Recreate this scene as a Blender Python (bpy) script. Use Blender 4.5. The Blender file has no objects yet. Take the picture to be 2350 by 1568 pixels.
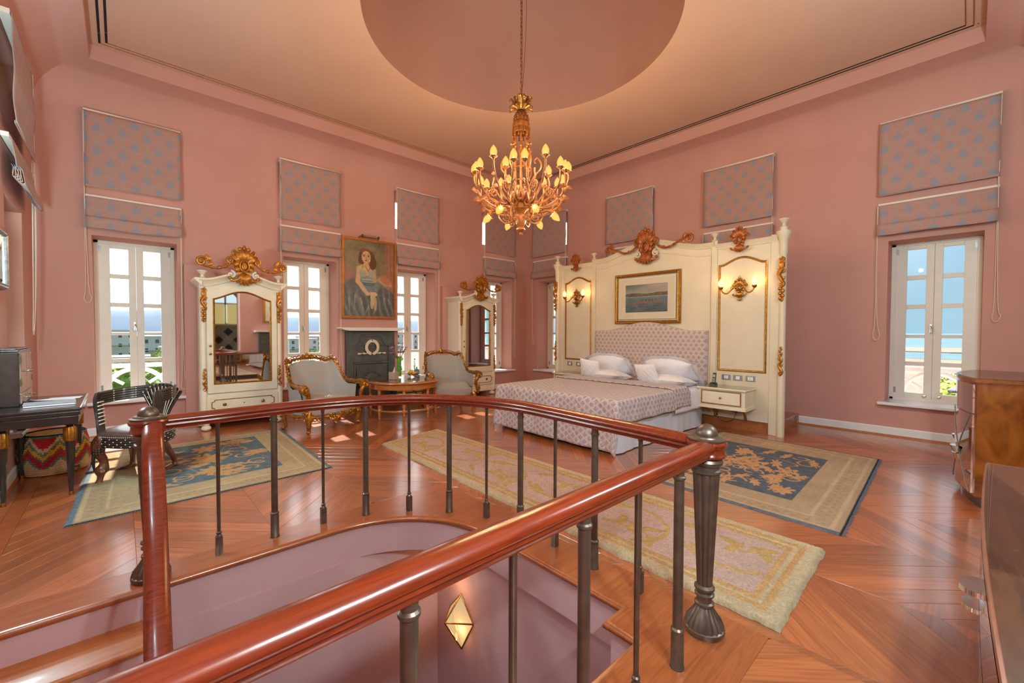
import bpy, math, random
import numpy as np
from math import sin, cos, pi, sqrt, atan2, radians
from mathutils import Vector, Matrix
rnd = random.Random(7)
sc = bpy.context.scene
COL = sc.collection

# ---------------------------------------------------------------- camera, sky, sun, exposure
def cam_setup():
    yaw, pitch, roll = 3.96589283, -0.0241300688, 0.00305134755
    f = Vector((cos(yaw)*cos(pitch), sin(yaw)*cos(pitch), sin(pitch)))
    r = f.cross(Vector((0, 0, 1))).normalized(); u = r.cross(f)
    c, s = cos(roll), sin(roll)
    r2 = c*r + s*u; u2 = -s*r + c*u
    cd = bpy.data.cameras.new('camera'); co = bpy.data.objects.new('camera', cd)
    COL.objects.link(co)
    m = Matrix((r2, u2, -f)).transposed().to_4x4(); m.translation = Vector((8.177, 8.280, 1.5))
    co.matrix_world = m
    cd.sensor_width = 36; cd.lens = 971.53/2350*36; cd.clip_start = .02; cd.clip_end = 20000
    sc.camera = co
cam_setup()
sc.view_settings.view_transform = 'Standard'; sc.view_settings.look = 'None'
sc.view_settings.gamma = 1; sc.view_settings.use_curve_mapping = False
sc.view_settings.exposure = 0.12
sc.cycles.use_denoising = True
sc.cycles.max_bounces = 10; sc.cycles.diffuse_bounces = 6; sc.cycles.glossy_bounces = 5
sc.cycles.transparent_max_bounces = 16
sc.cycles.sample_clamp_indirect = 6
sc.cycles.caustics_reflective = False; sc.cycles.caustics_refractive = False
SUN_DIR = Vector((0.05, 0.735, -0.675)).normalized()

def world_setup():
    w = bpy.data.worlds.new('sky'); sc.world = w; w.use_nodes = True
    nt = w.node_tree; nt.nodes.clear(); N = nt.nodes.new; L = nt.links.new
    out = N('ShaderNodeOutputWorld'); bg = N('ShaderNodeBackground')
    tc = N('ShaderNodeTexCoord'); sep = N('ShaderNodeSeparateXYZ'); L(tc.outputs['Generated'], sep.inputs[0])
    up = N('ShaderNodeValToRGB'); L(sep.outputs['Z'], up.inputs[0])     # away from the sun: horizon to zenith
    e = up.color_ramp.elements
    e[0].position = 0.0; e[0].color = (.36, .62, .76, 1); e[1].position = .75; e[1].color = (.36, .62, .95, 1)
    sn = N('ShaderNodeValToRGB'); L(sep.outputs['Z'], sn.inputs[0])     # sunward: brighter and whiter
    e = sn.color_ramp.elements
    e[0].position = 0.0; e[0].color = (3.9, 4.1, 4.1, 1); e[1].position = .95; e[1].color = (2.0, 2.4, 2.9, 1)
    dot = N('ShaderNodeVectorMath'); dot.operation = 'DOT_PRODUCT'; L(tc.outputs['Generated'], dot.inputs[0])
    dot.inputs[1].default_value = tuple(-SUN_DIR)
    mr = N('ShaderNodeMapRange'); mr.interpolation_type = 'SMOOTHSTEP'
    mr.inputs['From Min'].default_value = .12; mr.inputs['From Max'].default_value = .75
    L(dot.outputs['Value'], mr.inputs['Value'])
    mix = N('ShaderNodeMix'); mix.data_type = 'RGBA'
    L(mr.outputs[0], mix.inputs['Factor']); L(up.outputs[0], mix.inputs['A']); L(sn.outputs[0], mix.inputs['B'])
    L(mix.outputs['Result'], bg.inputs['Color']); bg.inputs['Strength'].default_value = SKY
    L(bg.outputs[0], out.inputs[0])
SKY = 1.0
world_setup()
def sun_setup():
    l = bpy.data.lights.new('sun', 'SUN'); o = bpy.data.objects.new('sun', l); COL.objects.link(o)
    l.energy = 10.0; l.color = (1, .93, .82); l.angle = radians(.6)
    o.rotation_euler = SUN_DIR.to_track_quat('-Z', 'Y').to_euler(); o.location = (4, -20, 20)
sun_setup()

# ---------------------------------------------------------------- helpers
class MB:
    """collects geometry; build() links it as one mesh object"""
    def __init__(s): s.v = []; s.f = []; s.c = []; s.uv = []; s.mi = []; s.cur = 0; s.xf = None
    def add(s, vs, fs, cols=None, uvs=None):
        b = len(s.v)
        if s.xf is not None:
            vs = [tuple(s.xf @ Vector(p)) for p in vs]
        s.v += [tuple(p) for p in vs]
        s.f += [tuple(i+b for i in f) for f in fs]; s.mi += [s.cur]*len(fs)
        if cols is not None:
            s.c += [(1, 1, 1, 1)]*(b-len(s.c)); s.c += list(cols)
        if uvs is not None:
            s.uv += [(0, 0)]*(b-len(s.uv)); s.uv += list(uvs)
    def box(s, x0, x1, y0, y1, z0, z1):
        v = [(x0,y0,z0),(x1,y0,z0),(x1,y1,z0),(x0,y1,z0),(x0,y0,z1),(x1,y0,z1),(x1,y1,z1),(x0,y1,z1)]
        s.add(v, [(0,3,2,1),(4,5,6,7),(0,1,5,4),(1,2,6,5),(2,3,7,6),(3,0,4,7)])
        return s
    def prism(s, poly, d0, d1, plane='xy'):
        n = len(poly)
        k = {'xy': lambda a,b,d: (a,b,d), 'xz': lambda a,b,d: (a,d,b), 'yz': lambda a,b,d: (d,a,b)}[plane]
        v = [k(a,b,d0) for a,b in poly] + [k(a,b,d1) for a,b in poly]
        s.add(v, [tuple(range(n-1,-1,-1)), tuple(range(n,2*n))] + [(i,(i+1)%n,n+(i+1)%n,n+i) for i in range(n)])
        return s
    def tube(s, pts, r, n=8, closed=False, flat=1.0, up=None, caps=True):
        P = [Vector(p) for p in pts]; m = len(P)
        R = r if hasattr(r, '__len__') else [r]*m
        T = []
        for i in range(m):
            a = P[(i-1) % m] if (closed or i > 0) else P[i]; b = P[(i+1) % m] if (closed or i < m-1) else P[i]
            t = b-a
            T.append(t.normalized() if t.length > 1e-9 else Vector((0, 0, 1)))
        u = Vector(up) if up else (Vector((0, 0, 1)) if abs(T[0].z) < .9 else Vector((1, 0, 0)))
        vs = []
        for i in range(m):
            u = u - T[i]*u.dot(T[i])
            if u.length < 1e-6: u = T[i].orthogonal()
            u.normalize(); w = T[i].cross(u)
            for k in range(n):
                a = 2*pi*k/n
                vs.append(P[i] + (u*cos(a)*flat + w*sin(a))*R[i])
        fs = []
        for i in range(m if closed else m-1):
            j = (i+1) % m
            for k in range(n):
                fs.append((i*n+k, i*n+(k+1) % n, j*n+(k+1) % n, j*n+k))
        if caps and not closed:
            fs.append(tuple(range(n-1, -1, -1))); fs.append(tuple(range((m-1)*n, m*n)))
        s.add(vs, fs); return s
    def lathe(s, prof, n=16, c=(0, 0, 0), ang=2*pi, flute=None, sx=1, sy=1, cap=True, ring=False):
        full = abs(ang-2*pi) < 1e-6; cols = n if full else n+1
        vs = []
        for i, (r, z) in enumerate(prof):
            for k in range(cols):
                a = ang*k/n
                q = r*(1+(flute(i, k) if flute else 0))
                vs.append((c[0]+q*cos(a)*sx, c[1]+q*sin(a)*sy, c[2]+z))
        fs = []
        for i in range(len(prof)-1):
            for k in range(n):
                k2 = (k+1) % cols
                fs.append((i*cols+k, i*cols+k2, (i+1)*cols+k2, (i+1)*cols+k))
        if ring:
            q = (len(prof)-1)*cols
            for k in range(n): fs.append((q+k, q+(k+1) % cols, (k+1) % cols, k))
        elif full and cap:
            if prof[0][0] > 1e-5: fs.append(tuple(range(cols-1, -1, -1)))
            if prof[-1][0] > 1e-5: fs.append(tuple((len(prof)-1)*cols+k for k in range(cols)))
        s.add(vs, fs); return s
    def ell(s, c, r, n=10, m=6, rot=None):
        if not hasattr(r, '__len__'): r = (r, r, r)
        vs = []; M = rot
        def pt(a, b):
            p = Vector((r[0]*sin(b)*cos(a), r[1]*sin(b)*sin(a), r[2]*cos(b)))
            if M is not None: p = M @ p
            return (p.x+c[0], p.y+c[1], p.z+c[2])
        vs.append(pt(0, 0))
        for j in range(1, m):
            for k in range(n): vs.append(pt(2*pi*k/n, pi*j/m))
        vs.append(pt(0, pi)); fs = []
        for k in range(n): fs.append((0, 1+k, 1+(k+1) % n))
        for j in range(m-2):
            for k in range(n):
                a = 1+j*n; fs.append((a+k, a+n+k, a+n+(k+1) % n, a+(k+1) % n))
        a = 1+(m-2)*n
        for k in range(n): fs.append((a+k, len(vs)-1, a+(k+1) % n))
        s.add(vs, fs); return s
    def sweep(s, path, prof, closed=False, up=(0, 0, 1), caps=True):
        """profile (side, up) swept along a path with mitred corners; side = tangent x up"""
        P = [Vector(p) for p in path]; m = len(P); U = Vector(up); n = len(prof); vs = []
        for i in range(m):
            d1 = (P[i]-P[i-1]) if (i > 0 or closed) else None
            d2 = (P[(i+1) % m]-P[i]) if (i < m-1 or closed) else None
            if d1 is None: d1 = d2
            if d2 is None: d2 = d1
            d1 = d1.normalized(); d2 = d2.normalized()
            s1 = d1.cross(U); s2 = d2.cross(U)
            s1.normalize(); s2.normalize()
            b = (s1+s2); b.normalize(); k = 1/max(.3, b.dot(s1))
            for a, h in prof: vs.append(P[i]+b*(a*k)+U*h)
        fs = []
        for i in range(m if closed else m-1):
            j = (i+1) % m
            for k in range(n): fs.append((i*n+k, i*n+(k+1) % n, j*n+(k+1) % n, j*n+k))
        if not closed and caps:
            fs.append(tuple(range(n-1, -1, -1))); fs.append(tuple(range((m-1)*n, m*n)))
        s.add(vs, fs); return s
    def grid(s, fn, nu, nv, col=None, uv=None, closeu=False):
        vs = []; cs = []; us = []
        for j in range(nv+1):
            for i in range(nu+(0 if closeu else 1)):
                a, b = i/nu, j/nv
                vs.append(fn(a, b))
                if col: cs.append(col(a, b))
                if uv: us.append(uv(a, b))
        w = nu+(0 if closeu else 1)
        fs = [(j*w+i, j*w+(i+1) % w, (j+1)*w+(i+1) % w, (j+1)*w+i) for j in range(nv) for i in range(nu)]
        s.add(vs, fs, cs if col else None, us if uv else None); return s
    def mesh(s, name, mat, smooth=True, off=None, angle=35):
        me = bpy.data.meshes.new(name)
        v = s.v if off is None else [(a-off[0], b-off[1], c-off[2]) for a, b, c in s.v]
        me.from_pydata(v, [], s.f)
        mats = mat if isinstance(mat, (list, tuple)) else [mat]
        for m in mats: me.materials.append(m)
        if len(mats) > 1: me.polygons.foreach_set('material_index', s.mi)
        if s.c:
            s.c += [(1, 1, 1, 1)]*(len(s.v)-len(s.c))
            at = me.color_attributes.new('paint', 'FLOAT_COLOR', 'POINT')
            at.data.foreach_set('color', [q for c in s.c for q in c])
        if s.uv:
            s.uv += [(0, 0)]*(len(s.v)-len(s.uv))
            ul = me.uv_layers.new(name='UVMap')
            idx = np.empty(len(me.loops), dtype=np.int64); me.loops.foreach_get('vertex_index', idx)
            ul.data.foreach_set('uv', np.array(s.uv, dtype=np.float32)[idx].ravel())
        if smooth:
            me.polygons.foreach_set('use_smooth', [True]*len(me.polygons))
            me.set_sharp_from_angle(angle=radians(angle))
        me.update()
        return me
    def build(s, name, mat, parent=None, world=False, smooth=True, bevel=0, label=None, kind=None, angle=35):
        off = tuple(parent.location) if (world and parent) else None
        o = bpy.data.objects.new(name, s.mesh(name, mat, smooth, off, angle)); COL.objects.link(o)
        if parent: o.parent = parent
        if bevel:
            b = o.modifiers.new('bevel', 'BEVEL'); b.width = bevel; b.segments = 2; b.limit_method = 'ANGLE'; b.angle_limit = radians(40)
        if label: o['label'] = label
        if kind: o['kind'] = kind
        return o

def thing(name, label, cat, loc=(0, 0, 0), rz=0, group=None):
    o = bpy.data.objects.new(name, None); COL.objects.link(o)
    o.empty_display_size = .1
    o.location = loc; o.rotation_euler = (0, 0, rz); o['label'] = label; o['category'] = cat
    if group: o['group'] = group
    return o
def tag(o, label, cat, group=None, kind=None):
    o['label'] = label; o['category'] = cat
    if group: o['group'] = group
    if kind: o['kind'] = kind
    return o
def root_struct(name, loc=(0, 0, 0), rz=0):
    o = bpy.data.objects.new(name, None); COL.objects.link(o); o.location = loc; o.rotation_euler = (0, 0, rz); o['kind'] = 'structure'
    return o
def struct(name, mb, mat, **k):
    o = mb.build(name, mat, **k); o['kind'] = 'structure'; return o
KIDS = {}
def kids(o):
    return [c for c in bpy.data.objects if c.parent == o]
def dup(o, loc=None, rz=None, label=None, parent=None, scale=None):
    r = o.copy(); COL.objects.link(r)
    if parent is not None: r.parent = parent
    if loc is not None: r.location = loc
    if rz is not None: r.rotation_euler = (0, 0, rz)
    if scale is not None: r.scale = scale
    if label: r['label'] = label
    for c in kids(o): dup(c, parent=r)
    return r
def setbase(mb, z=0):
    return mb
def spl(P, k=8, closed=False):
    """Catmull-Rom samples through P"""
    P = [Vector(p) for p in P]; n = len(P); out = []
    rng = n if closed else n-1
    for i in range(rng):
        if closed: p0, p1, p2, p3 = P[(i-1) % n], P[i], P[(i+1) % n], P[(i+2) % n]
        else: p0, p1, p2, p3 = P[max(i-1, 0)], P[i], P[i+1], P[min(i+2, n-1)]
        for q in range(k):
            t = q/k
            out.append(.5*((2*p1)+(p2-p0)*t+(2*p0-5*p1+4*p2-p3)*t*t+(3*p1-p0-3*p2+p3)*t**3))
    if not closed: out.append(P[-1])
    return out
def scroll(c, r, turns=1.4, a0=0, sgn=1, n=22, plane='xz', out=0.0, r1=.12):
    """spiral path, from the outside in"""
    pts = []
    for i in range(n+1):
        t = i/n; a = a0+sgn*turns*2*pi*t; q = r*(1-t*(1-r1))
        x, z = c[0]+q*cos(a), c[2]+q*sin(a)
        pts.append((x, c[1]+out*t, z) if plane == 'xz' else (c[0]+out*t, c[1]+q*cos(a), z))
    return pts
def arc(cx, cy, r, a0, a1, n):
    return [(cx+r*cos(a0+(a1-a0)*i/n), cy+r*sin(a0+(a1-a0)*i/n)) for i in range(n+1)]
def lp(a, b, t): return a+(b-a)*t

# value noise for painted meshes
def vnoise(x, y, seed=0):
    x = np.asarray(x, float); y = np.asarray(y, float)
    xi = np.floor(x).astype(np.int64); yi = np.floor(y).astype(np.int64); fx = x-xi; fy = y-yi
    fx = fx*fx*(3-2*fx); fy = fy*fy*(3-2*fy)
    def h(a, b):
        n = (a*374761393+b*668265263+seed*1442695041) & 0xffffffff
        n = ((n ^ (n >> 13))*1274126177) & 0xffffffff
        return ((n ^ (n >> 16)) & 0xffff)/65535.0
    return (h(xi, yi)*(1-fx)+h(xi+1, yi)*fx)*(1-fy)+(h(xi, yi+1)*(1-fx)+h(xi+1, yi+1)*fx)*fy
def fnoise(x, y, seed=0, o=4):
    t = 0; a = .5
    for i in range(o): t = t+a*vnoise(np.asarray(x)*2**i, np.asarray(y)*2**i, seed+i); a *= .5
    return t/(1-.5**o)
def s2l(c):
    c = np.asarray(c, float)/255
    return np.where(c <= .04045, c/12.92, ((c+.055)/1.055)**2.4)
def C(*rgb):
    q = s2l(rgb); return (float(q[0]), float(q[1]), float(q[2]), 1)

def painted(name, W, H, nx, ny, fn, mat, parent, plane='xz', d=0.0, x0=0, z0=0, thick=0, label=None, relief=None):
    """flat picture or carpet face: a fine grid whose point colours come from fn(u, v in metres) -> (n,3) sRGB 0-255"""
    u = np.linspace(0, W, nx+1); v = np.linspace(0, H, ny+1); U, V = np.meshgrid(u, v)
    rgb = s2l(np.clip(fn(U.ravel(), V.ravel()), 0, 255))
    rel = relief(U.ravel(), V.ravel()) if relief is not None else np.zeros(U.size)
    if plane == 'xz': P = np.c_[U.ravel()+x0, np.full(U.size, d)+rel, V.ravel()+z0]
    else: P = np.c_[U.ravel()+x0, V.ravel()+z0, np.full(U.size, d)+rel]
    me = bpy.data.meshes.new(name)
    i = np.arange(nx)[None, :]+np.arange(ny)[:, None]*(nx+1); i = i.ravel()
    F = np.c_[i, i+1, i+nx+2, i+nx+1]
    me.from_pydata(P.tolist(), [], F.tolist())
    at = me.color_attributes.new('paint', 'FLOAT_COLOR', 'POINT')
    at.data.foreach_set('color', np.c_[rgb, np.ones(len(rgb))].astype(np.float32).ravel())
    me.materials.append(mat); me.update()
    if relief is not None: me.polygons.foreach_set('use_smooth', [True]*len(me.polygons))
    o = bpy.data.objects.new(name, me); COL.objects.link(o)
    if parent: o.parent = parent
    if label: o['label'] = label
    return o

# ---------------------------------------------------------------- materials
def mat(name, col, rough=.5, metal=0, spec=.5, noise=None, bump=None, coat=0, emit=None, attr=False, sheen=0, trans=0, nvar=None):
    """noise=(scale, amount) colour mottling; bump=(scale, strength)"""
    m = bpy.data.materials.new(name); m.use_nodes = True
    nt = m.node_tree; b = nt.nodes['Principled BSDF']; N = nt.nodes.new; L = nt.links.new
    if len(col) == 3: col = (*col, 1)
    b.inputs['Base Color'].default_value = col; b.inputs['Roughness'].default_value = rough
    b.inputs['Metallic'].default_value = metal; b.inputs['Specular IOR Level'].default_value = spec
    b.inputs['Coat Weight'].default_value = coat; b.inputs['Coat Roughness'].default_value = .08
    b.inputs['Sheen Weight'].default_value = sheen
    if trans: b.inputs['Transmission Weight'].default_value = trans
    src = None
    if attr:
        a = N('ShaderNodeAttribute'); a.attribute_name = 'paint'; src = a.outputs['Color']
    if noise:
        tc = N('ShaderNodeTexCoord'); n = N('ShaderNodeTexNoise'); n.inputs['Scale'].default_value = noise[0]; n.inputs['Detail'].default_value = 6
        L(tc.outputs['Object'], n.inputs['Vector'])
        hs = N('ShaderNodeMix'); hs.data_type = 'RGBA'; hs.blend_type = 'MULTIPLY'
        mr = N('ShaderNodeMapRange'); mr.inputs['From Min'].default_value = .3; mr.inputs['From Max'].default_value = .7
        mr.inputs['To Min'].default_value = 1-noise[1]; mr.inputs['To Max'].default_value = 1+noise[1]*.4
        L(n.outputs['Fac'], mr.inputs['Value'])
        hs.inputs['Factor'].default_value = 1
        if src: L(src, hs.inputs['A'])
        else: hs.inputs['A'].default_value = col
        L(mr.outputs[0], hs.inputs['B']); src = hs.outputs['Result']
    if src: L(src, b.inputs['Base Color'])
    if bump:
        tc = N('ShaderNodeTexCoord'); n = N('ShaderNodeTexNoise'); n.inputs['Scale'].default_value = bump[0]; n.inputs['Detail'].default_value = 4
        L(tc.outputs['Object'], n.inputs['Vector'])
        bp = N('ShaderNodeBump'); bp.inputs['Strength'].default_value = bump[1]; bp.inputs['Distance'].default_value = .01
        L(n.outputs['Fac'], bp.inputs['Height']); L(bp.outputs[0], b.inputs['Normal'])
    if emit:
        b.inputs['Emission Color'].default_value = (*emit[0], 1); b.inputs['Emission Strength'].default_value = emit[1]
    return m
def wood_mat(name, c1, c2, rough=.3, scale=(1.2, 22, 22), coat=.3, perobj=0, bump=.05, dist=2.0, crough=.12, cior=1.5):
    m = bpy.data.materials.new(name); m.use_nodes = True
    nt = m.node_tree; b = nt.nodes['Principled BSDF']; N = nt.nodes.new; L = nt.links.new
    tc = N('ShaderNodeTexCoord'); mp = N('ShaderNodeMapping'); mp.inputs['Scale'].default_value = scale
    oi = N('ShaderNodeObjectInfo'); ad = N('ShaderNodeVectorMath'); ad.operation = 'ADD'
    ml = N('ShaderNodeMath'); ml.operation = 'MULTIPLY'; ml.inputs[1].default_value = 37.0; L(oi.outputs['Random'], ml.inputs[0])
    L(tc.outputs['Object'], mp.inputs[0]); L(mp.outputs[0], ad.inputs[0]); L(ml.outputs[0], ad.inputs[1])
    n = N('ShaderNodeTexNoise'); n.inputs['Scale'].default_value = 1; n.inputs['Detail'].default_value = 5; n.inputs['Distortion'].default_value = dist
    L(ad.outputs[0], n.inputs['Vector'])
    cr = N('ShaderNodeValToRGB'); cr.color_ramp.elements[0].position = .3; cr.color_ramp.elements[1].position = .72
    cr.color_ramp.elements[0].color = (*c1, 1); cr.color_ramp.elements[1].color = (*c2, 1)
    L(n.outputs['Fac'], cr.inputs[0]); src = cr.outputs[0]
    if perobj:
        mr = N('ShaderNodeMapRange'); mr.inputs['To Min'].default_value = 1-perobj; mr.inputs['To Max'].default_value = 1+perobj
        L(oi.outputs['Random'], mr.inputs['Value'])
        mx = N('ShaderNodeMix'); mx.data_type = 'RGBA'; mx.blend_type = 'MULTIPLY'; mx.inputs['Factor'].default_value = 1
        L(src, mx.inputs['A']); L(mr.outputs[0], mx.inputs['B']); src = mx.outputs['Result']
    L(src, b.inputs['Base Color'])
    b.inputs['Roughness'].default_value = rough; b.inputs['Coat Weight'].default_value = coat; b.inputs['Coat Roughness'].default_value = crough; b.inputs['Coat IOR'].default_value = cior
    bp = N('ShaderNodeBump'); bp.inputs['Strength'].default_value = bump; bp.inputs['Distance'].default_value = .004
    L(n.outputs['Fac'], bp.inputs['Height']); L(bp.outputs[0], b.inputs['Normal'])
    return m
def glass_mat(name, fac=.07, tint=(1, 1, 1), rough=0.0):
    m = bpy.data.materials.new(name); m.use_nodes = True
    nt = m.node_tree; nt.nodes.clear(); N = nt.nodes.new; L = nt.links.new
    o = N('ShaderNodeOutputMaterial'); t = N('ShaderNodeBsdfTransparent'); g = N('ShaderNodeBsdfGlossy'); x = N('ShaderNodeMixShader')
    t.inputs[0].default_value = (*tint, 1); g.inputs['Roughness'].default_value = rough
    lw = N('ShaderNodeLayerWeight'); pw = N('ShaderNodeMath'); pw.operation = 'POWER'; pw.inputs[1].default_value = 4.0; L(lw.outputs['Facing'], pw.inputs[0])
    mr = N('ShaderNodeMapRange'); mr.inputs['To Min'].default_value = .045; mr.inputs['To Max'].default_value = .85; L(pw.outputs[0], mr.inputs['Value'])
    L(mr.outputs[0], x.inputs[0]); L(t.outputs[0], x.inputs[1]); L(g.outputs[0], x.inputs[2]); L(x.outputs[0], o.inputs[0])
    return m

M_wall = mat('pink_plaster', (.58, .30, .252), .75, spec=.3, noise=(1.3, .05), bump=(60, .04))
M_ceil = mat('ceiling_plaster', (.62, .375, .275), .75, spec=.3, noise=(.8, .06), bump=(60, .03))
M_dome_shade = mat('dome_plaster_shaded', (.37, .19, .15), .7, spec=.3, noise=(.9, .08), bump=(60, .03))  # shade of the dome put into its colour, darker than the ceiling plaster
M_lower = mat('mauve_plaster', (.58, .35, .345), .7, spec=.3, noise=(1.3, .04), bump=(60, .03))
M_white = mat('white_paint', (.80, .79, .78), .4, noise=(8, .03))
M_win = mat('window_paint', (.78, .71, .63), .4, noise=(6, .04))
M_cream = mat('cream_paint', (.80, .70, .55), .45, noise=(5, .07), bump=(30, .04))
M_panel = mat('ivory_panel_paint', (.67, .565, .425), .45, noise=(4, .05))
M_gold = mat('gilt', (.46, .20, .028), .36, .75, noise=(30, .45), bump=(40, .25))
M_giltwood = mat('dark_gilt_wood', (.42, .135, .02), .42, .35, noise=(25, .45), bump=(40, .2))
M_brass = mat('aged_brass', (.40, .19, .045), .34, .9, noise=(30, .4), bump=(50, .15))
M_orm = mat('chandelier_brass', (.22, .062, .008), .48, .12, noise=(30, .5), bump=(50, .2))
M_bronze = mat('dark_bronze', (.17, .125, .095), .38, .75, noise=(14, .3))
M_mahog = wood_mat('mahogany_rail', (.12, .012, .0028), (.23, .028, .005), .25, (3, 40, 40), .35)
M_floor = wood_mat('plank_wood', (.29, .066, .013), (.50, .142, .034), .40, (1.6, 30, 30), .85, perobj=.26, crough=.17, cior=2.3)
M_border = wood_mat('border_wood', (.28, .062, .015), (.43, .112, .028), .3, (2, 26, 26), .7, crough=.2, cior=1.8)
M_trimw = wood_mat('trim_wood', (.36, .10, .025), (.52, .17, .045), .35, (2, 20, 20), .2)
M_table = wood_mat('satin_walnut', (.34, .105, .022), (.55, .20, .05), .25, (6, 30, 30), .4)
M_burr = wood_mat('burr_walnut', (.15, .034, .004), (.37, .115, .016), .22, (5, 5, 2.6), .5, dist=1.5)
M_black = mat('black_lacquer', (.018, .013, .012), .22, coat=.5, noise=(10, .3))
M_ebony = mat('worn_ebony', (.045, .032, .028), .3, coat=.25, noise=(14, .4), bump=(60, .1))
M_bonewood = wood_mat('reddish_leg_wood', (.10, .035, .018), (.26, .085, .035), .35, (10, 10, 10), .3)
M_ivory = mat('ivory_inlay', (.72, .66, .52), .4)
M_leather = mat('brown_leather', (.10, .055, .045), .32, coat=.2, noise=(16, .35), bump=(22, .3))
M_mirror = mat('mirror_glass', (.86, .88, .87), .02, 1)
M_glass = glass_mat('pane_glass')
M_clear = glass_mat('clear_glass', tint=(.94, .97, .95))
M_slot = mat('vent_black', (.004, .004, .004), .8)
M_steel = mat('brushed_steel', (.6, .6, .6), .28, 1)
M_chrome = mat('chrome', (.78, .79, .8), .1, 1)
M_cord = mat('white_cord', (.75, .68, .6), .6)
M_linen = mat('white_linen', (.78, .75, .80), .8, sheen=.2, bump=(35, .12))
M_linen2 = mat('bed_skirt_linen', (.70, .74, .80), .8, bump=(30, .1))
M_slate = mat('grey_slate', (.085, .088, .085), .5, noise=(9, .35), bump=(25, .25))
M_stone = mat('white_marble', (.76, .73, .68), .35, noise=(4, .06))
M_bone = mat('cream_plaster_ornament', (.72, .60, .45), .6, bump=(30, .2))
M_paint = mat('canvas_paint', (1, 1, 1), .45, attr=True, spec=.35, bump=(160, .1))
M_rug = mat('woven_wool', (1, 1, 1), .95, attr=True, spec=.1, noise=(35, .12), bump=(420, .5))
M_shag = mat('shag_wool', (1, 1, 1), 1.0, attr=True, spec=.05, noise=(70, .25), bump=(260, .9))
M_straw = mat('coiled_straw', (1, 1, 1), .8, attr=True, bump=(120, .3))
M_grey = mat('switch_grey', (.30, .31, .31), .35, .5)
M_plastic = mat('black_plastic', (.012, .012, .013), .35)
M_foliage = mat('foliage', (.22, .31, .05), .8, noise=(1.2, .55))
M_hedge = mat('hedge_leaves', (.33, .38, .06), .8, noise=(2.5, .5))
M_bark = mat('bark', (.14, .09, .055), .9)
M_city = mat('pale_render', (.52, .50, .47), .8)  # even pale wall colour of the town houses
M_cityg = mat('blue_grey_render', (.26, .30, .36), .8)
M_dark = mat('dark_window', (.05, .06, .08), .2)
M_ext = mat('white_render', (.85, .83, .80), .7)
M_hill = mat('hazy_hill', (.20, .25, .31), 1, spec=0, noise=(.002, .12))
M_sea = mat('sea_water', (.12, .20, .23), .6, spec=.1, noise=(.02, .15))
M_sand = mat('sand', (.27, .20, .135), .9, noise=(.05, .2))
M_grass = mat('garden_green', (.10, .15, .03), .9, noise=(.25, .5))

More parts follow.
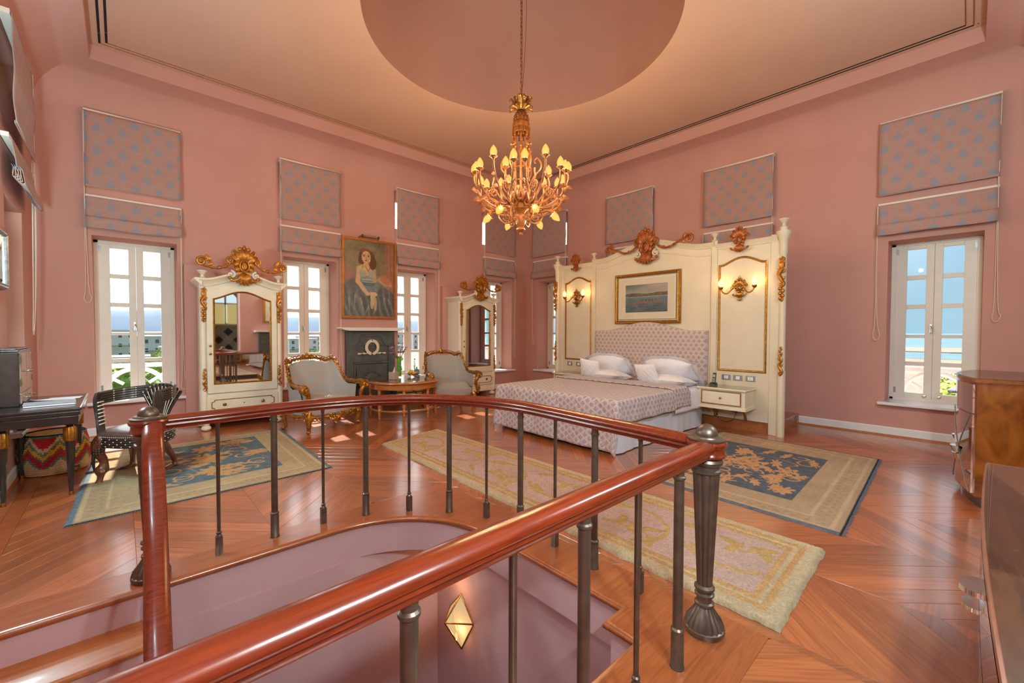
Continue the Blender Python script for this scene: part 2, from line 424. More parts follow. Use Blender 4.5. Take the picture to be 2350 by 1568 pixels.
def pattern_mat(name, base, thread, blue, cell=(.26, .30), uvw=False, speck=.75):
    """woven blind cloth: staggered blue medallions with orange haloes over a fleck ground, in local x/z metres"""
    m = bpy.data.materials.new(name); m.use_nodes = True
    nt = m.node_tree; b = nt.nodes['Principled BSDF']; N = nt.nodes.new; L = nt.links.new
    b.inputs['Roughness'].default_value = .85; b.inputs['Specular IOR Level'].default_value = .15; b.inputs['Sheen Weight'].default_value = .15
    tc = N('ShaderNodeTexCoord'); sp = N('ShaderNodeSeparateXYZ')
    L(tc.outputs['UV' if uvw else 'Object'], sp.inputs[0])
    X = sp.outputs['X']; Z = sp.outputs['Y' if uvw else 'Z']
    def mth(op, a, b_=None, c=None):
        n = N('ShaderNodeMath'); n.operation = op
        for i, q in enumerate((a, b_, c)):
            if q is None: continue
            if isinstance(q, (int, float)): n.inputs[i].default_value = q
            else: L(q, n.inputs[i])
        return n.outputs[0]
    row = mth('FLOOR', mth('DIVIDE', Z, cell[1]/2))
    odd = mth('MODULO', mth('ABSOLUTE', row), 2.0)
    fx = mth('SUBTRACT', mth('FRACT', mth('ADD', mth('DIVIDE', X, cell[0]), mth('MULTIPLY', odd, .5))), .5)
    fz = mth('SUBTRACT', mth('FRACT', mth('DIVIDE', Z, cell[1]/2)), .5)
    dx = mth('MULTIPLY', fx, cell[0]); dz = mth('MULTIPLY', fz, cell[1]/2)
    nz = N('ShaderNodeTexNoise'); nz.inputs['Scale'].default_value = 75; nz.inputs['Detail'].default_value = 3; L(tc.outputs['UV' if uvw else 'Object'], nz.inputs['Vector'])
    wob = mth('MULTIPLY', mth('SUBTRACT', nz.outputs['Fac'], .5), .05)
    def blob(rx, rz, oz):
        a = mth('DIVIDE', dx, rx); c = mth('DIVIDE', mth('SUBTRACT', dz, oz), rz)
        d = mth('ADD', mth('SQRT', mth('ADD', mth('MULTIPLY', a, a), mth('MULTIPLY', c, c))), mth('MULTIPLY', wob, 12))
        return d
    med = blob(.050, .038, -.012); stem = blob(.020, .013, .050); halo = blob(.105, .062, 0)
    nf = N('ShaderNodeTexNoise'); nf.inputs['Scale'].default_value = 120; nf.inputs['Detail'].default_value = 2; L(tc.outputs['UV' if uvw else 'Object'], nf.inputs['Vector'])
    fleck = mth('GREATER_THAN', nf.outputs['Fac'], .53)
    m1 = N('ShaderNodeMix'); m1.data_type = 'RGBA'; m1.inputs['A'].default_value = (*base, 1); m1.inputs['B'].default_value = (*thread, 1)
    hm = mth('LESS_THAN', halo, 1.15)
    L(mth('MULTIPLY', fleck, mth('ADD', mth('MULTIPLY', hm, .55), .32)), m1.inputs['Factor'])
    m2 = N('ShaderNodeMix'); m2.data_type = 'RGBA'; L(m1.outputs['Result'], m2.inputs['A']); m2.inputs['B'].default_value = (*blue, 1)
    nv = N('ShaderNodeTexNoise'); nv.inputs['Scale'].default_value = 70; L(tc.outputs['UV' if uvw else 'Object'], nv.inputs['Vector'])
    bl = mth('MAXIMUM', mth('LESS_THAN', med, 1.0), mth('LESS_THAN', stem, 1.0))
    bl2 = mth('MULTIPLY', mth('GREATER_THAN', nv.outputs['Fac'], .58), .38)
    L(mth('MAXIMUM', mth('MULTIPLY', bl, speck), bl2), m2.inputs['Factor'])
    L(m2.outputs['Result'], b.inputs['Base Color'])
    bp = N('ShaderNodeBump'); bp.inputs['Strength'].default_value = .25; bp.inputs['Distance'].default_value = .003
    L(nf.outputs['Fac'], bp.inputs['Height']); L(bp.outputs[0], b.inputs['Normal'])
    return m
M_blind = pattern_mat('blind_cloth', (.43, .29, .25), (.60, .19, .12), (.22, .30, .39))
M_damask = pattern_mat('damask_upholstery', (.40, .35, .32), (.50, .41, .37), (.36, .45, .40), (.22, .24), speck=.7)

def sprig_mat(name, base, ink, cell=.105, quilt=True):
    m = bpy.data.materials.new(name); m.use_nodes = True
    nt = m.node_tree; b = nt.nodes['Principled BSDF']; N = nt.nodes.new; L = nt.links.new
    b.inputs['Roughness'].default_value = .9; b.inputs['Specular IOR Level'].default_value = .1; b.inputs['Sheen Weight'].default_value = .1
    tc = N('ShaderNodeTexCoord'); sp = N('ShaderNodeSeparateXYZ'); L(tc.outputs['UV'], sp.inputs[0])
    def mth(op, a, b_=None):
        n = N('ShaderNodeMath'); n.operation = op
        for i, q in enumerate((a, b_)):
            if q is None: continue
            if isinstance(q, (int, float)): n.inputs[i].default_value = q
            else: L(q, n.inputs[i])
        return n.outputs[0]
    X, Y = sp.outputs['X'], sp.outputs['Y']
    row = mth('FLOOR', mth('DIVIDE', Y, cell*.75)); odd = mth('MODULO', mth('ABSOLUTE', row), 2.0)
    fx = mth('MULTIPLY', mth('SUBTRACT', mth('FRACT', mth('ADD', mth('DIVIDE', X, cell), mth('MULTIPLY', odd, .5))), .5), cell)
    fy = mth('MULTIPLY', mth('SUBTRACT', mth('FRACT', mth('DIVIDE', Y, cell*.75)), .5), cell*.75)
    nz = N('ShaderNodeTexNoise'); nz.inputs['Scale'].default_value = 90; nz.inputs['Detail'].default_value = 2; L(tc.outputs['UV'], nz.inputs['Vector'])
    wob = mth('MULTIPLY', mth('SUBTRACT', nz.outputs['Fac'], .5), 3.0)
    def blob(ox, oy, r):
        a = mth('SUBTRACT', fx, ox); c = mth('SUBTRACT', fy, oy)
        d = mth('DIVIDE', mth('SQRT', mth('ADD', mth('MULTIPLY', a, a), mth('MULTIPLY', c, c))), r)
        return mth('LESS_THAN', mth('ADD', d, wob), 1.0)
    q = mth('MAXIMUM', blob(-.014, -.004, .013), blob(.014, -.002, .014)); q = mth('MAXIMUM', q, blob(0, .017, .012)); q = mth('MAXIMUM', q, blob(.002, -.020, .010))
    fine = N('ShaderNodeTexNoise'); fine.inputs['Scale'].default_value = 160; L(tc.outputs['UV'], fine.inputs['Vector'])
    ft = mth('MULTIPLY', mth('GREATER_THAN', fine.outputs['Fac'], .56), .22)
    mx = N('ShaderNodeMix'); mx.data_type = 'RGBA'; mx.inputs['A'].default_value = (*base, 1); mx.inputs['B'].default_value = (*ink, 1)
    L(mth('MAXIMUM', mth('MULTIPLY', q, .85), ft), mx.inputs['Factor']); L(mx.outputs['Result'], b.inputs['Base Color'])
    if quilt:
        def line(s):
            d = mth('ABSOLUTE', mth('SUBTRACT', mth('FRACT', mth('DIVIDE', mth('ADD', X, mth('MULTIPLY', Y, s)), .36)), .5))
            return mth('MINIMUM', mth('MULTIPLY', d, 9.0), 1.0)
        h = mth('MINIMUM', line(1.0), line(-1.0))
        big = N('ShaderNodeTexNoise'); big.inputs['Scale'].default_value = 14; L(tc.outputs['UV'], big.inputs['Vector'])
        hh = mth('ADD', h, mth('MULTIPLY', big.outputs['Fac'], .9))
        bp = N('ShaderNodeBump'); bp.inputs['Strength'].default_value = .55; bp.inputs['Distance'].default_value = .012
        L(hh, bp.inputs['Height']); L(bp.outputs[0], b.inputs['Normal'])
    return m
M_sprig = sprig_mat('sprigged_quilt', (.58, .51, .50), (.36, .25, .27), .085)
M_headb = sprig_mat('sprigged_headboard_cloth', (.56, .46, .43), (.36, .24, .24), .088, quilt=False)
# ---------------------------------------------------------------- room shell
RX, RY, WT = 8.98, 8.90, .50
def clip(poly, a, b, c):
    """keep a*x+b*y <= c"""
    out = []
    for i in range(len(poly)):
        p, q = poly[i], poly[(i+1) % len(poly)]
        dp, dq = a*p[0]+b*p[1]-c, a*q[0]+b*q[1]-c
        if dp <= 0: out.append(p)
        if (dp < 0 < dq) or (dq < 0 < dp):
            t = dp/(dp-dq); out.append((p[0]+t*(q[0]-p[0]), p[1]+t*(q[1]-p[1])))
    return out
def area(p): return abs(sum(p[i][0]*p[(i+1) % len(p)][1]-p[(i+1) % len(p)][0]*p[i][1] for i in range(len(p))))/2
def inset(poly, d):
    if sum(poly[i][0]*poly[(i+1) % len(poly)][1]-poly[(i+1) % len(poly)][0]*poly[i][1] for i in range(len(poly))) < 0: poly = poly[::-1]
    q = list(poly)
    for i in range(len(poly)):
        p0, p1 = poly[i], poly[(i+1) % len(poly)]
        ex, ey = p1[0]-p0[0], p1[1]-p0[1]; l = sqrt(ex*ex+ey*ey)
        if l < 1e-6: continue
        nx, ny = ey/l, -ex/l
        q = clip(q, nx, ny, nx*p0[0]+ny*p0[1]-d)
        if len(q) < 3: return None
    return q
def wall(name, a0, a1, z0, z1, holes, loc, rz):
    """local x along the wall, local y=0 the room face, local -y outwards; holes = [(x0, x1, [(z0, z1), ...])]"""
    mb = MB(); H = []
    for h0, h1, zs in holes:
        for k, (b0, b1) in enumerate(zs): H.append((h0, h1, b0, b1) if k == 0 else (h0-UR, h1+UR, b0-UR, b1+UR))
    xs = sorted({a0, a1, *[q for h in H for q in h[:2]]}); zz = sorted({z0, z1, *[q for h in H for q in h[2:]]})
    for xa, xb in zip(xs, xs[1:]):
        run = None
        for za, zb in zip(zz, zz[1:]):
            xm, zm = (xa+xb)/2, (za+zb)/2
            if any(h[0] < xm < h[1] and h[2] < zm < h[3] for h in H):
                if run: mb.box(xa, xb, -WT, 0, *run); run = None
            else: run = (run[0], zb) if run else (za, zb)
        if run: mb.box(xa, xb, -WT, 0, *run)
    o = struct(name, mb, M_wall, smooth=False); o.location = loc; o.rotation_euler = (0, 0, rz)
    return o
ZW = [(.45, 2.82), (3.69, 4.42)]; UR = .13
WA = [7.987, 5.577, 3.371, 1.0]; WHW = .465
WBc = [.90, 3.22, 5.41, 7.92]
WCc = 1.46
wall('wall_left', -WT, RX+WT, -.02, 5.3, [(c-WHW, c+WHW, ZW) for c in WA], (0, 0, 0), 0)
wall('wall_right', -RY-WT, 0, -.02, 5.3, [(-c-WHW, -c+WHW, ZW) for c in WBc], (0, 0, 0), -pi/2)
wall('wall_near_left', 0, RY+WT, -3.4, 5.3, [(WCc-.5, WCc+.5, ZW), (5.9, 6.9, ZW)], (RX, 0, 0), pi/2)
# wall behind the camera: an archway to the bathroom and a chimney breast
wall('wall_near_right', -RX, 0, -3.4, 5.3, [(-6.6, -5.35, [(0.85, 2.95)])], (0, RY, 0), pi)

# skirting boards with a wooden quarter round
def skirting(name, pts, z=0):
    mb = MB(); mb.sweep(pts, [(0, 0), (-.018, 0), (-.018, .115), (-.008, .13), (0, .13)])
    o = struct(name, mb, M_white, smooth=False)
    m2 = MB(); m2.sweep(pts, [(-.018, 0), (-.036, 0), (-.034, .012), (-.028, .018), (-.018, .022)])
    m2.build('shoe_moulding', M_trimw, o)
skirting('baseboard_left', [(0.02, 0, 0), (1.46, 0, 0)] )
skirting('baseboard_left.001', [(2.76, 0, 0), (3.93, 0, 0)])
skirting('baseboard_left.002', [(4.98, 0, 0), (6.10, 0, 0), (6.10, .09, 0), (7.45, .09, 0), (7.45, 0, 0), (RX, 0, 0), (RX, 5.0, 0)])
skirting('baseboard_right', [(0, 8.88, 0), (0, 6.40, 0)])
# low pink piers that the wardrobes stand against
for nm, x0, x1 in (('trim_1', 6.10, 7.45), ('trim_2', 1.46, 2.76)):
    mb = MB(); mb.box(x0, x1, -.01, .088, 0, 2.52); struct(nm, mb, M_wall, smooth=False, bevel=.004)

# ceiling: cove, dropped soffit with fascia, flat field with a round opening, dome
CX, CY, CR, ZC = 4.49, 4.45, 1.878, 5.165
mb = MB()
prof = [(-.56*(1-cos(t)), 4.45+.525*sin(t)) for t in [pi/2*i/14 for i in range(15)]] + [(-.56, ZC+.02), (0, ZC+.02)]
mb.sweep([(0, 0, 0), (RX, 0, 0), (RX, RY, 0), (0, RY, 0)], prof, closed=True)
ceiling = struct('ceiling', mb, M_wall, angle=30)
mb = MB(); n = 96; inner = []; outer = []
x0, x1, y0, y1 = .5, RX-.5, .5, RY-.5
for k in range(n):
    a = 2*pi*(k+.0)/n; c, s_ = cos(a), sin(a)
    inner.append((CX+CR*c, CY+CR*s_, ZC))
    t = min(((x1-CX)/c if c > 1e-9 else (x0-CX)/c if c < -1e-9 else 1e9), ((y1-CY)/s_ if s_ > 1e-9 else (y0-CY)/s_ if s_ < -1e-9 else 1e9))
    outer.append((CX+t*c, CY+t*s_, ZC))
for cx_, cy_ in ((x0, y0), (x1, y0), (x1, y1), (x0, y1)):        # snap the nearest ray to each corner
    k = min(range(n), key=lambda i: (outer[i][0]-cx_)**2+(outer[i][1]-cy_)**2); outer[k] = (cx_, cy_, ZC)
mb.add(inner+outer, [(k, n+k, n+(k+1) % n, (k+1) % n) for k in range(n)])
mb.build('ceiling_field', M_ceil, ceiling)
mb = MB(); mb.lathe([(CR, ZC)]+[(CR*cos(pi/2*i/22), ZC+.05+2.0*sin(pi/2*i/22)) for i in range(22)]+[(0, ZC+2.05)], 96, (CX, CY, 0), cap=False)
mb.build('dome', M_dome_shade, ceiling)
mb = MB(); mb.box(-.5, RX+.5, -.5, RY+.5, 7.3, 7.4); mb.build('roof_slab', M_ext, ceiling)
e = .56
for off in (.10, .165):                                           # paired slots of the air diffuser
    a, b, c, d = e+off, RX-e-off, e+off, RY-e-off; w = .012
    mb = MB()
    for q in ((a-w, a+w, c, d), (b-w, b+w, c, d)): mb.box(*q, ZC-.003, ZC+.01)
    mb.build('air_slot', M_slot, ceiling, smooth=False)
    mb = MB()
    for q in ((a, b, c-.006, c+.006), (a, b, d-.006, d+.006)): mb.box(*q, ZC-.003, ZC+.01)
    mb.build('air_slot', M_giltwood, ceiling, smooth=False)
    for sx in (a, b):
        mb = MB()
        for k in range(9): mb.box(sx-w, sx+w, c+.25+k*.92, c+.25+k*.92+.012, ZC-.0045, ZC)
        mb.build('slot_bridge', M_brass, ceiling, smooth=False)
for nm, (a, b, c, d) in (('diffuser_lip', (RX-e-.075, RX-e-.07, 0, 0)), ):
    pass

# floor: chevron boards, each its own part; far ones joined
R0 = (5.86, RX, 4.78, 7.64)
floor = MB()
for q in ((-.02, R0[0], -.02, RY), (R0[0], RX, -.02, R0[2]), (R0[0], RX, R0[3], RY)):
    floor.box(*q, -.28, -.019)
floor = struct('floor', floor, M_lower, smooth=False)
P_, S_ = .182, .77
xk = [5.04+S_*k for k in range(-7, 6)]
planks = []
for k in range(len(xk)-1):
    kk = k-7; up = 1 if kk % 2 == 0 else -1
    for j in range(-60, 30):
        ya = 7.664+P_*j+(S_ if up < 0 else 0); yb = ya+up*S_
        poly = [(xk[k], ya), (xk[k+1], yb), (xk[k+1], yb+P_), (xk[k], ya+P_)]
        for h in ((1, 0, 8.78), (-1, 0, 0.0), (0, 1, RY), (0, -1, 0.0)):
            poly = clip(poly, *h)
            if len(poly) < 3: break
        if len(poly) < 3 or area(poly) < 1e-4: continue
        pieces = []
        xs = [p[0] for p in poly]; ys = [p[1] for p in poly]
        if max(xs) > R0[0] and max(ys) > R0[2] and min(ys) < R0[3]:
            pieces.append(clip(poly, 1, 0, R0[0])); rest = clip(poly, -1, 0, -R0[0])
            if len(rest) >= 3: pieces.append(clip(rest, 0, 1, R0[2])); pieces.append(clip(rest, 0, -1, -R0[3]))
        else: pieces = [poly]
        for p in pieces:
            if len(p) >= 3 and area(p) > 4e-4: planks.append((p, up))
def vis(p):
    x = sum(q[0] for q in p)/len(p); y = sum(q[1] for q in p)/len(p); d = Vector((x-8.177, y-8.28, 0))
    f = Vector((-.68, -.733, 0)); dep = d.dot(f); lat = abs(d.dot(Vector((-.733, .68, 0))))
    if dep < .5 or lat > dep*1.25: return 0
    if x < 1.25 and 1.9 < y < 6.3: return 0
    if 1.4 < x < 3.7 and 3.3 < y < 5.4: return 0
    return area(p)/dep**3
planks.sort(key=lambda t: -vis(t[0]))
def plank_mesh(mb, p, loc=None, rz=0, z=0):
    top = inset(p, .0014); bot = inset(p, .0004)
    if not top or not bot or len(top) != len(bot): 
        top = bot = p
    cr, sr = cos(-rz), sin(-rz)
    def tr(q, zz):
        x, y = (q[0]-loc[0], q[1]-loc[1]) if loc else q
        return (x*cr-y*sr, x*sr+y*cr, zz)
    n = len(top)
    mb.add([tr(q, z) for q in top]+[tr(q, z-.0016) for q in bot]+[tr(q, -.02) for q in bot],
           [tuple(range(n))]+[(i+n, (i+1) % n+n, (i+1) % n, i) for i in range(n)]+[(i+2*n, (i+1) % n+2*n, (i+1) % n+n, i+n) for i in range(n)])
for i, (p, up) in enumerate(planks[:290]):
    c = (sum(q[0] for q in p)/len(p), sum(q[1] for q in p)/len(p)); rz = up*pi/4
    mb = MB(); plank_mesh(mb, p, c, rz, rnd.uniform(-.0006, .0006))
    o = mb.build('plank', M_floor, floor, smooth=False); o.location = (c[0], c[1], 0); o.rotation_euler = (0, 0, rz)
rest = {1: MB(), -1: MB()}
M_floorp = {}
for up in (1, -1):
    m = M_floor.copy(); m.name = 'plank_wood_far'; nt = m.node_tree
    mp = [n for n in nt.nodes if n.type == 'MAPPING'][0]; mp.inputs['Rotation'].default_value = (0, 0, -up*pi/4)
    mx = [n for n in nt.nodes if n.type == 'MIX'][0]; at = nt.nodes.new('ShaderNodeAttribute'); at.attribute_name = 'paint'
    nt.links.new(at.outputs['Color'], mx.inputs['B']); M_floorp[up] = m
for p, up in planks[290:]:
    b = rest[up]; n0 = len(b.v); plank_mesh(b, p); t = rnd.uniform(.74, 1.26); b.c += [(t, t, t, 1)]*(len(b.v)-n0)
for up in (1, -1):
    if rest[up].v: rest[up].build('distant_planks', M_floorp[up], floor, smooth=False, kind='stuff')
for i in range(2):                                                # straight boards along the left wall
    for j in range(4):
        x0 = 8.78+.1*i; y0 = 1.25*j+(.4 if i else 0)-.4
        mb = MB(); mb.box(x0+.001, x0+.099, max(0, y0)+.001, min(y0+1.25, 4.78)-.001, -.02, 0)
        mb.build('border_plank', M_border, floor, smooth=False)
# boards framing the stair opening
arcp = arc(7.0, 5.87, .835, -pi/2, -pi, 14)      # from (7.0, 5.035) round to (6.165, 5.87)
frame_polys = [
    [(8.98, 4.78), (8.98, 5.035), (7.0, 5.035), (7.0, 4.78)],
    [(7.0, 4.78)]+arcp[:8]+[(5.86, 4.78)],
    [(5.86, 4.78)]+arcp[7:]+[(5.86, 5.87)],
    [(5.86, 5.87), (6.165, 5.87), (6.165, 7.05), (6.165, 7.235), (5.86, 7.64)],
    [(6.165, 7.05), (6.335, 7.05), (6.335, 7.235), (6.165, 7.235)],
    [(5.86, 7.64), (6.165, 7.235), (8.98, 7.235), (8.98, 7.64)]]
for p in frame_polys:
    mb = MB(); mb.prism(p, -.02, 0, 'xy'); mb.build('frame_board', M_border, floor, smooth=False)
    mb = MB(); mb.prism([(cx_, cy_) for cx_, cy_ in p], -.28, -.021, 'xy'); mb.build('slab_edge', M_lower, floor, smooth=False)
edge = [(8.97, 5.035, 0), ]+[(x, y, 0) for x, y in arcp]+[(6.165, 7.05, 0), (6.335, 7.05, 0), (6.335, 7.235, 0), (8.97, 7.235, 0)]
nose = [(0.0, 0.001), (-.018, .001), (-.028, -.006), (-.033, -.018), (-.030, -.032), (-.020, -.040), (0, -.042)]
nose = [(-a, b) for a, b in nose]
mb = MB(); mb.sweep(edge, nose); mb.build('nosing', M_border, floor, angle=50)

# stairwell below the floor
mb = MB(); mb.box(5.9, 9.0, 4.9, 5.05, -3.4, -.28); struct('wall_stair_left', mb, M_lower, smooth=False)
mb = MB(); mb.box(5.9, 6.10, 5.05, 7.5, -3.4, -.28); struct('wall_stair_right', mb, M_lower, smooth=False)
mb = MB(); mb.box(6.10, 8.98, 7.36, 7.5, -3.4, -.28); struct('wall_stair_near', mb, M_lower, smooth=False)
mb = MB(); mb.box(5.9, 8.98, 4.9, 7.5, -3.5, -3.4); struct('floor_lower', mb, M_border, smooth=False)
stairs = root_struct('staircase', (8.53, 5.05, 0))
for i in range(9):
    z = -.18*(i+1); y = 5.05+.272*i
    mb = MB(); mb.prism([(y+.02, z-.035), (y+.285, z-.035), (y+.298, z-.028), (y+.300, z-.017), (y+.296, z-.006), (y+.285, z), (y-.0, z), (y, z-.035)], 8.085, 8.978, 'yz')
    mb.build('tread', M_trimw, stairs, world=True, angle=50)
    mb = MB(); mb.box(8.10, 8.975, y-.012, y+.004, z, z+.145); mb.build('riser', M_lower, stairs, world=True, smooth=False)
mb = MB(); mb.prism([(5.055, -.2), (7.35, -1.74), (7.35, -2.1), (5.055, -.62)], 8.09, 8.15, 'yz'); mb.build('stringer', M_lower, stairs, world=True, smooth=False)

# platform behind the bed screen
mb = MB(); mb.box(.02, 1.21, 1.92, 6.37, 0, .145); plat = struct('trim_platform', mb, M_trimw, smooth=False)
for i in range(7):
    mb = MB(); mb.box(.02+.17*i+.001, .02+.17*(i+1)-.001, 1.90, 6.395, .145, .168); mb.build('platform_board', M_border, plat, smooth=False)

# ---------------------------------------------------------------- windows
def leaf(root, x0, x1, mirror):
    """one casement leaf, five panes tall, with bevelled panes"""
    rows = [(.607, 1.011), (1.07, 1.42), (1.466, 1.848), (1.913, 2.275), (2.34, 2.721)]
    st = .105; g0, g1 = x0+st, x1-st
    if mirror > 0: g0 = x0+.125; g1 = x1-.085
    else: g0 = x0+.085; g1 = x1-.125
    mb = MB(); y0, y1 = -.47, -.415
    mb.box(x0, g0, y0, y1, .53, 2.785); mb.box(g1, x1, y0, y1, .53, 2.785)
    zs = [.53]+[z for r in rows for z in r]+[2.785]
    for i in range(0, len(zs), 2): mb.box(g0, g1, y0, y1, zs[i], zs[i+1])
    s = mb.build('sash', M_win, root, smooth=False, bevel=.004)
    for a, b in rows:
        mb = MB(); bd = .016
        mb.add([(g0, -.442, a), (g1, -.442, a), (g1, -.442, b), (g0, -.442, b), (g0+bd, -.437, a+bd), (g1-bd, -.437, a+bd), (g1-bd, -.437, b-bd), (g0+bd, -.437, b-bd)],
               [(0, 1, 5, 4), (1, 2, 6, 5), (2, 3, 7, 6), (3, 0, 4, 7), (4, 5, 6, 7)])
        mb.build('pane', M_glass, s, smooth=False)
    hx = x0+.018 if mirror > 0 else x1-.018
    mb = MB(); mb.box(hx-.012, hx+.012, -.416, -.405, .60, .68); mb.box(hx-.012, hx+.012, -.416, -.405, 2.66, 2.74); mb.build('hinge', M_grey, s, smooth=False)
    px_ = x1-.075 if mirror > 0 else x0+.075
    mb = MB()
    for r_ in (.026, .017, .009): mb.lathe([(r_, 0), (r_, .004+.004*(.026-r_)/.01), (r_-.004, .006+.004*(.026-r_)/.01)], 14)
    mb.v = [(px_+v[0], -.415+v[2], .567+v[1]*.75) for v in mb.v]; mb.build('lock_rose', M_steel, s)
    return s
def window(n, loc, rz, c, hw=WHW, rail=True):
    w = root_struct('window_%d' % n, loc, rz)
    mb = MB(); x0, x1 = c-hw, c+hw
    for q in ((x0, x0+.055, .49, 2.82), (x1-.055, x1, .49, 2.82)): mb.box(q[0], q[1], -.485, -.40, q[2], q[3])
    mb.box(x0, x1, -.485, -.40, 2.775, 2.82); mb.box(x0, x1, -.485, -.40, .455, .535)
    mb.build('frame', M_win, w, smooth=False, bevel=.006)
    leaf(w, x0+.05, c-.001, 1); lf = leaf(w, c+.001, x1-.05, -1)
    mb = MB(); mb.box(c+.012, c+.036, -.416, -.404, 1.50, 1.62); mb.tube([(c+.024, -.404, 1.59), (c+.024, -.375, 1.59), (c+.022, -.365, 1.57), (c+.006, -.362, 1.49)], [.009, .009, .010, .008], 8)
    mb.build('handle', M_steel, w)
    mb = MB(); mb.prism([(-.40, .45), (.085, .45), (.092, .458), (.092, .482), (.085, .49), (-.40, .49)], x0-.075, x1+.075, 'yz')
    mb.v = [((min(max(v[0], x0+.001), x1-.001) if v[1] < -.001 else v[0]), v[1], v[2]) for v in mb.v]
    # sill board with horns on the wall face
    mb2 = MB(); mb2.box(x0+.001, x1-.001, -.40, 0, .45, .49); mb2.prism([(0, .45), (.085, .45), (.092, .458), (.092, .482), (.085, .49), (0, .49)], x0-.075, x1+.075, 'yz')
    mb2.build('sill', M_white, w, angle=40)
    mb = MB(); hx = x1-.045
    mb.lathe([(.022, 0), (.022, .006), (.010, .012), (.007, .05), (.011, .075), (.007, .09), (0, .095)], 10, (hx, .02, .49))
    mb.build('stay_knob', M_steel, w)
    # fixed light above, behind the upper blind
    mb = MB()
    for q in ((x0, x0+.06, 3.69, 4.42), (x1-.06, x1, 3.69, 4.42), (c-.03, c+.03, 3.69, 4.42)): mb.box(q[0], q[1], -.485, -.42, q[2], q[3])
    mb.box(x0, x1, -.485, -.42, 3.69, 3.74); mb.box(x0, x1, -.485, -.42, 4.36, 4.42)
    mb.build('upper_frame', M_win, w, smooth=False)
    mb = MB(); pr = [(0, -.49), (0, -UR)]+[(-(UR-UR*cos(t)), -UR+UR*sin(t)) for t in [pi/2*i/7 for i in range(1, 8)]]+[(-UR-.002, -.002), (-UR-.002, -.49)]
    mb.sweep([(x0, 0, 3.69), (x1, 0, 3.69), (x1, 0, 4.42), (x0, 0, 4.42)], pr, closed=True, up=(0, 1, 0)); mb.build('rounded_reveal', M_wall, w, angle=40)
    return w
n = 1
for c in WA: window(n, (0, 0, 0), 0, c); n += 1
for c in WBc: window(n, (0, 0, 0), -pi/2, -c); n += 1
window(n, (RX, 0, 0), pi/2, WCc, .5); n += 1
window(n, (RX, 0, 0), pi/2, 6.4, .5); n += 1
# ---------------------------------------------------------------- roman blinds
def blind(kind, root_loc, rz, c, label, group, cordside, cordlen, w=1.04, seed=0):
    """local x along the wall, y out of it"""
    r = random.Random(seed)
    t = thing('roman_blind', label, 'blind', root_loc, rz, group)
    x0 = -w/2
    mb = MB()
    if kind == 'upper':
        zt, zb = 4.49, 3.46
        f = lambda a, b: (x0+w*a, .088+.010*sin(3*pi*b+seed)*(b*(1-b)*4)+.006*sin(5*a+7*b+seed)+.012*(1-b), zb+(zt-zb)*b+.006*sin(4*a+seed))
        mb.grid(f, 16, 22)
        o = mb.build('cloth_panel', M_blind, t); s = o.modifiers.new('thick', 'SOLIDIFY'); s.thickness = .004
        mb = MB(); mb.box(x0+.01, x0+w-.01, .094, .102, zb-.002, zb+.028); mb.build('hem_bar', M_blind, t, smooth=False, bevel=.003)
    else:
        zt = 3.34
        prof = [(.055, zt), (.075, zt-.02), (.085, 3.20), (.095, 3.06), (.105, 3.045), (.098, 3.035), (.085, 3.06)]
        def layer(prof, nm, sag):
            m = MB(); k = len(prof)-1
            def f(a, b):
                q = b*k; i = min(int(q), k-1); s_ = q-i
                y = lp(prof[i][0], prof[i+1][0], s_); z = lp(prof[i][1], prof[i+1][1], s_)
                return (x0+w*a, y+.008*sin(6*a+seed+9*b)*min(1, b*2), z+sag*sin(pi*a)*b+.006*sin(9*a+seed*2)*b)
            m.grid(f, 18, k*3); o = m.build(nm, M_blind, t); s = o.modifiers.new('thick', 'SOLIDIFY'); s.thickness = .003
        layer(prof, 'cloth_panel', -.006*r.random())
        for i in range(4):
            a = .10+.016*i-.02; z = 2.965-.018*i
            layer([(a-.01, 3.07-.004*i), (a+.012, 3.03), (a+.020, z), (a+.012, z-.014), (a+.002, z), (a-.004, 3.05)], 'fold', -.008*r.random())
    mb = MB(); mb.box(x0-.002, x0+w+.002, .006, .084 if kind == 'upper' else .06, zt-.022, zt+.022); mb.build('headrail', M_win, t, smooth=False, bevel=.004)
    cx = x0+w-.005 if cordside > 0 else x0+.005
    top = zt-.02; bot = zt-cordlen; sw = .035+.02*r.random()
    pts = [(cx, .095, top), (cx+.004, .09, top-.5*cordlen), (cx-sw*.3, .07, bot+.25), (cx-sw*.8, .06, bot+.08), (cx-sw*.2, .055, bot), (cx+sw*.6, .055, bot+.07), (cx+sw*.25, .06, bot+.4), (cx+.010, .08, top)]
    mb = MB(); mb.tube(spl(pts, 8), .0036, 5); mb.build('pull_cord', M_cord, t)
    return t
pos = ['far left end of the window wall, beside the desk', 'above the window right of the big wardrobe', 'above the window right of the portrait', 'above the window by the small wardrobe near the corner']
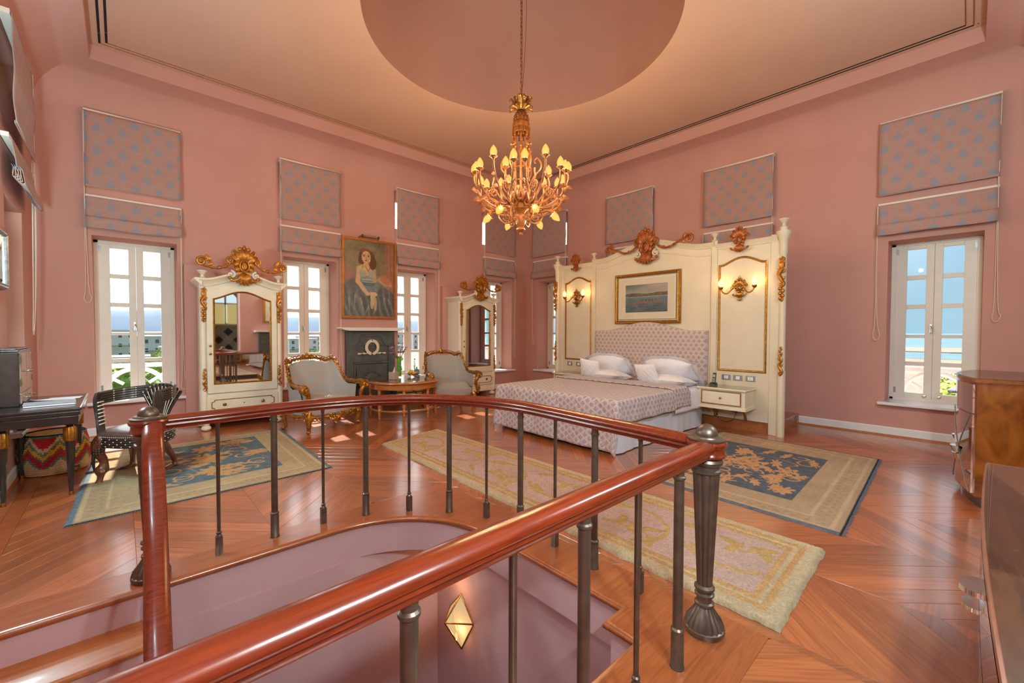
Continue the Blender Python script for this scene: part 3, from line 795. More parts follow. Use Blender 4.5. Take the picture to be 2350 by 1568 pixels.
# blind name = which window it hangs over
LA = ['tall left window behind the carved chair', 'window between the large wardrobe and the portrait', 'window right of the portrait and fireplace', 'corner window behind the smaller wardrobe']
LB = ['corner window left of the bed screen', 'window hidden behind the middle of the bed screen', 'window behind the right end of the bed screen', 'lone window on the right wall']
for i, c in enumerate(WA):
    blind('upper', (c, 0, 0), 0, c, 'flat upper patterned blind above the '+LA[i], 'roman blinds on the walls', 1, [2.62, 2.70, 2.3, 2.5][i], seed=i)
    blind('lower', (c, 0, 0), 0, c, 'short folded lower blind directly over the '+LA[i], 'roman blinds on the walls', -1, [2.75, 2.6, 2.6, 2.5][i], seed=i+10)
for i, c in enumerate(WBc):
    blind('upper', (0, c, 0), -pi/2, c, 'flat upper patterned blind above the '+LB[i], 'roman blinds on the walls', -1, [2.9, 2.9, 2.9, 2.85][i], w=1.16, seed=i+20)
    blind('lower', (0, c, 0), -pi/2, c, 'short folded lower blind directly over the '+LB[i], 'roman blinds on the walls', 1, [2.2, 2.2, 2.2, 1.95][i], w=1.16, seed=i+30)
blind('upper', (RX, WCc, 0), pi/2, 0, 'flat upper blind seen edge-on at the left border of the view', 'roman blinds on the walls', -1, 3.0, w=1.30, seed=41)
blind('lower', (RX, WCc, 0), pi/2, 0, 'lower blind with its stacked folds seen edge-on at the left border', 'roman blinds on the walls', -1, 1.9, w=1.30, seed=42)

# ---------------------------------------------------------------- carved ornament
def Xf(loc, rz=0, s=1, rx=0):
    return Matrix.Translation(Vector(loc)) @ Matrix.Rotation(rz, 4, 'Z') @ Matrix.Rotation(rx, 4, 'X') @ Matrix.Scale(s, 4)
def petal(mb, p0, p1, r, bend=(0, 0, 0), n=7, flat=.45, m=6):
    p0, p1, b = Vector(p0), Vector(p1), Vector(bend)
    pts = [p0.lerp(p1, i/m)+b*sin(pi*i/m) for i in range(m+1)]
    mb.tube(pts, [r*(.45+.75*sin(pi*(i/m)**.8)+.02) if i < m else r*.35 for i in range(m+1)], n, flat=flat, up=(0, 1, 0))
def vol(mb, c, r, sgn, a0=pi/2, turns=1.35, th=.3, y=0):
    """carved volute with a raised eye"""
    p = scroll((c[0], c[1]+y, c[2]), r, turns, a0, sgn, 20, out=.25*r)
    mb.tube(p, [r*th*(1-.55*i/20) for i in range(21)], 7)
    mb.ell((c[0], c[1]+y+r*.2, c[2]), (r*.3, r*.3, r*.3), 8, 5)
def crest(mb, swags=0, w=1.0):
    """rocaille cartouche, about 1 high (-.5 to .5), facing +y"""
    mb.prism([(0, .42), (.13, .34), (.15, .2), (.26, .14), (.2, -.02), (.13, -.2), (.16, -.4), (0, -.47), (-.16, -.4), (-.13, -.2), (-.2, -.02), (-.26, .14), (-.15, .2), (-.13, .34)], -.05, .02, 'xz')
    for a in (-62, -38, -14, 14, 38, 62):
        A = radians(a); petal(mb, (.05*sin(A), .03, .08), (.33*sin(A), .05, .08+.40*cos(A)), .060, (0, .055, 0))
    for a in (-20, 0, 20):
        A = radians(a); mb.ell((.21*sin(A)*1.3, .07, .46*cos(A)), (.05, .045, .055), 8, 6)
    mb.ell((0, .07, .50), (.035, .035, .04), 8, 6)
    for s in (-1, 1):
        vol(mb, (s*.185, .03, .335), .075, -s, pi/2 if s > 0 else pi/2, 1.3, .34)
        vol(mb, (s*.29, .03, .135), .085, -s, pi/2, 1.35, .32)
        petal(mb, (s*.10, .03, .0), (s*.24, .04, .10), .05, (0, .05, 0)); petal(mb, (s*.08, .03, -.12), (s*.21, .03, -.02), .05, (0, .04, 0))
        mb.tube(spl([(s*.07, .03, -.22), (s*.15, .05, -.33), (s*.25, .04, -.36), (s*.30, .03, -.31)], 5), [.045, .045, .045, .042, .04, .04, .04, .038, .035, .034, .033, .032, .031, .03, .03, .03], 7)
        mb.ell((s*.31, .03, -.30), .045, 8, 6)
    for a in (-34, -17, 0, 17, 34):
        A = radians(a); petal(mb, (.03*sin(A), .03, -.16), (.30*sin(A), .03, -.16-.32*cos(A)), .042, (0, .06, 0))
    mb.tube([(.098*cos(t), .085, .01+.135*sin(t)) for t in [2*pi*i/22 for i in range(22)]], .022, 7, closed=True)
    mb.ell((0, .06, .01), (.08, .035, .115), 12, 8)
    p = scroll((0, .095, .02), .05, 1.2, -pi/2, 1, 14, out=.0); mb.tube(p, .010, 6)
    if swags:
        for s in (-1, 1):
            pts = spl([(s*.27, .03, .08), (s*.45, .035, -.06), (s*.68, .035, -.085), (s*.88, .03, .0), (s*w, .03, .10)], 6)
            mb.tube(pts, [.030*(1+.25*sin(i*1.7)) for i in range(len(pts))], 7)
            vol(mb, (s*(w+.10), .03, .045), .115, -s, pi/2+s*.9, 1.4, .34)
            petal(mb, (s*(w-.08), .03, .06), (s*(w+.02), .04, .22), .045); petal(mb, (s*(w-.12), .03, .05), (s*(w-.02), .04, -.04), .04)
            mb.ell((s*.52, .05, -.07), (.05, .04, .045), 8, 6)
def drop(mb, h=1.0, lower=0):
    """vertical carved drop, from z=0 up to h, facing +y"""
    if not lower:
        mb.prism([(-.055, .72*h), (.055, .72*h), (.06, h), (-.06, h)], 0, .045, 'xz')
        vol(mb, (0, .04, .96*h), .055, 1, pi/2, 1.2, .34)
        mb.tube(spl([(-.02, .04, .74*h), (.05, .06, .62*h), (-.01, .06, .48*h), (-.05, .05, .40*h), (.02, .05, .32*h)], 6), [.05-.0009*i for i in range(25)], 7)
        vol(mb, (.02, .05, .56*h), .05, -1, 0, 1.2, .34)
        for s in (-1, 1):
            petal(mb, (.01*s, .04, .66*h), (.085*s, .05, .74*h), .034); petal(mb, (0, .04, .50*h), (.08*s, .05, .57*h), .03); petal(mb, (0, .04, .36*h), (.07*s, .045, .43*h), .028)
        petal(mb, (0, .05, .92*h), (0, .06, .74*h), .05)
        for i in range(5): mb.ell((.028*(-1)**i, .04, (.30-.055*i)*h), (.045-.003*i, .035, .05), 8, 6)
        petal(mb, (0, .03, .10*h), (0, .03, 0), .035)
    else:
        mb.tube(spl([(.02, .04, 0.02), (-.05, .05, .14*h), (.04, .06, .34*h), (-.04, .05, .52*h), (.02, .04, .66*h)], 6), [.055-.001*i for i in range(25)], 7)
        vol(mb, (-.01, .04, .08*h), .06, 1, 0, 1.3, .34)
        for s in (-1, 1):
            petal(mb, (0, .04, .30*h), (.08*s, .05, .40*h), .032); petal(mb, (0, .04, .50*h), (.075*s, .05, .60*h), .03); petal(mb, (0, .04, .66*h), (.06*s, .05, .76*h), .026)
        for i in range(4): mb.ell((.03*(-1)**i, .04, (.68+.075*i)*h), (.042-.004*i, .035, .05), 8, 6)
        petal(mb, (0, .03, .9*h), (0, .04, h), .035)
def finial(mb, x, y, z, s=1):
    mb.lathe([(.052*s, 0), (.052*s, .012*s), (.026*s, .03*s), (.022*s, .06*s), (.052*s, .095*s), (.07*s, .115*s), (.066*s, .128*s), (.03*s, .138*s), (0, .145*s)], 14, (x, y, z))

# ---------------------------------------------------------------- wardrobes with mirror doors
def wardrobe(name, label, loc, W, crest_mat):
    """front at local y=0 facing +y; x centred; back at y=-.52"""
    t = thing(name, label, 'wardrobe', loc, 0, 'cream mirror wardrobes')
    h = W/2; D = .50
    topz = lambda x: 2.25+.12*max(0, cos(min(1, abs(x)/(h*.86))*pi/2))**1.6      # arched cornice line
    N = 24; X = [-h+.03+(W-.06)*i/N for i in range(N+1)]
    mb = MB()                                                       # carcass
    mb.box(-h+.03, h-.03, -D, -.02, .13, 2.12); mb.box(-h+.02, h-.02, -D, -.005, .11, .17)
    mb.prism([(x, 2.12) for x in (-h+.03, h-.03)]+[(x, topz(x)) for x in reversed(X)], -D, -.01, 'xz')
    for s in (-1, 1):
        x = s*(h-.045); mb.lathe([(.050, .13), (.050, .60), (.042, .62), (.042, 2.10), (.050, 2.14), (.050, 2.22)], 14, (x, -.045, 0))
    mb.build('carcass', M_cream, t, bevel=0, angle=40)
    mb = MB()
    path = [(-h-.0, -.50, topz(-h)), (-h-.0, .0, topz(-h))]+[(x, .0, topz(x)) for x in X]+[(h+.0, .0, topz(h)), (h, -.50, topz(h))]
    prof = [(0, -.10), (0.02, -.10), (.03, -.06), (.065, -.03), (.085, -.01), (.085, .012), (.06, .02), (0, .02)]
    m2 = [(-a, b) for a, b in prof]
    mb.sweep(path[1:-1], [(-a, b) for a, b in prof], up=(0, 0, 1))
    for s in (-1, 1): mb.prism([(s*(h-.03), topz(h)-.10), (s*(h+.055), topz(h)-.01), (s*(h+.055), topz(h)+.018), (s*(h-.03), topz(h)+.018)], -.50, .07, 'xz')
    mb.sweep([(x, -.012, 2.115+(topz(x)-2.25)*1.0) for x in X[1:-1]], [(0, -.012), (.02, -.012), (.026, .004), (.016, .016), (0, .016)])
    mb.build('cornice', M_cream, t, angle=40)
    for s in (-1, 1):
        mb = MB(); finial(mb, s*(h-.045), -.03, topz(h)+.012, .95); mb.build('finial', M_cream, t)
    for s in (-1, 1):                                               # scrolled white ends of the broken pediment
        mb = MB(); vol(mb, (s*.165, .085, 2.345), .058, s, pi/2, 1.4, .30); mb.build('pediment_scroll', M_cream, t)
    # door with mirror and gilt slip
    dx = h-.085; dtop = lambda x: 2.07+.115*max(0, cos(min(1, abs(x)/dx)*pi/2))**1.4
    mx = dx-.08; mtop = lambda x: 1.975+.125*max(0, cos(min(1, abs(x)/mx)*pi/2))**1.4
    XM = [-mx+2*mx*i/N for i in range(N+1)]; XD = [-dx+2*dx*i/N for i in range(N+1)]
    z0 = .56; mz = .69
    outer = [(-dx, z0), (dx, z0)]+[(x, dtop(x)) for x in reversed(XD)]
    inner = [(-mx, mz), (mx, mz)]+[(x, mtop(x)) for x in reversed(XM)]
    mb = MB(); n = len(outer)
    va = [(x, .012, z) for x, z in outer]+[(x, .012, z) for x, z in inner]+[(x, -.01, z) for x, z in outer]+[(x, -.01, z) for x, z in inner]
    mb.add(va, [(i, (i+1) % n, n+(i+1) % n, n+i) for i in range(n)]+[(2*n+i, 2*n+(i+1) % n, (i+1) % n, i) for i in range(n)]+[(n+i, n+(i+1) % n, 3*n+(i+1) % n, 3*n+i) for i in range(n)])
    door = mb.build('door', M_cream, t, angle=40)
    mb = MB(); mb.sweep([(x, .012, z) for x, z in inner], [(-.002, -.004), (.022, -.004), (.022, .006), (.010, .014), (-.002, .006)], closed=True, up=(0, 1, 0)); mb.build('gilt_slip', M_gold, door)
    mb = MB(); mb.prism(inner, -.006, .004, 'xz'); mb.build('mirror', M_mirror, door, smooth=False)
    mb = MB()
    for z in (1.27, 1.15): mb.lathe([(.018, 0), (.018, .004), (.010, .008), (.009, .016), (.014, .022), (0, .026)], 12); 
    k = len(mb.v)//2; mb.v = [(dx-.04+v[0], .012+v[2], (1.27 if i < k else 1.15)+v[1]) for i, v in enumerate(mb.v)]
    mb.build('lock_knob', M_brass, door)
    # bottom drawer
    mb = MB(); mb.box(-dx-.01, dx+.01, -.01, .012, .26, .50); dr = mb.build('drawer', M_cream, t, smooth=False, bevel=.004)
    b = .035; a0, a1, c0, c1 = -dx+.05, dx-.05, .305, .455
    oct_ = [(a0+b, c0), (a1-b, c0), (a1-b, c0+b*.6), (a1, c0+b), (a1, c1-b), (a1-b, c1-b*.6), (a1-b, c1), (a0+b, c1), (a0+b, c1-b*.6), (a0, c1-b), (a0, c0+b), (a0+b, c0+b*.6)]
    mb = MB(); mb.sweep([(x, .012, z) for x, z in oct_], [(-.006, -.002), (.006, -.002), (.005, .005), (-.005, .005)], closed=True, up=(0, 1, 0)); mb.build('gilt_line', M_brass, dr)
    for s in (-1, 1):
        mb = MB(); mb.lathe([(.026, 0), (.026, .004), (.012, .008), (.010, .016), (.018, .026), (.010, .034), (0, .036)], 12)
        mb.v = [(s*dx*.55+v[0], .012+v[2], .38+v[1]) for v in mb.v]; mb.build('drawer_knob', M_brass, dr)
    mb = MB(); mb.lathe([(.009, 0), (.009, .004), (0, .005)], 8); mb.v = [(v[0], .012+v[2], .38+v[1]) for v in mb.v]; mb.build('keyhole', M_bronze, dr)
    for sx in (-1, 1):
        for yy in (-.06, -.46):
            mb = MB(); mb.lathe([(.040, 0), (.058, .012), (.066, .035), (.055, .062), (.036, .078), (.05, .092), (.05, .12)], 16, (sx*(h-.07), yy, 0)); mb.build('bun_foot', M_cream, t)
    mb = MB(); mb.xf = Xf((0, .10, 2.47), 0, .60); crest(mb, 1, .78); mb.build('gilt_crest', crest_mat, t)
    for s in (-1, 1):
        mb = MB(); mb.xf = Xf((s*(h-.05), .0, 1.62), 0, .50); drop(mb, 1.0); mb.build('gilt_drop', crest_mat, t)
        mb = MB(); mb.xf = Xf((s*(h-.05), .0, .60), 0, .34); drop(mb, 1.0, 1); mb.build('gilt_drop', crest_mat, t)
    return t
M_gcrest = mat('crest_gilt', (.50, .19, .025), .36, .6, noise=(20, .45), bump=(30, .2))
wardrobe('mirror_wardrobe', 'large cream wardrobe with gilt crest standing left of the fireplace', (6.775, .62, 0), 1.10, M_gcrest)
wardrobe('mirror_wardrobe', 'smaller looking cream wardrobe with gilt crest near the room corner', (2.135, .60, 0), 1.06, M_gcrest)

# ---------------------------------------------------------------- fireplace, portrait, picture lamp
fp = thing('fireplace', 'grey slate fireplace with a white shelf and cream wreath below the portrait', 'fireplace', (4.46, 0, 0))
mb = MB(); mb.box(-.505, .505, 0, .085, 0, 1.50); mb.box(-.47, .47, .085, .10, 1.20, 1.49)
mb.box(-.505, -.36, .085, .105, 0, 1.22); mb.box(.36, .505, .085, .105, 0, 1.22)
o = mb.build('slate_surround', M_slate, fp, smooth=False, bevel=.006)
mb = MB(); pth = [(-.50, .105, 1.20), (-.36, .105, 1.20)]+[(-.36+.12*sin(t)*1.0, .105, 1.32-.12*cos(t)) for t in [pi/2*i/6 for i in range(1, 7)]]+[(-.2, .105, 1.40), (.2, .105, 1.40)]+[(.36-.12*sin(t), .105, 1.32-.12*cos(t)) for t in [pi/2*(6-i)/6 for i in range(0, 7)]]+[(.5, .105, 1.20)]
mb.sweep(pth, [(-.014, -.004), (.014, -.004), (.010, .012), (-.010, .012)], up=(0, 1, 0)); mb.build('ogee_moulding', M_slate, fp)
mb = MB()
for q, y in (((-.36, .36, .0, .86), .02), ((-.30, .30, .0, .76), .0)):
    x0, x1, z0, z1 = q; mb.sweep([(x0, .09+y, z0), (x0, .09+y, z1), (x1, .09+y, z1), (x1, .09+y, z0)], [(-.02, -.01), (.02, -.01), (.012, .016), (-.012, .016)], up=(0, 1, 0))
mb.build('opening_frame', M_slate, fp)
mb = MB(); mb.box(-.29, .29, .085, .095, 0, .75); f = mb.build('fireback', M_slate, fp, smooth=False)
mb = MB()
for a in range(-60, 61, 20):
    A = radians(a); petal(mb, (0, .10, .50), (.16*sin(A), .105, .50+.17*cos(A)), .028, (0, .02, 0))
mb.tube(arc_ := [(.25*cos(t), .10, .40+.27*sin(t)) for t in [pi*i/16 for i in range(17)]], .016, 6); mb.build('cast_palmette', M_slate, f)
mb = MB(); mb.prism([(-.66, 1.545), (-.60, 1.52), (-.50, 1.50), (.50, 1.50), (.60, 1.52), (.66, 1.545), (.66, 1.565), (-.66, 1.565)], 0, .25, 'xz')
mb.build('mantel_shelf', M_stone, fp, smooth=False, bevel=.006)
mb = MB()
for s in (-1, 1):
    for i in range(11):
        A = -pi/2+s*(.15+i*.26); r_ = .118
        c_ = (r_*cos(A), .112, 1.17+r_*sin(A)*1.08); d_ = A+s*pi/2
        for o_ in (-.5, .5): petal(mb, c_, (c_[0]+.05*cos(d_+o_), .12, c_[2]+.05*sin(d_+o_)), .018, (0, .01, 0), n=5, m=4)
        mb.ell(c_, .014, 6, 4)
    p = [(s*.03, .112, 1.055), (s*.12, .115, 1.045), (s*.2, .115, 1.052), (s*.27, .115, 1.04)]
    mb.tube(spl(p, 4), [.014+.008*sin(i*1.3) for i in range(13)], 6); mb.ell((s*.275, .115, 1.045), (.025, .012, .02), 8, 5)
mb.build('laurel_wreath', M_bone, fp)
mb = MB(); mb.box(-.66, .66, .0, .42, .0, .012); mb.build('hearth_slab', M_slate, fp, smooth=False)

def portrait_px(u, v):
    W, H = 1.05, 1.50; x = u/W; y = v/H                      # y up
    n1 = fnoise(x*6, y*9, 3); n2 = fnoise(x*22, y*30, 5)
    c = np.stack([150-30*x-20*y+40*(n1-.5), 128-30*x-12*y+36*(n1-.5), 98-24*x-8*y+32*(n1-.5)], 1)
    def put(mask, col, soft=None, amt=.92):
        m = np.clip(mask, 0, 1)[:, None]*amt
        c[:] = c*(1-m)+np.asarray(col, float)*m
    def E(cx, cy, rx, ry, rot=0, s=8):
        dx = (x-cx)*W; dy = (y-cy)*H; cr, sr = cos(rot), sin(rot)
        a = (dx*cr+dy*sr)/(rx*W); b = (-dx*sr+dy*cr)/(ry*H)
        return np.clip((1-np.sqrt(a*a+b*b))*s+.5, 0, 1)
    def cap(x0, y0, x1, y1, r0, r1, s=60):
        ax, ay, bx, by = x0*W, y0*H, x1*W, y1*H; px, py = x*W, y*H
        t = np.clip(((px-ax)*(bx-ax)+(py-ay)*(by-ay))/((bx-ax)**2+(by-ay)**2), 0, 1)
        d = np.hypot(px-ax-t*(bx-ax), py-ay-t*(by-ay)); return np.clip((r0+(r1-r0)*t-d)*s+.5, 0, 1)
    put(np.clip((x-.78)*14, 0, 1)*np.clip((y-.30)*6, 0, 1), (140, 92, 70), amt=.75)                      # curtain
    put((np.sin(x*90+y*4) > .2)*np.clip((x-.80)*14, 0, 1)*np.clip((y-.35)*6, 0, 1), (176, 106, 82), amt=.5)
    put(np.clip((.40-y)*7, 0, 1), (88, 84, 80)); put(E(.14, .50, .25, .12, .1), (136, 104, 96)); put(E(.06, .55, .14, .06), (150, 108, 90))
    put(E(.30, .56, .10, .05), (120, 112, 106)); put(E(.78, .42, .18, .13, -.35), (160, 140, 108)); put(E(.82, .50, .13, .05, -.5), (168, 104, 66)); put(E(.90, .36, .10, .06, -.7), (150, 98, 72))
    sk = (196, 156, 118)
    put(E(.44, .27, .50, .24, -.18), (92, 92, 90)); put(E(.30, .14, .44, .24), (98, 100, 98)); put(E(.72, .18, .36, .22, -.25), (84, 86, 88))
    put(E(.50, .40, .20, .10), (110, 118, 120))
    fold = np.sin((x*1.0+.35*y)*48+6*fnoise(x*5, y*5, 8))
    low = np.clip((.42-y)*9, 0, 1)
    put(np.clip((fold-.55)*3, 0, 1)*low*np.clip(n1*1.4, 0, 1), (150, 148, 134), amt=.5); put(np.clip((-fold-.4)*2.5, 0, 1)*low, (66, 68, 70), amt=.38)
    put(E(.46, .52, .13, .13), (126, 132, 130)); put(E(.47, .44, .14, .04), (84, 94, 96)); put(E(.47, .49, .135, .012), (150, 150, 140)); put(E(.47, .46, .135, .008), (150, 150, 140))
    put(E(.44, .63, .14, .09), sk); put(cap(.30, .63, .27, .46, .055, .050), sk); put(cap(.27, .46, .46, .30, .048, .036), sk); put(cap(.46, .30, .58, .31, .030, .026), sk)
    put(E(.60, .30, .055, .028, -.2), (206, 168, 130)); put(cap(.58, .62, .60, .48, .045, .04), (176, 136, 104))
    put(E(.36, .57, .07, .05, .5), (150, 148, 136)); put(E(.54, .57, .065, .05, -.5), (150, 150, 138))
    put(cap(.36, .64, .36, .70, .008, .008), (130, 110, 84)); put(cap(.41, .67, .47, .60, .006, .006), (120, 88, 60)); put(cap(.53, .67, .47, .60, .006, .006), (120, 88, 60))
    put(E(.445, .71, .050, .055), (188, 146, 110)); put(E(.44, .80, .155, .085), (92, 60, 42)); put(E(.34, .74, .065, .055), (88, 58, 42)); put(E(.56, .71, .075, .085), (84, 54, 40)); put(E(.41, .865, .11, .035), (112, 72, 46))
    put(E(.43, .785, .088, .082), (204, 162, 124)); put(E(.475, .775, .045, .07), (180, 138, 104), amt=.6)
    for ex in (.385, .475): put(E(ex, .800, .022, .007, s=4), (70, 50, 42)); put(E(ex, .815, .028, .004, s=3), (96, 64, 46))
    put(E(.425, .778, .010, .026, s=3), (170, 124, 94), amt=.7); put(E(.428, .742, .026, .008, s=4), (150, 62, 52)); put(E(.50, .742, .008, .006), (230, 220, 200))
    put(E(.57, .245, .050, .08, .15), (192, 166, 130)); put(E(.55, .17, .035, .07), (182, 156, 124)); put(E(.62, .17, .03, .09), (170, 146, 118))
    put((np.sin(x*150) > .4)*E(.57, .21, .06, .10), (150, 128, 102), amt=.5)
    for q in ((.22, .28, .20, .08), (.32, .24, .40, .02), (.48, .14, .42, .04), (.10, .24, .12, .05), (.80, .26, .78, .16), (.88, .24, .90, .17)):
        put(cap(*q, .012, .004, 80), (170, 160, 132), amt=.7)
    return c*1.07+10*(n2[:, None]-.5)*2
pt = thing('portrait_painting', 'large oil portrait of a seated woman in a grey satin gown over the mantel', 'painting', (4.485, .02, 1.75))
pt.rotation_euler = (radians(-1.2), 0, 0)
pw, ph = 1.13, 1.575
mb = MB(); mb.sweep([(-pw/2, .03, 0), (pw/2, .03, 0), (pw/2, .03, ph), (-pw/2, .03, ph)], [(0, -.03), (.0, .03), (-.012, .036), (-.03, .024), (-.045, .012), (-.045, -.03)], closed=True, up=(0, -1, 0))
M_frame = mat('amber_gilt_frame', (.45, .15, .025), .4, .45, noise=(14, .25))
mb.build('frame', M_frame, pt)
o = painted('canvas', 1.05, 1.495, 190, 270, lambda u, v: portrait_px(1.05-u, v), M_paint, pt, 'xz', .036, -.525, .04)
mb = MB(); mb.box(-.53, .53, .0, .03, .03, ph-.03); mb.build('backing', M_trimw, pt, smooth=False)
pl = thing('picture_light', 'slim bronze picture lamp mounted on top of the portrait frame', 'lamp', (4.5, .02, 3.33))
mb = MB(); mb.tube([(-.15, .14, .035), (.15, .14, .035)], .022, 10); mb.build('lamp_tube', M_brass, pl)
mb = MB()
for s in (-1, 1): mb.tube([(s*.165, .135, .04), (s*.185, .09, .03), (s*.20, .02, 0)], .008, 6); mb.box(s*.165-.012, s*.165+.012, .115, .165, .012, .060)
mb.build('bracket', M_bronze, pl)
mb = MB(); mb.box(-.13, .13, .148, .163, .024, .048); mb.build('glass_strip', M_chrome, pl, smooth=False)
# ---------------------------------------------------------------- bed screen (panelled headboard wall)
XS = 1.276
bs = thing('bed_screen', 'tall ivory panelled screen with gilt carvings behind the bed', 'screen', (1.24, 4.35, .17))
def Y(y): return y
mb = MB()
YL, YR, Y1, Y2 = 2.30, 6.40, 3.20, 5.52
ctop = lambda y: 2.90+.20*max(0, cos(min(1, abs(y-4.36)/.95)*pi/2))**1.5
ys = [Y1+(Y2-Y1)*i/32 for i in range(33)]
mb.prism([(Y1, .17), (Y2, .17)]+[(y, ctop(y)) for y in reversed(ys)], 1.20, 1.262, 'yz')
mb.prism([(YL, .17), (Y1, .17), (Y1, 2.86), (YL, 2.86)], 1.20, 1.262, 'yz')
mb.prism([(Y2, .17), (YR, .17), (YR, 2.86), (Y2, 2.86)], 1.20, 1.262, 'yz')
mb.build('panel_body', M_panel, bs, world=True, smooth=False)
mb = MB()                                                    # cornice mouldings
prof = [(0, -.07), (-.018, -.07), (-.022, -.045), (-.045, -.02), (-.055, 0), (-.04, .016), (0, .016)]
prof = [(-a, b) for a, b in prof]
mb.sweep([(1.262, y, ctop(y)) for y in reversed(ys)], [(-a, b) for a, b in prof])
for a, b in ((YL, Y1-.03), (Y2+.03, YR)): mb.sweep([(1.262, b, 2.86), (1.262, a, 2.86)], [(-a_, b_) for a_, b_ in prof])
mb.build('cornice', M_panel, bs, world=True, angle=40)
for y in (Y1, Y2):
    mb = MB(); mb.box(1.262, 1.280, y-.045, y+.045, .17, 2.94); mb.build('stile', M_panel, bs, world=True, smooth=False, bevel=.004)
for y in (YL, YR):
    mb = MB(); mb.box(1.20, 1.275, y-.09, y+.09, .0, 2.90); mb.build('end_stile', M_panel, bs, world=True, smooth=False, bevel=.006)
for y in (YL-.055, YR+.065):
    mb = MB(); mb.lathe([(.052, 0), (.052, .94), (.044, .96), (.044, 2.60), (.052, 2.62), (.056, 2.80), (.075, 2.85), (.095, 2.90), (.095, 2.93), (.05, 2.94), (.05, 2.98)], 18, (1.262, y, 0))
    p = mb.build('post', M_panel, bs, world=True, angle=40)
    mb = MB(); finial(mb, 1.262, y, 2.975, 1.0); mb.build('finial', M_panel, p).location = tuple(-Vector(bs.location))
for y in (Y1, Y2):
    mb = MB(); finial(mb, 1.262, y, 2.93, .9); mb.build('finial', M_panel, bs, world=True)
M_crw = mat('stained_carving', (.36, .095, .018), .4, .25, noise=(20, .4), bump=(30, .2))
for y, z, s, sw in ((2.785, 2.90, .36, 0), (4.365, 2.995, .64, 1), (5.90, 2.885, .385, 0)):
    mb = MB(); mb.xf = Xf((1.318, y, z), -pi/2, s); crest(mb, sw, 1.12); mb.build('carved_crest', M_crw, bs, world=True)
for s in (-1, 1):
    mb = MB(); mb.xf = Xf((1.30, 4.365, 2.90), -pi/2, 1); vol(mb, (s*.175, .02, -.02), .062, s, pi/2, 1.4, .30); mb.build('white_scroll', M_panel, bs, world=True)
for y in (YL-.055, YR+.065):
    mb = MB(); mb.xf = Xf((1.305, y, 1.93), -pi/2, .62); drop(mb, 1.0); mb.build('carved_drop', M_gcrest, bs, world=True)
    mb = MB(); mb.xf = Xf((1.305, y, .88), -pi/2, .42); drop(mb, 1.0, 1); mb.build('carved_drop', M_gcrest, bs, world=True)
def arched(y0, y1, z0, z1, rise, x, n=20):
    c = (y0+y1)/2; h = (y1-y0)/2
    top = []
    for i in range(n+1):
        y = y1-(y1-y0)*i/n; q = abs(y-c)/h
        top.append((x, y, z1+rise*max(0, cos(min(1, q/.86)*pi/2))**1.3))
    return [(x, y0, z0), (x, y1, z0)]+top
for y0, y1, z0, z1 in ((2.48, 3.13, .93, 2.50), (5.60, 6.255, .91, 2.53)):
    mb = MB(); mb.sweep(arched(y0, y1, z0, z1, .10, 1.262), [(-.018, -.004), (.018, -.004), (.016, .008), (.004, .016), (-.012, .012)], closed=True, up=(1, 0, 0))
    mb.build('gilt_moulding', M_gold, bs, world=True, angle=40)
for y0, y1 in ((3.27, 5.45), ):
    mb = MB(); mb.sweep(arched(y0-.01, y1+.01, .2, 2.72, .16, 1.262, 30), [(-.012, -.004), (.012, -.004), (.006, .008), (-.006, .008)], closed=True, up=(1, 0, 0)); mb.build('panel_bead', M_panel, bs, world=True)

# headboard, bed
bed = thing('bed', 'wide double bed with a white skirt and curved sprigged headboard', 'bed', (2.6, 4.355, 0))
HY0, HY1 = 3.27, 5.44
hz = lambda y: 1.525+.155*(.5+.5*cos(min(1, abs(y-4.355)/.86)*pi))
ys = [HY0+(HY1-HY0)*i/40 for i in range(41)]
mb = MB()
def hbf(a, b):
    y = HY0+(HY1-HY0)*a; z = .25+(hz(y)-.25)*b
    e_ = min(1, min(a, 1-a)*28, (1-b)*26)
    return (1.295+.075*sqrt(max(0, 1-(1-e_)**2)), y, z)
mb.grid(hbf, 64, 40, uv=lambda a, b: ((HY1-HY0)*a, .25+(hz(HY0+(HY1-HY0)*a)-.25)*b))
mb.prism([(HY0, .25), (HY1, .25)]+[(y, hz(y)) for y in reversed(ys)], 1.264, 1.296, 'yz')
mb.build('headboard', M_headb, bed, world=True, angle=60)
mb = MB(); mb.box(1.40, 3.72, 3.34, 5.37, .08, .30); mb.build('bed_base', M_linen2, bed, world=True, smooth=False)
mb = MB()                                                    # gathered skirt
def skf(a, b):
    per = 2*(2.40)+2.10; d = a*per
    if d < 2.40: p, n_ = (1.38+d, 5.40), (0, 1)
    elif d < 4.50: p, n_ = (3.78, 5.40-(d-2.40)), (1, 0)
    else: p, n_ = (3.78-(d-4.50), 3.30), (0, -1)
    q = .012*sin(d*9)*(1-b)+.006*sin(d*31)*(1-b)
    return (p[0]+n_[0]*q, p[1]+n_[1]*q, .012+(.345-.012)*b)
mb.grid(skf, 180, 4); mb.build('bed_skirt', M_linen2, bed, world=True)
def softbox(x0, x1, y0, y1, z0, z1, r, nx=40, ny=40):
    """rounded mattress like slab"""
    mb = MB()
    for (za, zb, sgn) in ((z1, z0, 1), ):
        def f(a, b):
            x = lp(x0, x1, a); y = lp(y0, y1, b)
            ex = max(0, (x0+r-x), (x-(x1-r))); ey = max(0, (y0+r-y), (y-(y1-r)))
            d = min(r, sqrt(ex*ex+ey*ey)); return (x, y, z1-(r-sqrt(max(0, r*r-d*d))))
        mb.grid(f, nx, ny)
    mb.box(x0+.004, x1-.004, y0+.004, y1-.004, z0, z1-r*.98)
    return mb
softbox(1.38, 3.74, 3.32, 5.39, .34, .60, .05).build('mattress', M_linen, bed, world=True, angle=60)

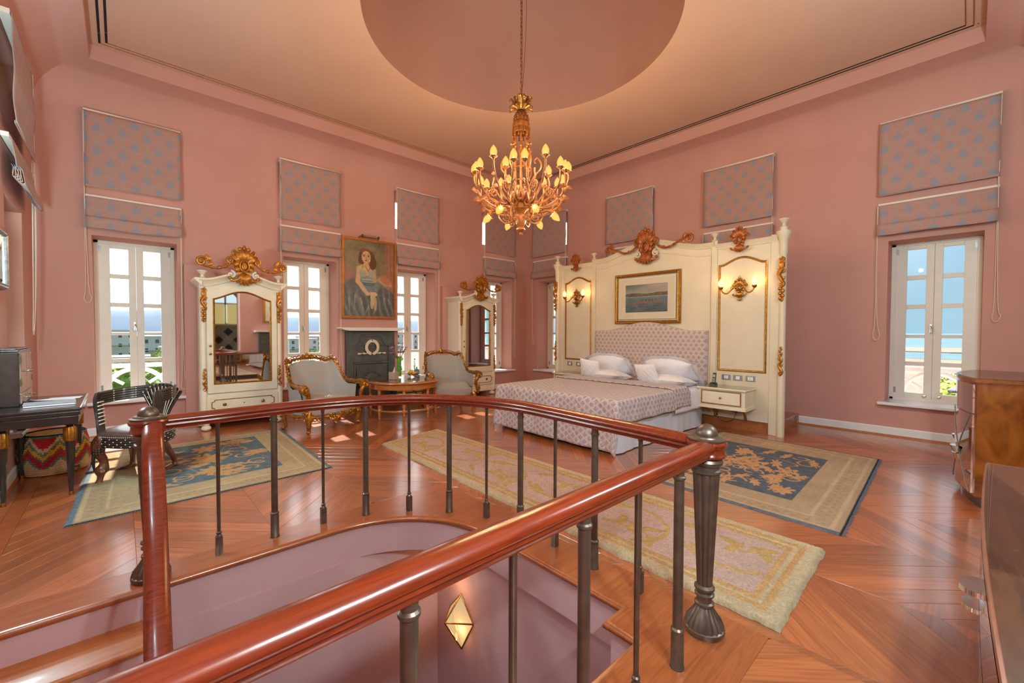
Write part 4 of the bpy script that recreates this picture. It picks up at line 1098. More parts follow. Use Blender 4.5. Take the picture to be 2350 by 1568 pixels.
# drape over the mattress: distance past an edge becomes a drop
def drape(xa, xb, dside, dfoot, ztop, nx, ny, flare=.10, xe=3.80, y0=3.30, y1=5.41, amp=.012, lift=0, headroll=0):
    cy, hy = (y0+y1)/2, (y1-y0)/2
    U0, U1 = xa, xe+dfoot; V1 = hy+dside
    def f(a, b):
        u = lp(U0, min(U1, xb), a); v = lp(-V1, V1, b)
        du = max(0, u-xe); dv = max(0, abs(v)-hy)
        d = sqrt(du*du+dv*dv); s = 1 if v > 0 else -1
        r = .055
        if d < 1e-6: ox = oy = 0; drop_ = 0
        else:
            if d < r*pi/2: hor = r*sin(d/r); drop_ = r*(1-cos(d/r))
            else:
                k = d-r*pi/2; hor = r+flare*k; drop_ = r+k*sqrt(1-flare*flare)
            rip = amp*sin(14*u+3)*min(1, dv*5)+amp*sin(11*v+1.3)*min(1, du*5)
            ox = du/d*(hor+rip); oy = dv/d*(hor+rip)
        x = min(u, xe)+ox; y = cy+s*(min(abs(v), hy)+oy)
        z = ztop-drop_+.010*(float(fnoise(u*2.6, v*2.6+9, 4))-.5)*2*(1 if d < .03 else .3)-.02*max(0, 1-(u-U0)/.05)*(1 if headroll else 0)
        return (x, y, max(.016+.003*sin(30*u+17*v), z+lift))
    return f, (lambda a, b: (lp(U0, min(U1, xb), a), lp(-V1, V1, b)))
cov = thing('quilted_coverlet', 'sprigged quilted coverlet spread over the foot half of the bed', 'bedspread', (3.0, 4.355, .62))
f, uv = drape(2.30, 9, .30, .640, .665, 78, 96)
mb = MB(); mb.grid(f, 78, 96, uv=uv); o = mb.build('coverlet_sheet', M_sprig, cov, world=True, angle=80)
s = o.modifiers.new('thick', 'SOLIDIFY'); s.thickness = .012; s.offset = 1
f, uv = drape(1.98, 2.46, .30, 0, .685, 22, 96, headroll=1, amp=.006)
mb = MB(); mb.grid(f, 22, 96, uv=uv); o = mb.build('turned_back_fold', M_sprig, cov, world=True, angle=80)
s = o.modifiers.new('thick', 'SOLIDIFY'); s.thickness = .016; s.offset = 1
sh = thing('bed_sheet', 'white sheet and blanket covering the pillow end of the bed', 'sheet', (1.8, 4.355, .6))
f, uv = drape(1.43, 2.42, .33, 0, .632, 30, 90, amp=.010, flare=.05)
mb = MB(); mb.grid(f, 30, 90); o = mb.build('sheet_cloth', M_linen, sh, world=True, angle=80)
s = o.modifiers.new('thick', 'SOLIDIFY'); s.thickness = .006; s.offset = 1
def pillow(name, label, cat, loc, w, h, t, rot, flange=.0, seed=0, arch=0):
    r = random.Random(seed); ph = r.uniform(0, 6)
    mb = MB()
    for sgn in (1, -1):
        def f(a, b):
            x, z = 2*a-1, 2*b-1
            k = (max(0, 1-abs(x)**2.3)*max(0, 1-abs(z)**2.3))**.55
            pin = 1-.06*(1-abs(z)**2)*(abs(x) > .0)*abs(x)**2
            pin2 = 1-.06*(1-abs(x)**2)*abs(z)**2
            wr = .006*sin(9*x+7*z+ph)*k+.004*sin(17*x-11*z+ph)
            return (x*w/2*pin, sgn*(t/2*k+wr*.8), z*h/2*pin2*(1-arch*x*x*(z > 0)*z))
        mb.grid(f, 22, 18)
    if flange:
        per = [(x, z) for x, z in [(-1+2*i/16, -1) for i in range(16)]+[(1, -1+2*i/12) for i in range(12)]+[(1-2*i/16, 1) for i in range(16)]+[(-1, 1-2*i/12) for i in range(12)]]
        vs = []
        for x, z in per: vs.append((x*w/2*(1-.06*(1-z*z)*x*x), 0, z*h/2*(1-.06*(1-x*x)*z*z)*(1-arch*x*x*(z > 0)*z)))
        for k, (x, z) in enumerate(per): vs.append((x*(w/2+flange), .012*sin(k*.9+ph), z*(h/2+flange)*(1-arch*x*x*(z > 0)*z)))
        n = len(per); mb.add(vs, [(i, (i+1) % n, n+(i+1) % n, n+i) for i in range(n)])
    o = mb.build(name, M_linen, None, angle=70); o.location = loc; o.rotation_euler = rot
    return tag(o, label, cat, 'pillows on the bed')
# local y is the thickness; turned to face +x and leaned on the headboard
pillow('pillow', 'large flanged white pillow leaning on the right half of the headboard', 'pillow', (1.60, 4.97, .90), .82, .52, .30, (radians(-46), radians(0), -pi/2), .055, 1, .45)
pillow('pillow', 'large flanged white pillow leaning on the left half of the headboard', 'pillow', (1.58, 3.78, .90), .80, .50, .30, (radians(-44), radians(3), -pi/2), .055, 2, .45)
pillow('pillow', 'flat white pillow lying under the right leaning pillow', 'pillow', (1.80, 5.02, .72), .78, .50, .20, (radians(-84), 0, -pi/2), 0, 3)
pillow('pillow', 'flat white pillow lying under the left leaning pillow', 'pillow', (1.78, 3.86, .72), .78, .50, .20, (radians(-84), 0, -pi/2), 0, 4)
pillow('cushion', 'small square white cushion at the front right of the pillows', 'cushion', (2.02, 4.80, .82), .40, .37, .15, (radians(-22), radians(5), -pi/2-.10), 0, 5)
pillow('cushion', 'small square white cushion at the front left of the pillows', 'cushion', (1.99, 3.66, .83), .40, .37, .15, (radians(-20), radians(-6), -pi/2+.12), 0, 6)

# picture over the bed
pc = thing('framed_print', 'gilt framed print of a red rowing boat on a lake above the headboard', 'picture', (1.285, 4.345, 1.70))
pc.rotation_euler = (0, 0, -pi/2)
fw, fh = 1.17, .80
mb = MB(); mb.sweep([(-fw/2, 0, 0), (fw/2, 0, 0), (fw/2, 0, fh), (-fw/2, 0, fh)], [(0, -.015), (0, .02), (-.012, .032), (-.024, .024), (-.04, .03), (-.055, .012), (-.055, -.015)], closed=True, up=(0, 1, 0)); mb.sweep
mb.build('frame', M_gold, pc, angle=40)
mb = MB(); mb.box(-fw/2+.03, fw/2-.03, -.012, .004, .03, fh-.03); mb.build('mount', mat('cream_mount', (.72, .62, .47), .8), pc, smooth=False)
def lake_px(u, v):
    x, y = u/.82, v/.50; n = fnoise(x*5, y*14, 2); n2 = fnoise(x*30, y*60, 7)
    c = np.zeros((len(x), 3)); w_ = np.clip((x-.1)*1.6, 0, 1); sky = np.stack([124+40*n+26*w_, 146+20*n, 148+0*n], 1); sky = sky*(1-(np.clip((y-.7)*1.2, 0, .3)*(1-w_))[:, None])
    water = np.stack([78+46*n, 104+40*n, 112+34*n], 1)*(.75+.4*y)[:, None]
    hz_ = .60+.03*np.sin(x*5)*(1-x*.3)
    c = np.where((y > hz_)[:, None], sky, water)
    hill = (y > .57)*(y < .68+.02*np.sin(x*9)-.05*x*0)
    c[hill] = (96, 84, 72); c[hill & (n2 > .56)] = (120, 104, 86)
    sh_ = (y > .545)*(y < .575)*(n2 > .45); c[sh_] = (170, 160, 140)
    boat = (np.abs(y-(.325+.05*x)) < .016+.012*np.clip((x-.1)*6, 0, 1)*(1-.3*x))*(x > .07)*(x < .86); c[boat] = (150, 92, 78)
    for i in range(5):
        e = (np.abs(x-.42-.08*i) < .010)*(np.abs(y-.42-.004*i) < .035); c[e] = (70, 66, 62)
    st = (np.sin(y*150+9*n) > .82)*(y < .3); c[st] *= .78
    return c
painted('lake_print', .82, .50, 120, 80, lambda u, v: lake_px(.82-u, v), M_paint, pc, 'xz', .0055, -.41, .15)
mb = MB(); mb.box(-fw/2+.045, fw/2-.045, .008, .011, .045, fh-.045); mb.build('glazing', M_glass, pc, smooth=False)

# wall lights on the bed screen
M_bulb = bpy.data.materials.new('frosted_bulb'); M_bulb.use_nodes = True
def bulbmat(m, c_edge, c_mid, e):
    nt = m.node_tree; nt.nodes.clear(); N = nt.nodes.new; L = nt.links.new
    o = N('ShaderNodeOutputMaterial'); t = N('ShaderNodeBsdfTransparent'); t.inputs[0].default_value = (1, .86, .55, 1)
    em = N('ShaderNodeEmission'); lw = N('ShaderNodeLayerWeight'); lw.inputs[0].default_value = .35
    mx = N('ShaderNodeMix'); mx.data_type = 'RGBA'; mx.inputs['A'].default_value = (*c_mid, 1); mx.inputs['B'].default_value = (*c_edge, 1)
    L(lw.outputs['Facing'], mx.inputs['Factor']); L(mx.outputs['Result'], em.inputs[0]); em.inputs[1].default_value = e
    x = N('ShaderNodeMixShader'); x.inputs[0].default_value = .62
    L(t.outputs[0], x.inputs[1]); L(em.outputs[0], x.inputs[2]); L(x.outputs[0], o.inputs[0])
bulbmat(M_bulb, (.95, .46, .05), (1.0, .74, .20), 1.12)
M_bulb2 = bpy.data.materials.new('frosted_bulb_pale'); M_bulb2.use_nodes = True
bulbmat(M_bulb2, (1.0, .68, .30), (1.0, .92, .62), 1.45)
def bulb_mesh(L_=.14, R_=.038):
    mb = MB(); mb.lathe([(.016, 0), (.024, .006)]+[(R_*sin(pi*(.16+.84*t))**.8*(1-.25*t), .008+(L_-.008)*t) for t in [i/10 for i in range(1, 10)]]+[(0, L_)], 14); return mb
def lamp(parent, loc, w, col=(1, .72, .40), r=.02):
    l = bpy.data.lights.new('bulb_glow', 'POINT'); l.energy = w; l.color = col; l.shadow_soft_size = r
    o = bpy.data.objects.new('bulb_glow', l); COL.objects.link(o); o.parent = parent; o.location = loc; return o
SCONCE_W, CHAND_W = 4.0, 20.0
FILL_W = 215.0  # power of the fill lamps added behind the camera
def sconce(label, loc, rz=-pi/2, w=None):
    t = thing('wall_sconce', label, 'wall lamp', loc, rz, 'twin gilt wall lamps')
    mb = MB(); mb.xf = Xf((0, .012, .0), 0, .30); crest(mb)
    mb.xf = Xf((0, .015, -.13), 0, .12); crest(mb); mb.xf = None
    mb.tube([(.0, .02, .13), (.018, .025, .165), (0, .03, .19), (-.018, .025, .165), (0, .02, .13)], .006, 6)
    mb.build('back_plate', M_brass, t)
    for s in (-1, 1):
        mb = MB(); mb.tube(spl([(s*.03, .02, -.03), (s*.06, .06, .01), (s*.10, .09, -.03), (s*.145, .11, -.075), (s*.20, .12, -.06), (s*.235, .12, .0)], 6), [.011]*31, 7)
        mb.tube(scroll((s*.085, .085, .0), .03, 1.1, pi if s > 0 else 0, -s, 12), .006, 6)
        mb.lathe([(.008, -.02), (.03, 0), (.036, .02), (.034, .026), (.02, .028)], 12, (s*.235, .12, .0))
        arm_ = mb.build('arm', M_brass, t)
        mb = bulb_mesh(.135, .043); b = mb.build('bulb', M_bulb2, arm_); b.location = (s*.235, .12, .026)
        lamp(arm_, (s*.235, .12, .09), w or SCONCE_W, (1, .74, .42) if not w else (.50, .79, 1), .02 if not w else .05)  # with w given: cool fill light in place of the warm bulb colour
    return t
sconce('lit twin gilt sconce on the right panel of the bed screen, above the phone', (1.276, 5.905, 2.16))
sconce('lit twin gilt sconce on the left panel of the bed screen', (1.276, 2.79, 2.19))

for q_, r_, k_, l_ in (((RX, 3.55, 2.1), pi/2, .95, 'on the left wall past the desk'), ((RX, 7.0, 3.3), pi/2, .4, 'high above the stairs'), ((7.25, RY, 2.1), pi, 1.5, 'over the low chest'), ((3.95, RY, 3.0), pi, .95, 'towards the right window')):  # unseen fill lamps added to brighten the room, shaped like the bed sconces
    sconce('unseen fill lamp added behind the viewer, shaped as a twin sconce, '+l_, q_, r_, FILL_W*k_)

# hanging bedside cabinets, switches, telephone
def bedside(label, yc, seed):
    t = thing('bedside_cabinet', label, 'nightstand', (1.275, yc, .36), -pi/2, 'wall-hung bedside cabinets')
    w = .33
    mb = MB(); mb.box(-w, w, 0, .40, .04, .285); mb.box(-w-.02, w+.02, 0, .425, .0, .04); mb.box(-w-.01, w+.01, 0, .412, .04, .05); mb.box(-w-.02, w+.02, 0, .425, .285, .31)
    mb.build('case', M_cream, t, smooth=False, bevel=.006)
    mb = MB(); mb.box(-w-.015, w+.015, 0, .42, .311, .319); mb.build('glass_top', M_clear, t, smooth=False)
    mb = MB(); mb.box(-w+.05, w-.05, .40, .412, .065, .265); d = mb.build('drawer', M_cream, t, smooth=False, bevel=.003)
    mb = MB(); mb.sweep([(-w+.055, .412, .07), (w-.055, .412, .07), (w-.055, .412, .26), (-w+.055, .412, .26)], [(-.008, -.002), (.008, -.002), (.006, .006), (-.006, .006)], closed=True, up=(0, 1, 0)); mb.build('gilt_line', M_gold, d)
    a0, a1, c0, c1, b = -w+.11, w-.11, .11, .22, .025
    mb = MB(); mb.sweep([(x, .412, z) for x, z in [(a0+b, c0), (a1-b, c0), (a1-b, c0+b*.5), (a1, c0+b), (a1, c1-b), (a1-b, c1-b*.5), (a1-b, c1), (a0+b, c1), (a0+b, c1-b*.5), (a0, c1-b), (a0, c0+b), (a0+b, c0+b*.5)]], [(-.003, -.001), (.003, -.001), (.003, .003), (-.003, .003)], closed=True, up=(0, 1, 0)); mb.build('drawer_bead', M_cream, d)
    mb = MB(); mb.lathe([(.008, 0), (.008, .008), (.018, .016), (.014, .026), (0, .03)], 12); mb.v = [(v[0], .412+v[2], .165+v[1]) for v in mb.v]; mb.build('knob', M_gold, d)
    for s in (-1, 1):
        mb = MB(); mb.tube(spl([(s*.22, .01, -.17), (s*.22, .035, -.16), (s*.22, .05, -.11), (s*.22, .09, -.05), (s*.22, .10, -.01)], 5), [.016, .018, .02, .022, .022, .022, .02, .02, .018, .018, .018, .018, .018, .018, .018, .018, .018, .018, .018, .018, .018], 8)
        mb.tube([(p[1]*0+s*.22, .03+p[0], -.02+p[2]) for p in scroll((0, 0, 0), .022, 1.1, 0, 1, 12)], .007, 6)
        mb.build('bracket', M_gold, t)
    return t
bedside('wall-hung cream bedside cabinet right of the bed, with the phone', 5.80, 0)
bedside('wall-hung cream bedside cabinet left of the bed, mostly hidden', 2.84, 1)
def plate(label, y, z, n, kind):
    t = thing('switch_plate', label, 'switch', (1.264, y, z), -pi/2, 'grey switch plates')
    mb = MB(); mb.box(-.065, .065, 0, .008, -.042, .042); mb.build('cover', M_grey, t, smooth=False, bevel=.003)
    mb = MB()
    if kind == 'socket':
        mb.box(-.035, .035, .008, .012, -.026, .026)
    else:
        for i in range(n): mb.box(-.03+.06*i/n, -.03+.06*(i+1)/n-.004, .008, .013, -.024, .024)
    mb.build('rocker', M_white, t, smooth=False)
    if kind == 'socket':
        mb = MB(); mb.box(-.004, .004, .011, .0125, .006, .018); mb.box(-.016, -.008, .011, .0125, -.014, -.006); mb.box(.008, .016, .011, .0125, -.014, -.006); mb.build('socket_hole', M_plastic, t, smooth=False)
plate('grey switch plate behind the phone, left of three', 5.72, .80, 3, 's')
plate('grey single switch plate in the middle above the right cabinet', 5.888, .80, 1, 's')
plate('grey plate with a white power socket, right of three', 6.065, .80, 1, 'socket')
plate('grey plate with a cluster of buttons left of the left pillow', 2.60, .83, 4, 's')
plate('grey single switch plate nearer the left pillow', 2.83, .83, 1, 's')
plate('grey plate half hidden behind the left pillow', 3.03, .83, 2, 's')
plate('grey socket plate low under the right bedside cabinet', 5.87, .30, 1, 'socket')
ph = thing('telephone', 'black cordless telephone standing in its cradle on the glass top', 'telephone', (1.50, 5.62, .679), -pi/2)
mb = MB(); mb.prism([(-.05, 0), (.06, 0), (.05, .025), (-.02, .045), (-.045, .035)], -.045, .045, 'yz'); mb.build('cradle', M_plastic, ph, smooth=False, bevel=.005)
mb = MB(); mb.xf = Xf((0, -.012, .02), 0, 1, radians(12)); mb.box(-.025, .025, -.012, .014, 0, .175); mb.xf = None; hs = mb.build('handset', M_plastic, ph, smooth=False, bevel=.008)
mb = MB(); mb.xf = Xf((0, -.012, .02), 0, 1, radians(12)); mb.box(-.017, .017, .0145, .0155, .105, .145); mb.xf = None; mb.build('display', M_grey, hs, smooth=False)
mb = MB(); mb.xf = Xf((0, -.012, .02), 0, 1, radians(12))
for i in range(4):
    for j in range(3): mb.box(-.016+.0115*j, -.007+.0115*j, .0145, .0165, .03+.016*i, .04+.016*i)
mb.build('keys', M_grey, hs, smooth=False)
cb = thing('phone_cable', 'black cable looping from the socket under the bedside cabinet', 'cable', (1.29, 5.75, .2))
mb = MB(); mb.tube(spl([(1.29, 5.60, .32), (1.30, 5.56, .24), (1.30, 5.62, .20), (1.30, 5.57, .25), (1.30, 5.61, .27), (1.30, 5.60, .18), (1.30, 5.70, .11), (1.30, 5.82, .14), (1.30, 5.87, .22), (1.29, 5.88, .28)], 6), .0035, 5); mb.build('wire', M_plastic, cb, world=True)
mb = MB(); mb.box(1.272, 1.315, 5.85, 5.90, .275, .325); mb.build('plug', M_plastic, cb, world=True, smooth=False, bevel=.004)
mb = MB(); mb.box(0, .006, 6.21, 6.34, .30, .40); o = mb.build('blank_plate', M_wall, None, smooth=False, bevel=.002); tag(o, 'pink painted blanking plate low on the wall right of the bed screen', 'plate')
# ---------------------------------------------------------------- chandelier
ch = thing('chandelier', 'large ornate brass chandelier hanging from the dome with glowing egg bulbs', 'chandelier', (CX, CY, 2.67))
def chb(name, mb, m=M_orm, par=ch, **k): return mb.build(name, m, par, **k)
Z0 = 2.67
mb = MB()
for i in range(58):                                             # chain links up into the dome
    z = 4.42-Z0+i*.048; pts = []
    for k in range(10):
        a = 2*pi*k/10; u, w = .013*cos(a), .033*sin(a)
        pts.append((u, 0, z+w) if i % 2 else (0, u, z+w))
    mb.tube(pts, .0042, 5, closed=True)
mb.tube([(0, 0, 4.33-Z0), (0, 0, 4.42-Z0)], .006, 6); chb('chain', mb, M_brass)
mb = MB(); mb.tube(spl([(.0, 0, 4.38-Z0), (-.03, .02, 4.8-Z0), (-.055, .03, 5.5-Z0), (-.02, .01, 6.3-Z0), (0, 0, 7.1-Z0)], 6), .003, 5); chb('flex', mb, M_brass)
mb = MB(); mb.lathe([(.03, 0), (.07, .0), (.08, .05), (0, .09)], 16, (0, 0, 7.12-Z0)); chb('ceiling_rose', mb, M_brass)
mb = MB()                                                       # leaf crown
for k in range(10):
    a = 2*pi*k/10; c, s_ = cos(a), sin(a); r_ = 1.0 if k % 2 else .82
    pts = [(.045*c, .045*s_, 4.245-Z0), (.075*c, .075*s_, 4.285-Z0), (.095*r_*c, .095*r_*s_, 4.33-Z0), (.125*r_*c, .125*r_*s_, 4.365-Z0), (.145*r_*c, .145*r_*s_, 4.355-Z0), (.14*r_*c, .14*r_*s_, 4.335-Z0)]
    mb.tube(spl(pts, 3), [.014, .018, .022, .026, .028, .028, .026, .024, .022, .020, .018, .016, .014, .012, .010, .008], 6, flat=.4)
for k in range(8):
    a = 2*pi*(k+.5)/8; c, s_ = cos(a), sin(a)
    mb.tube(spl([(.05*c, .05*s_, 4.25-Z0), (.085*c, .085*s_, 4.27-Z0), (.125*c, .125*s_, 4.275-Z0), (.15*c, .15*s_, 4.255-Z0), (.145*c, .145*s_, 4.235-Z0)], 3), [.014, .018, .022, .025, .026, .025, .023, .020, .017, .014, .011, .009, .008], 6, flat=.4)
    mb.tube([(.04*c, .04*s_, 4.27-Z0), (.07*c, .07*s_, 4.33-Z0), (.085*c, .085*s_, 4.39-Z0), (.10*c, .10*s_, 4.395-Z0)], [.016, .02, .016, .006], 6, flat=.4)
mb.lathe([(.0, 4.225-Z0), (.05, 4.23-Z0), (.055, 4.25-Z0), (.035, 4.27-Z0), (.03, 4.33-Z0), (0, 4.35-Z0)], 14); chb('leaf_crown', mb, M_brass)
mb = MB(); mb.lathe([(.035, 4.225), (.062, 4.205), (.085, 4.16), (.097, 4.10), (.10, 4.07)], 24)
for i in range(3):
    for k in range(14):
        a = 2*pi*(k+.5*(i % 2))/14; rr = [.092, .082, .064][i]; zz = [4.115, 4.155, 4.19][i]
        p = [(rr*cos(a+.13*cos(t))*1.06, rr*sin(a+.13*cos(t))*1.06, zz+.013*sin(t)) for t in [2*pi*q/8 for q in range(8)]]; mb.tube(p, .0045, 5, closed=True)
mb.v = [(x, y, z-Z0) if z > 3 else (x, y, z) for x, y, z in mb.v]; chb('pierced_cap', mb)
mb = MB(); mb.lathe([(.098, 4.075), (.108, 4.07), (.110, 4.045), (.108, 4.02), (.098, 4.015)], 28, cap=False); mb.lathe([(.100, 4.02), (.104, 3.955), (.100, 3.95), (.096, 3.96)], 28, cap=False)
for k in range(12):
    a = 2*pi*k/12; c, s_ = cos(a), sin(a)
    for t in (-.12, .12): mb.tube([(.108*cos(a+t), .108*sin(a+t), 4.01), (.110*cos(a+t*.4), .110*sin(a+t*.4), 3.96), (.108*c, .108*s_, 3.925)], .006, 5)
    mb.ell((.108*c, .108*s_, 3.915), (.011, .011, .018), 6, 5)
mb.v = [(x, y, z-Z0) for x, y, z in mb.v]; chb('pierced_collar', mb)
for k in range(8):
    a = 2*pi*k/8; c, s_ = cos(a), sin(a)
    mb = MB(); mb.tube([(.098*c, .098*s_, 3.96-Z0), (.096*c, .096*s_, 3.6-Z0), (.088*c, .088*s_, 3.35-Z0), (.10*c, .10*s_, 3.20-Z0), (.14*c, .14*s_, 3.10-Z0)], .0095, 7)
    for zz in (3.84, 3.77, 3.50, 3.38): mb.ell((.098*c, .098*s_, zz-Z0), (.016, .016, .018), 7, 5)
    if k % 2 == 0:
        m = Matrix.Rotation(a, 4, 'Z'); mb.xf = m
        mb.ell((.118, 0, 3.82-Z0), (.010, .036, .040), 10, 6); mb.ell((.130, 0, 3.82-Z0), (.008, .018, .020), 8, 5)
        mb.tube([(.125, 0, 3.81-Z0), (.16, 0, 3.78-Z0)], .007, 5); mb.ell((.168, 0, 3.78-Z0), .014, 6, 5); mb.tube([(.150, -.02, 3.78-Z0), (.150, .02, 3.78-Z0)], .006, 5)
        mb.xf = None
    chb('stem_rod', mb)
mb = MB()                                                       # middle vase and lower bowl
mb.lathe([(0, 3.80), (.03, 3.79), (.04, 3.76), (.028, 3.72), (.02, 3.66), (.02, 3.30), (.04, 3.26), (.06, 3.2), (.05, 3.14), (.07, 3.10), (.10, 3.06), (.10, 3.02), (.06, 2.99), (.045, 2.96)], 18, (0, 0, -Z0))
mb.lathe([(.045, 2.96), (.062, 2.94), (.066, 2.90), (.060, 2.86), (.050, 2.83), (.036, 2.81), (.030, 2.795), (.048, 2.785), (.05, 2.765), (.036, 2.745), (.018, 2.735), (.016, 2.715), (.022, 2.705), (.010, 2.69), (0, 2.67)], 18, (0, 0, -Z0), flute=lambda i, k: .07*(k % 2))
chb('baluster_stem', mb)
mb = MB()
for zz in (3.52, 3.36): mb.tube([(.095*cos(t), .095*sin(t), zz-Z0) for t in [2*pi*i/24 for i in range(24)]], .007, 6, closed=True)
for k in range(16):
    a = 2*pi*k/16; c, s_ = cos(a), sin(a); mb.tube(spl([(.06*c, .06*s_, 3.10-Z0), (.13*c, .13*s_, 3.13-Z0), (.17*c, .17*s_, 3.19-Z0), (.15*c, .15*s_, 3.23-Z0)], 4), [.016-.0008*i for i in range(13)], 6, flat=.5)
chb('leaf_ring', mb, kind='stuff')
def cup(mb, p, d):
    d = Vector(d).normalized(); q = Vector((0, 0, 1)).rotation_difference(d).to_matrix().to_4x4(); q.translation = Vector(p); mb.xf = q
    mb.lathe([(.008, -.03), (.014, -.02), (.030, -.006), (.036, .012), (.032, .014), (.02, .004)], 10)
    for k in range(8):
        a = 2*pi*k/8; mb.tube([(.026*cos(a), .026*sin(a), -.005), (.040*cos(a), .040*sin(a), .010), (.046*cos(a), .046*sin(a), .004)], .006, 5)
    mb.xf = None
def put_bulb(p, d, par, L_=.135, R_=.047):
    b = bulb_mesh(L_, R_).build('bulb', M_bulb, par); b.location = p
    b.rotation_euler = Vector((0, 0, 1)).rotation_difference(Vector(d).normalized()).to_euler()
    q = Vector(p)+Vector(d).normalized()*.075
    return q
nl = 0
for k in range(6):
    A = 2*pi*k/6+radians(14)
    mb = MB(); m = Matrix.Rotation(A, 4, 'Z'); mb.xf = m
    sp = spl([(.06, 0, 3.14), (.12, 0, 3.05), (.25, 0, 3.03), (.40, 0, 3.10), (.52, 0, 3.22), (.58, 0, 3.36), (.585, 0, 3.44)], 6)
    Zs = lambda P: [(x, y, z-Z0) for x, y, z in P]
    mb.tube(Zs(sp), [.016-.00015*i for i in range(len(sp))], 7)
    mb.tube(Zs(spl([(.10, 0, 3.30), (.16, 0, 3.42), (.24, 0, 3.52), (.24, 0, 3.60), (.20, 0, 3.65), (.165, 0, 3.62), (.175, 0, 3.585)], 5)), .009, 6)      # tall antenna scroll
    mb.tube(Zs(scroll((.34, 0, 3.22), .075, 1.6, -pi/2, 1, 20)), .009, 6)
    mb.tube(Zs(spl([(.28, 0, 3.03), (.30, 0, 3.12), (.34, 0, 3.15)], 4)), .008, 5)
    for q in range(8): 
        a = 2*pi*q/8; mb.ell((.34+.035*cos(a), 0, 3.22+.035*sin(a)-Z0), (.016, .02, .016), 6, 4)
    ends = []
    for sg in (-1, 1):
        p = spl([(.22, 0, 3.03), (.34, sg*.07, 3.02), (.46, sg*.16, 3.08), (.53, sg*.22, 3.22), (.53, sg*.235, 3.34), (.53, sg*.235, 3.38)], 6)
        mb.tube(Zs(p), .011, 6); ends.append((.53, sg*.235, 3.40))
        mb.tube(Zs(scroll((.40, sg*.15, 3.18), .045, 1.3, -pi/2, sg, 12)), .007, 5)
        petal(mb, (.47, sg*.17, 3.10-Z0), (.52, sg*.24, 3.06-Z0), .02); petal(mb, (.5, sg*.2, 3.18-Z0), (.57, sg*.28, 3.18-Z0), .018)
    petal(mb, (.5, 0, 3.18-Z0), (.60, 0, 3.14-Z0), .022); petal(mb, (.56, 0, 3.30-Z0), (.63, 0, 3.26-Z0), .018)
    ends.append((.585, 0, 3.47)); mb.xf = None
    inner = (.34, 0, 3.43)
    mb.xf = m; mb.tube(Zs(spl([(.18, 0, 3.06), (.28, 0, 3.20), (.35, 0, 3.30), (.34, 0, 3.38), (.34, 0, 3.42)], 5)), .010, 6); mb.xf = None
    P = []
    for e_ in ends+([inner] if k % 2 == 0 else []):
        w = m @ Vector((e_[0], e_[1], e_[2]-Z0)); cup(mb, w, (0, 0, 1)); P.append((w, (0, 0, 1)))
    # drooping branch with a bulb pointing down and out
    mb.xf = m
    mb.tube(Zs(spl([(.06, 0, 2.92), (.13, .01, 2.86), (.21, .02, 2.85), (.27, .03, 2.93), (.24, .03, 3.0), (.20, .03, 2.97), (.215, .03, 2.93)], 5)), .009, 6)
    mb.tube(Zs(spl([(.14, 0, 3.02), (.24, -.02, 2.98), (.32, -.03, 2.99), (.375, -.03, 2.965)], 5)), .009, 6)
    mb.tube(Zs(scroll((.17, .0, 2.92), .05, 1.4, 0, -1, 14)), .007, 5); mb.xf = None
    w = m @ Vector((.385, -.03, 2.955-Z0)); d = m @ Vector((.72, 0, -.69)); cup(mb, w, d); P.append((w, d))
    arm_ = chb('arm', mb)
    for w, d in P:
        q = put_bulb(tuple(w), d, arm_)
        lamp(arm_, tuple(q), CHAND_W, (1, .86, .68), .03)

# ---------------------------------------------------------------- balustrade round the stair opening
bl = thing('balustrade', 'mahogany handrail on bronze balusters curving round the stair opening', 'railing', (6.04, 7.40, 0))
railp = [(.0, .048), (-.012, .052)]
hp = [(-.028, -.034), (-.030, -.018), (-.040, -.010), (-.037, 0), (-.047, .008), (-.048, .020), (-.038, .038), (-.018, .047), (0, .049), (.018, .047), (.038, .038), (.048, .020), (.047, .008), (.037, 0), (.040, -.010), (.030, -.018), (.028, -.034)]
back = [(8.03, 4.90), (7.711, 4.892), (7.371, 4.872), (7.034, 4.885), (6.725, 4.96), (6.424, 5.125), (6.189, 5.369), (6.035, 5.668), (5.965, 5.988), (5.968, 6.339), (5.99, 6.689), (6.005, 7.017), (6.03, 7.34)]
ZR = .925
mb = MB(); mb.sweep(spl([(x, y, ZR) for x, y in back], 10), hp); mb.build('handrail', M_mahog, bl, world=True, angle=50)
mb = MB(); mb.sweep([(6.08, 7.42, ZR), (7.0, 7.42, ZR), (8.0, 7.42, ZR), (8.97, 7.42, ZR)], hp); mb.build('handrail', M_mahog, bl, world=True, angle=50)
desc = spl([(8.045, 4.97, ZR-.005), (8.046, 5.06, ZR-.03), (8.052, 5.2, ZR-.13), (8.06, 5.5, .425), (8.075, 5.9, .12), (8.085, 6.3, -.21), (8.09, 7.0, -.78)], 10)
mb = MB(); mb.sweep(desc, [(a*1.03, b) for a, b in hp]); mb.build('stair_rail', M_mahog, bl, world=True, angle=50)
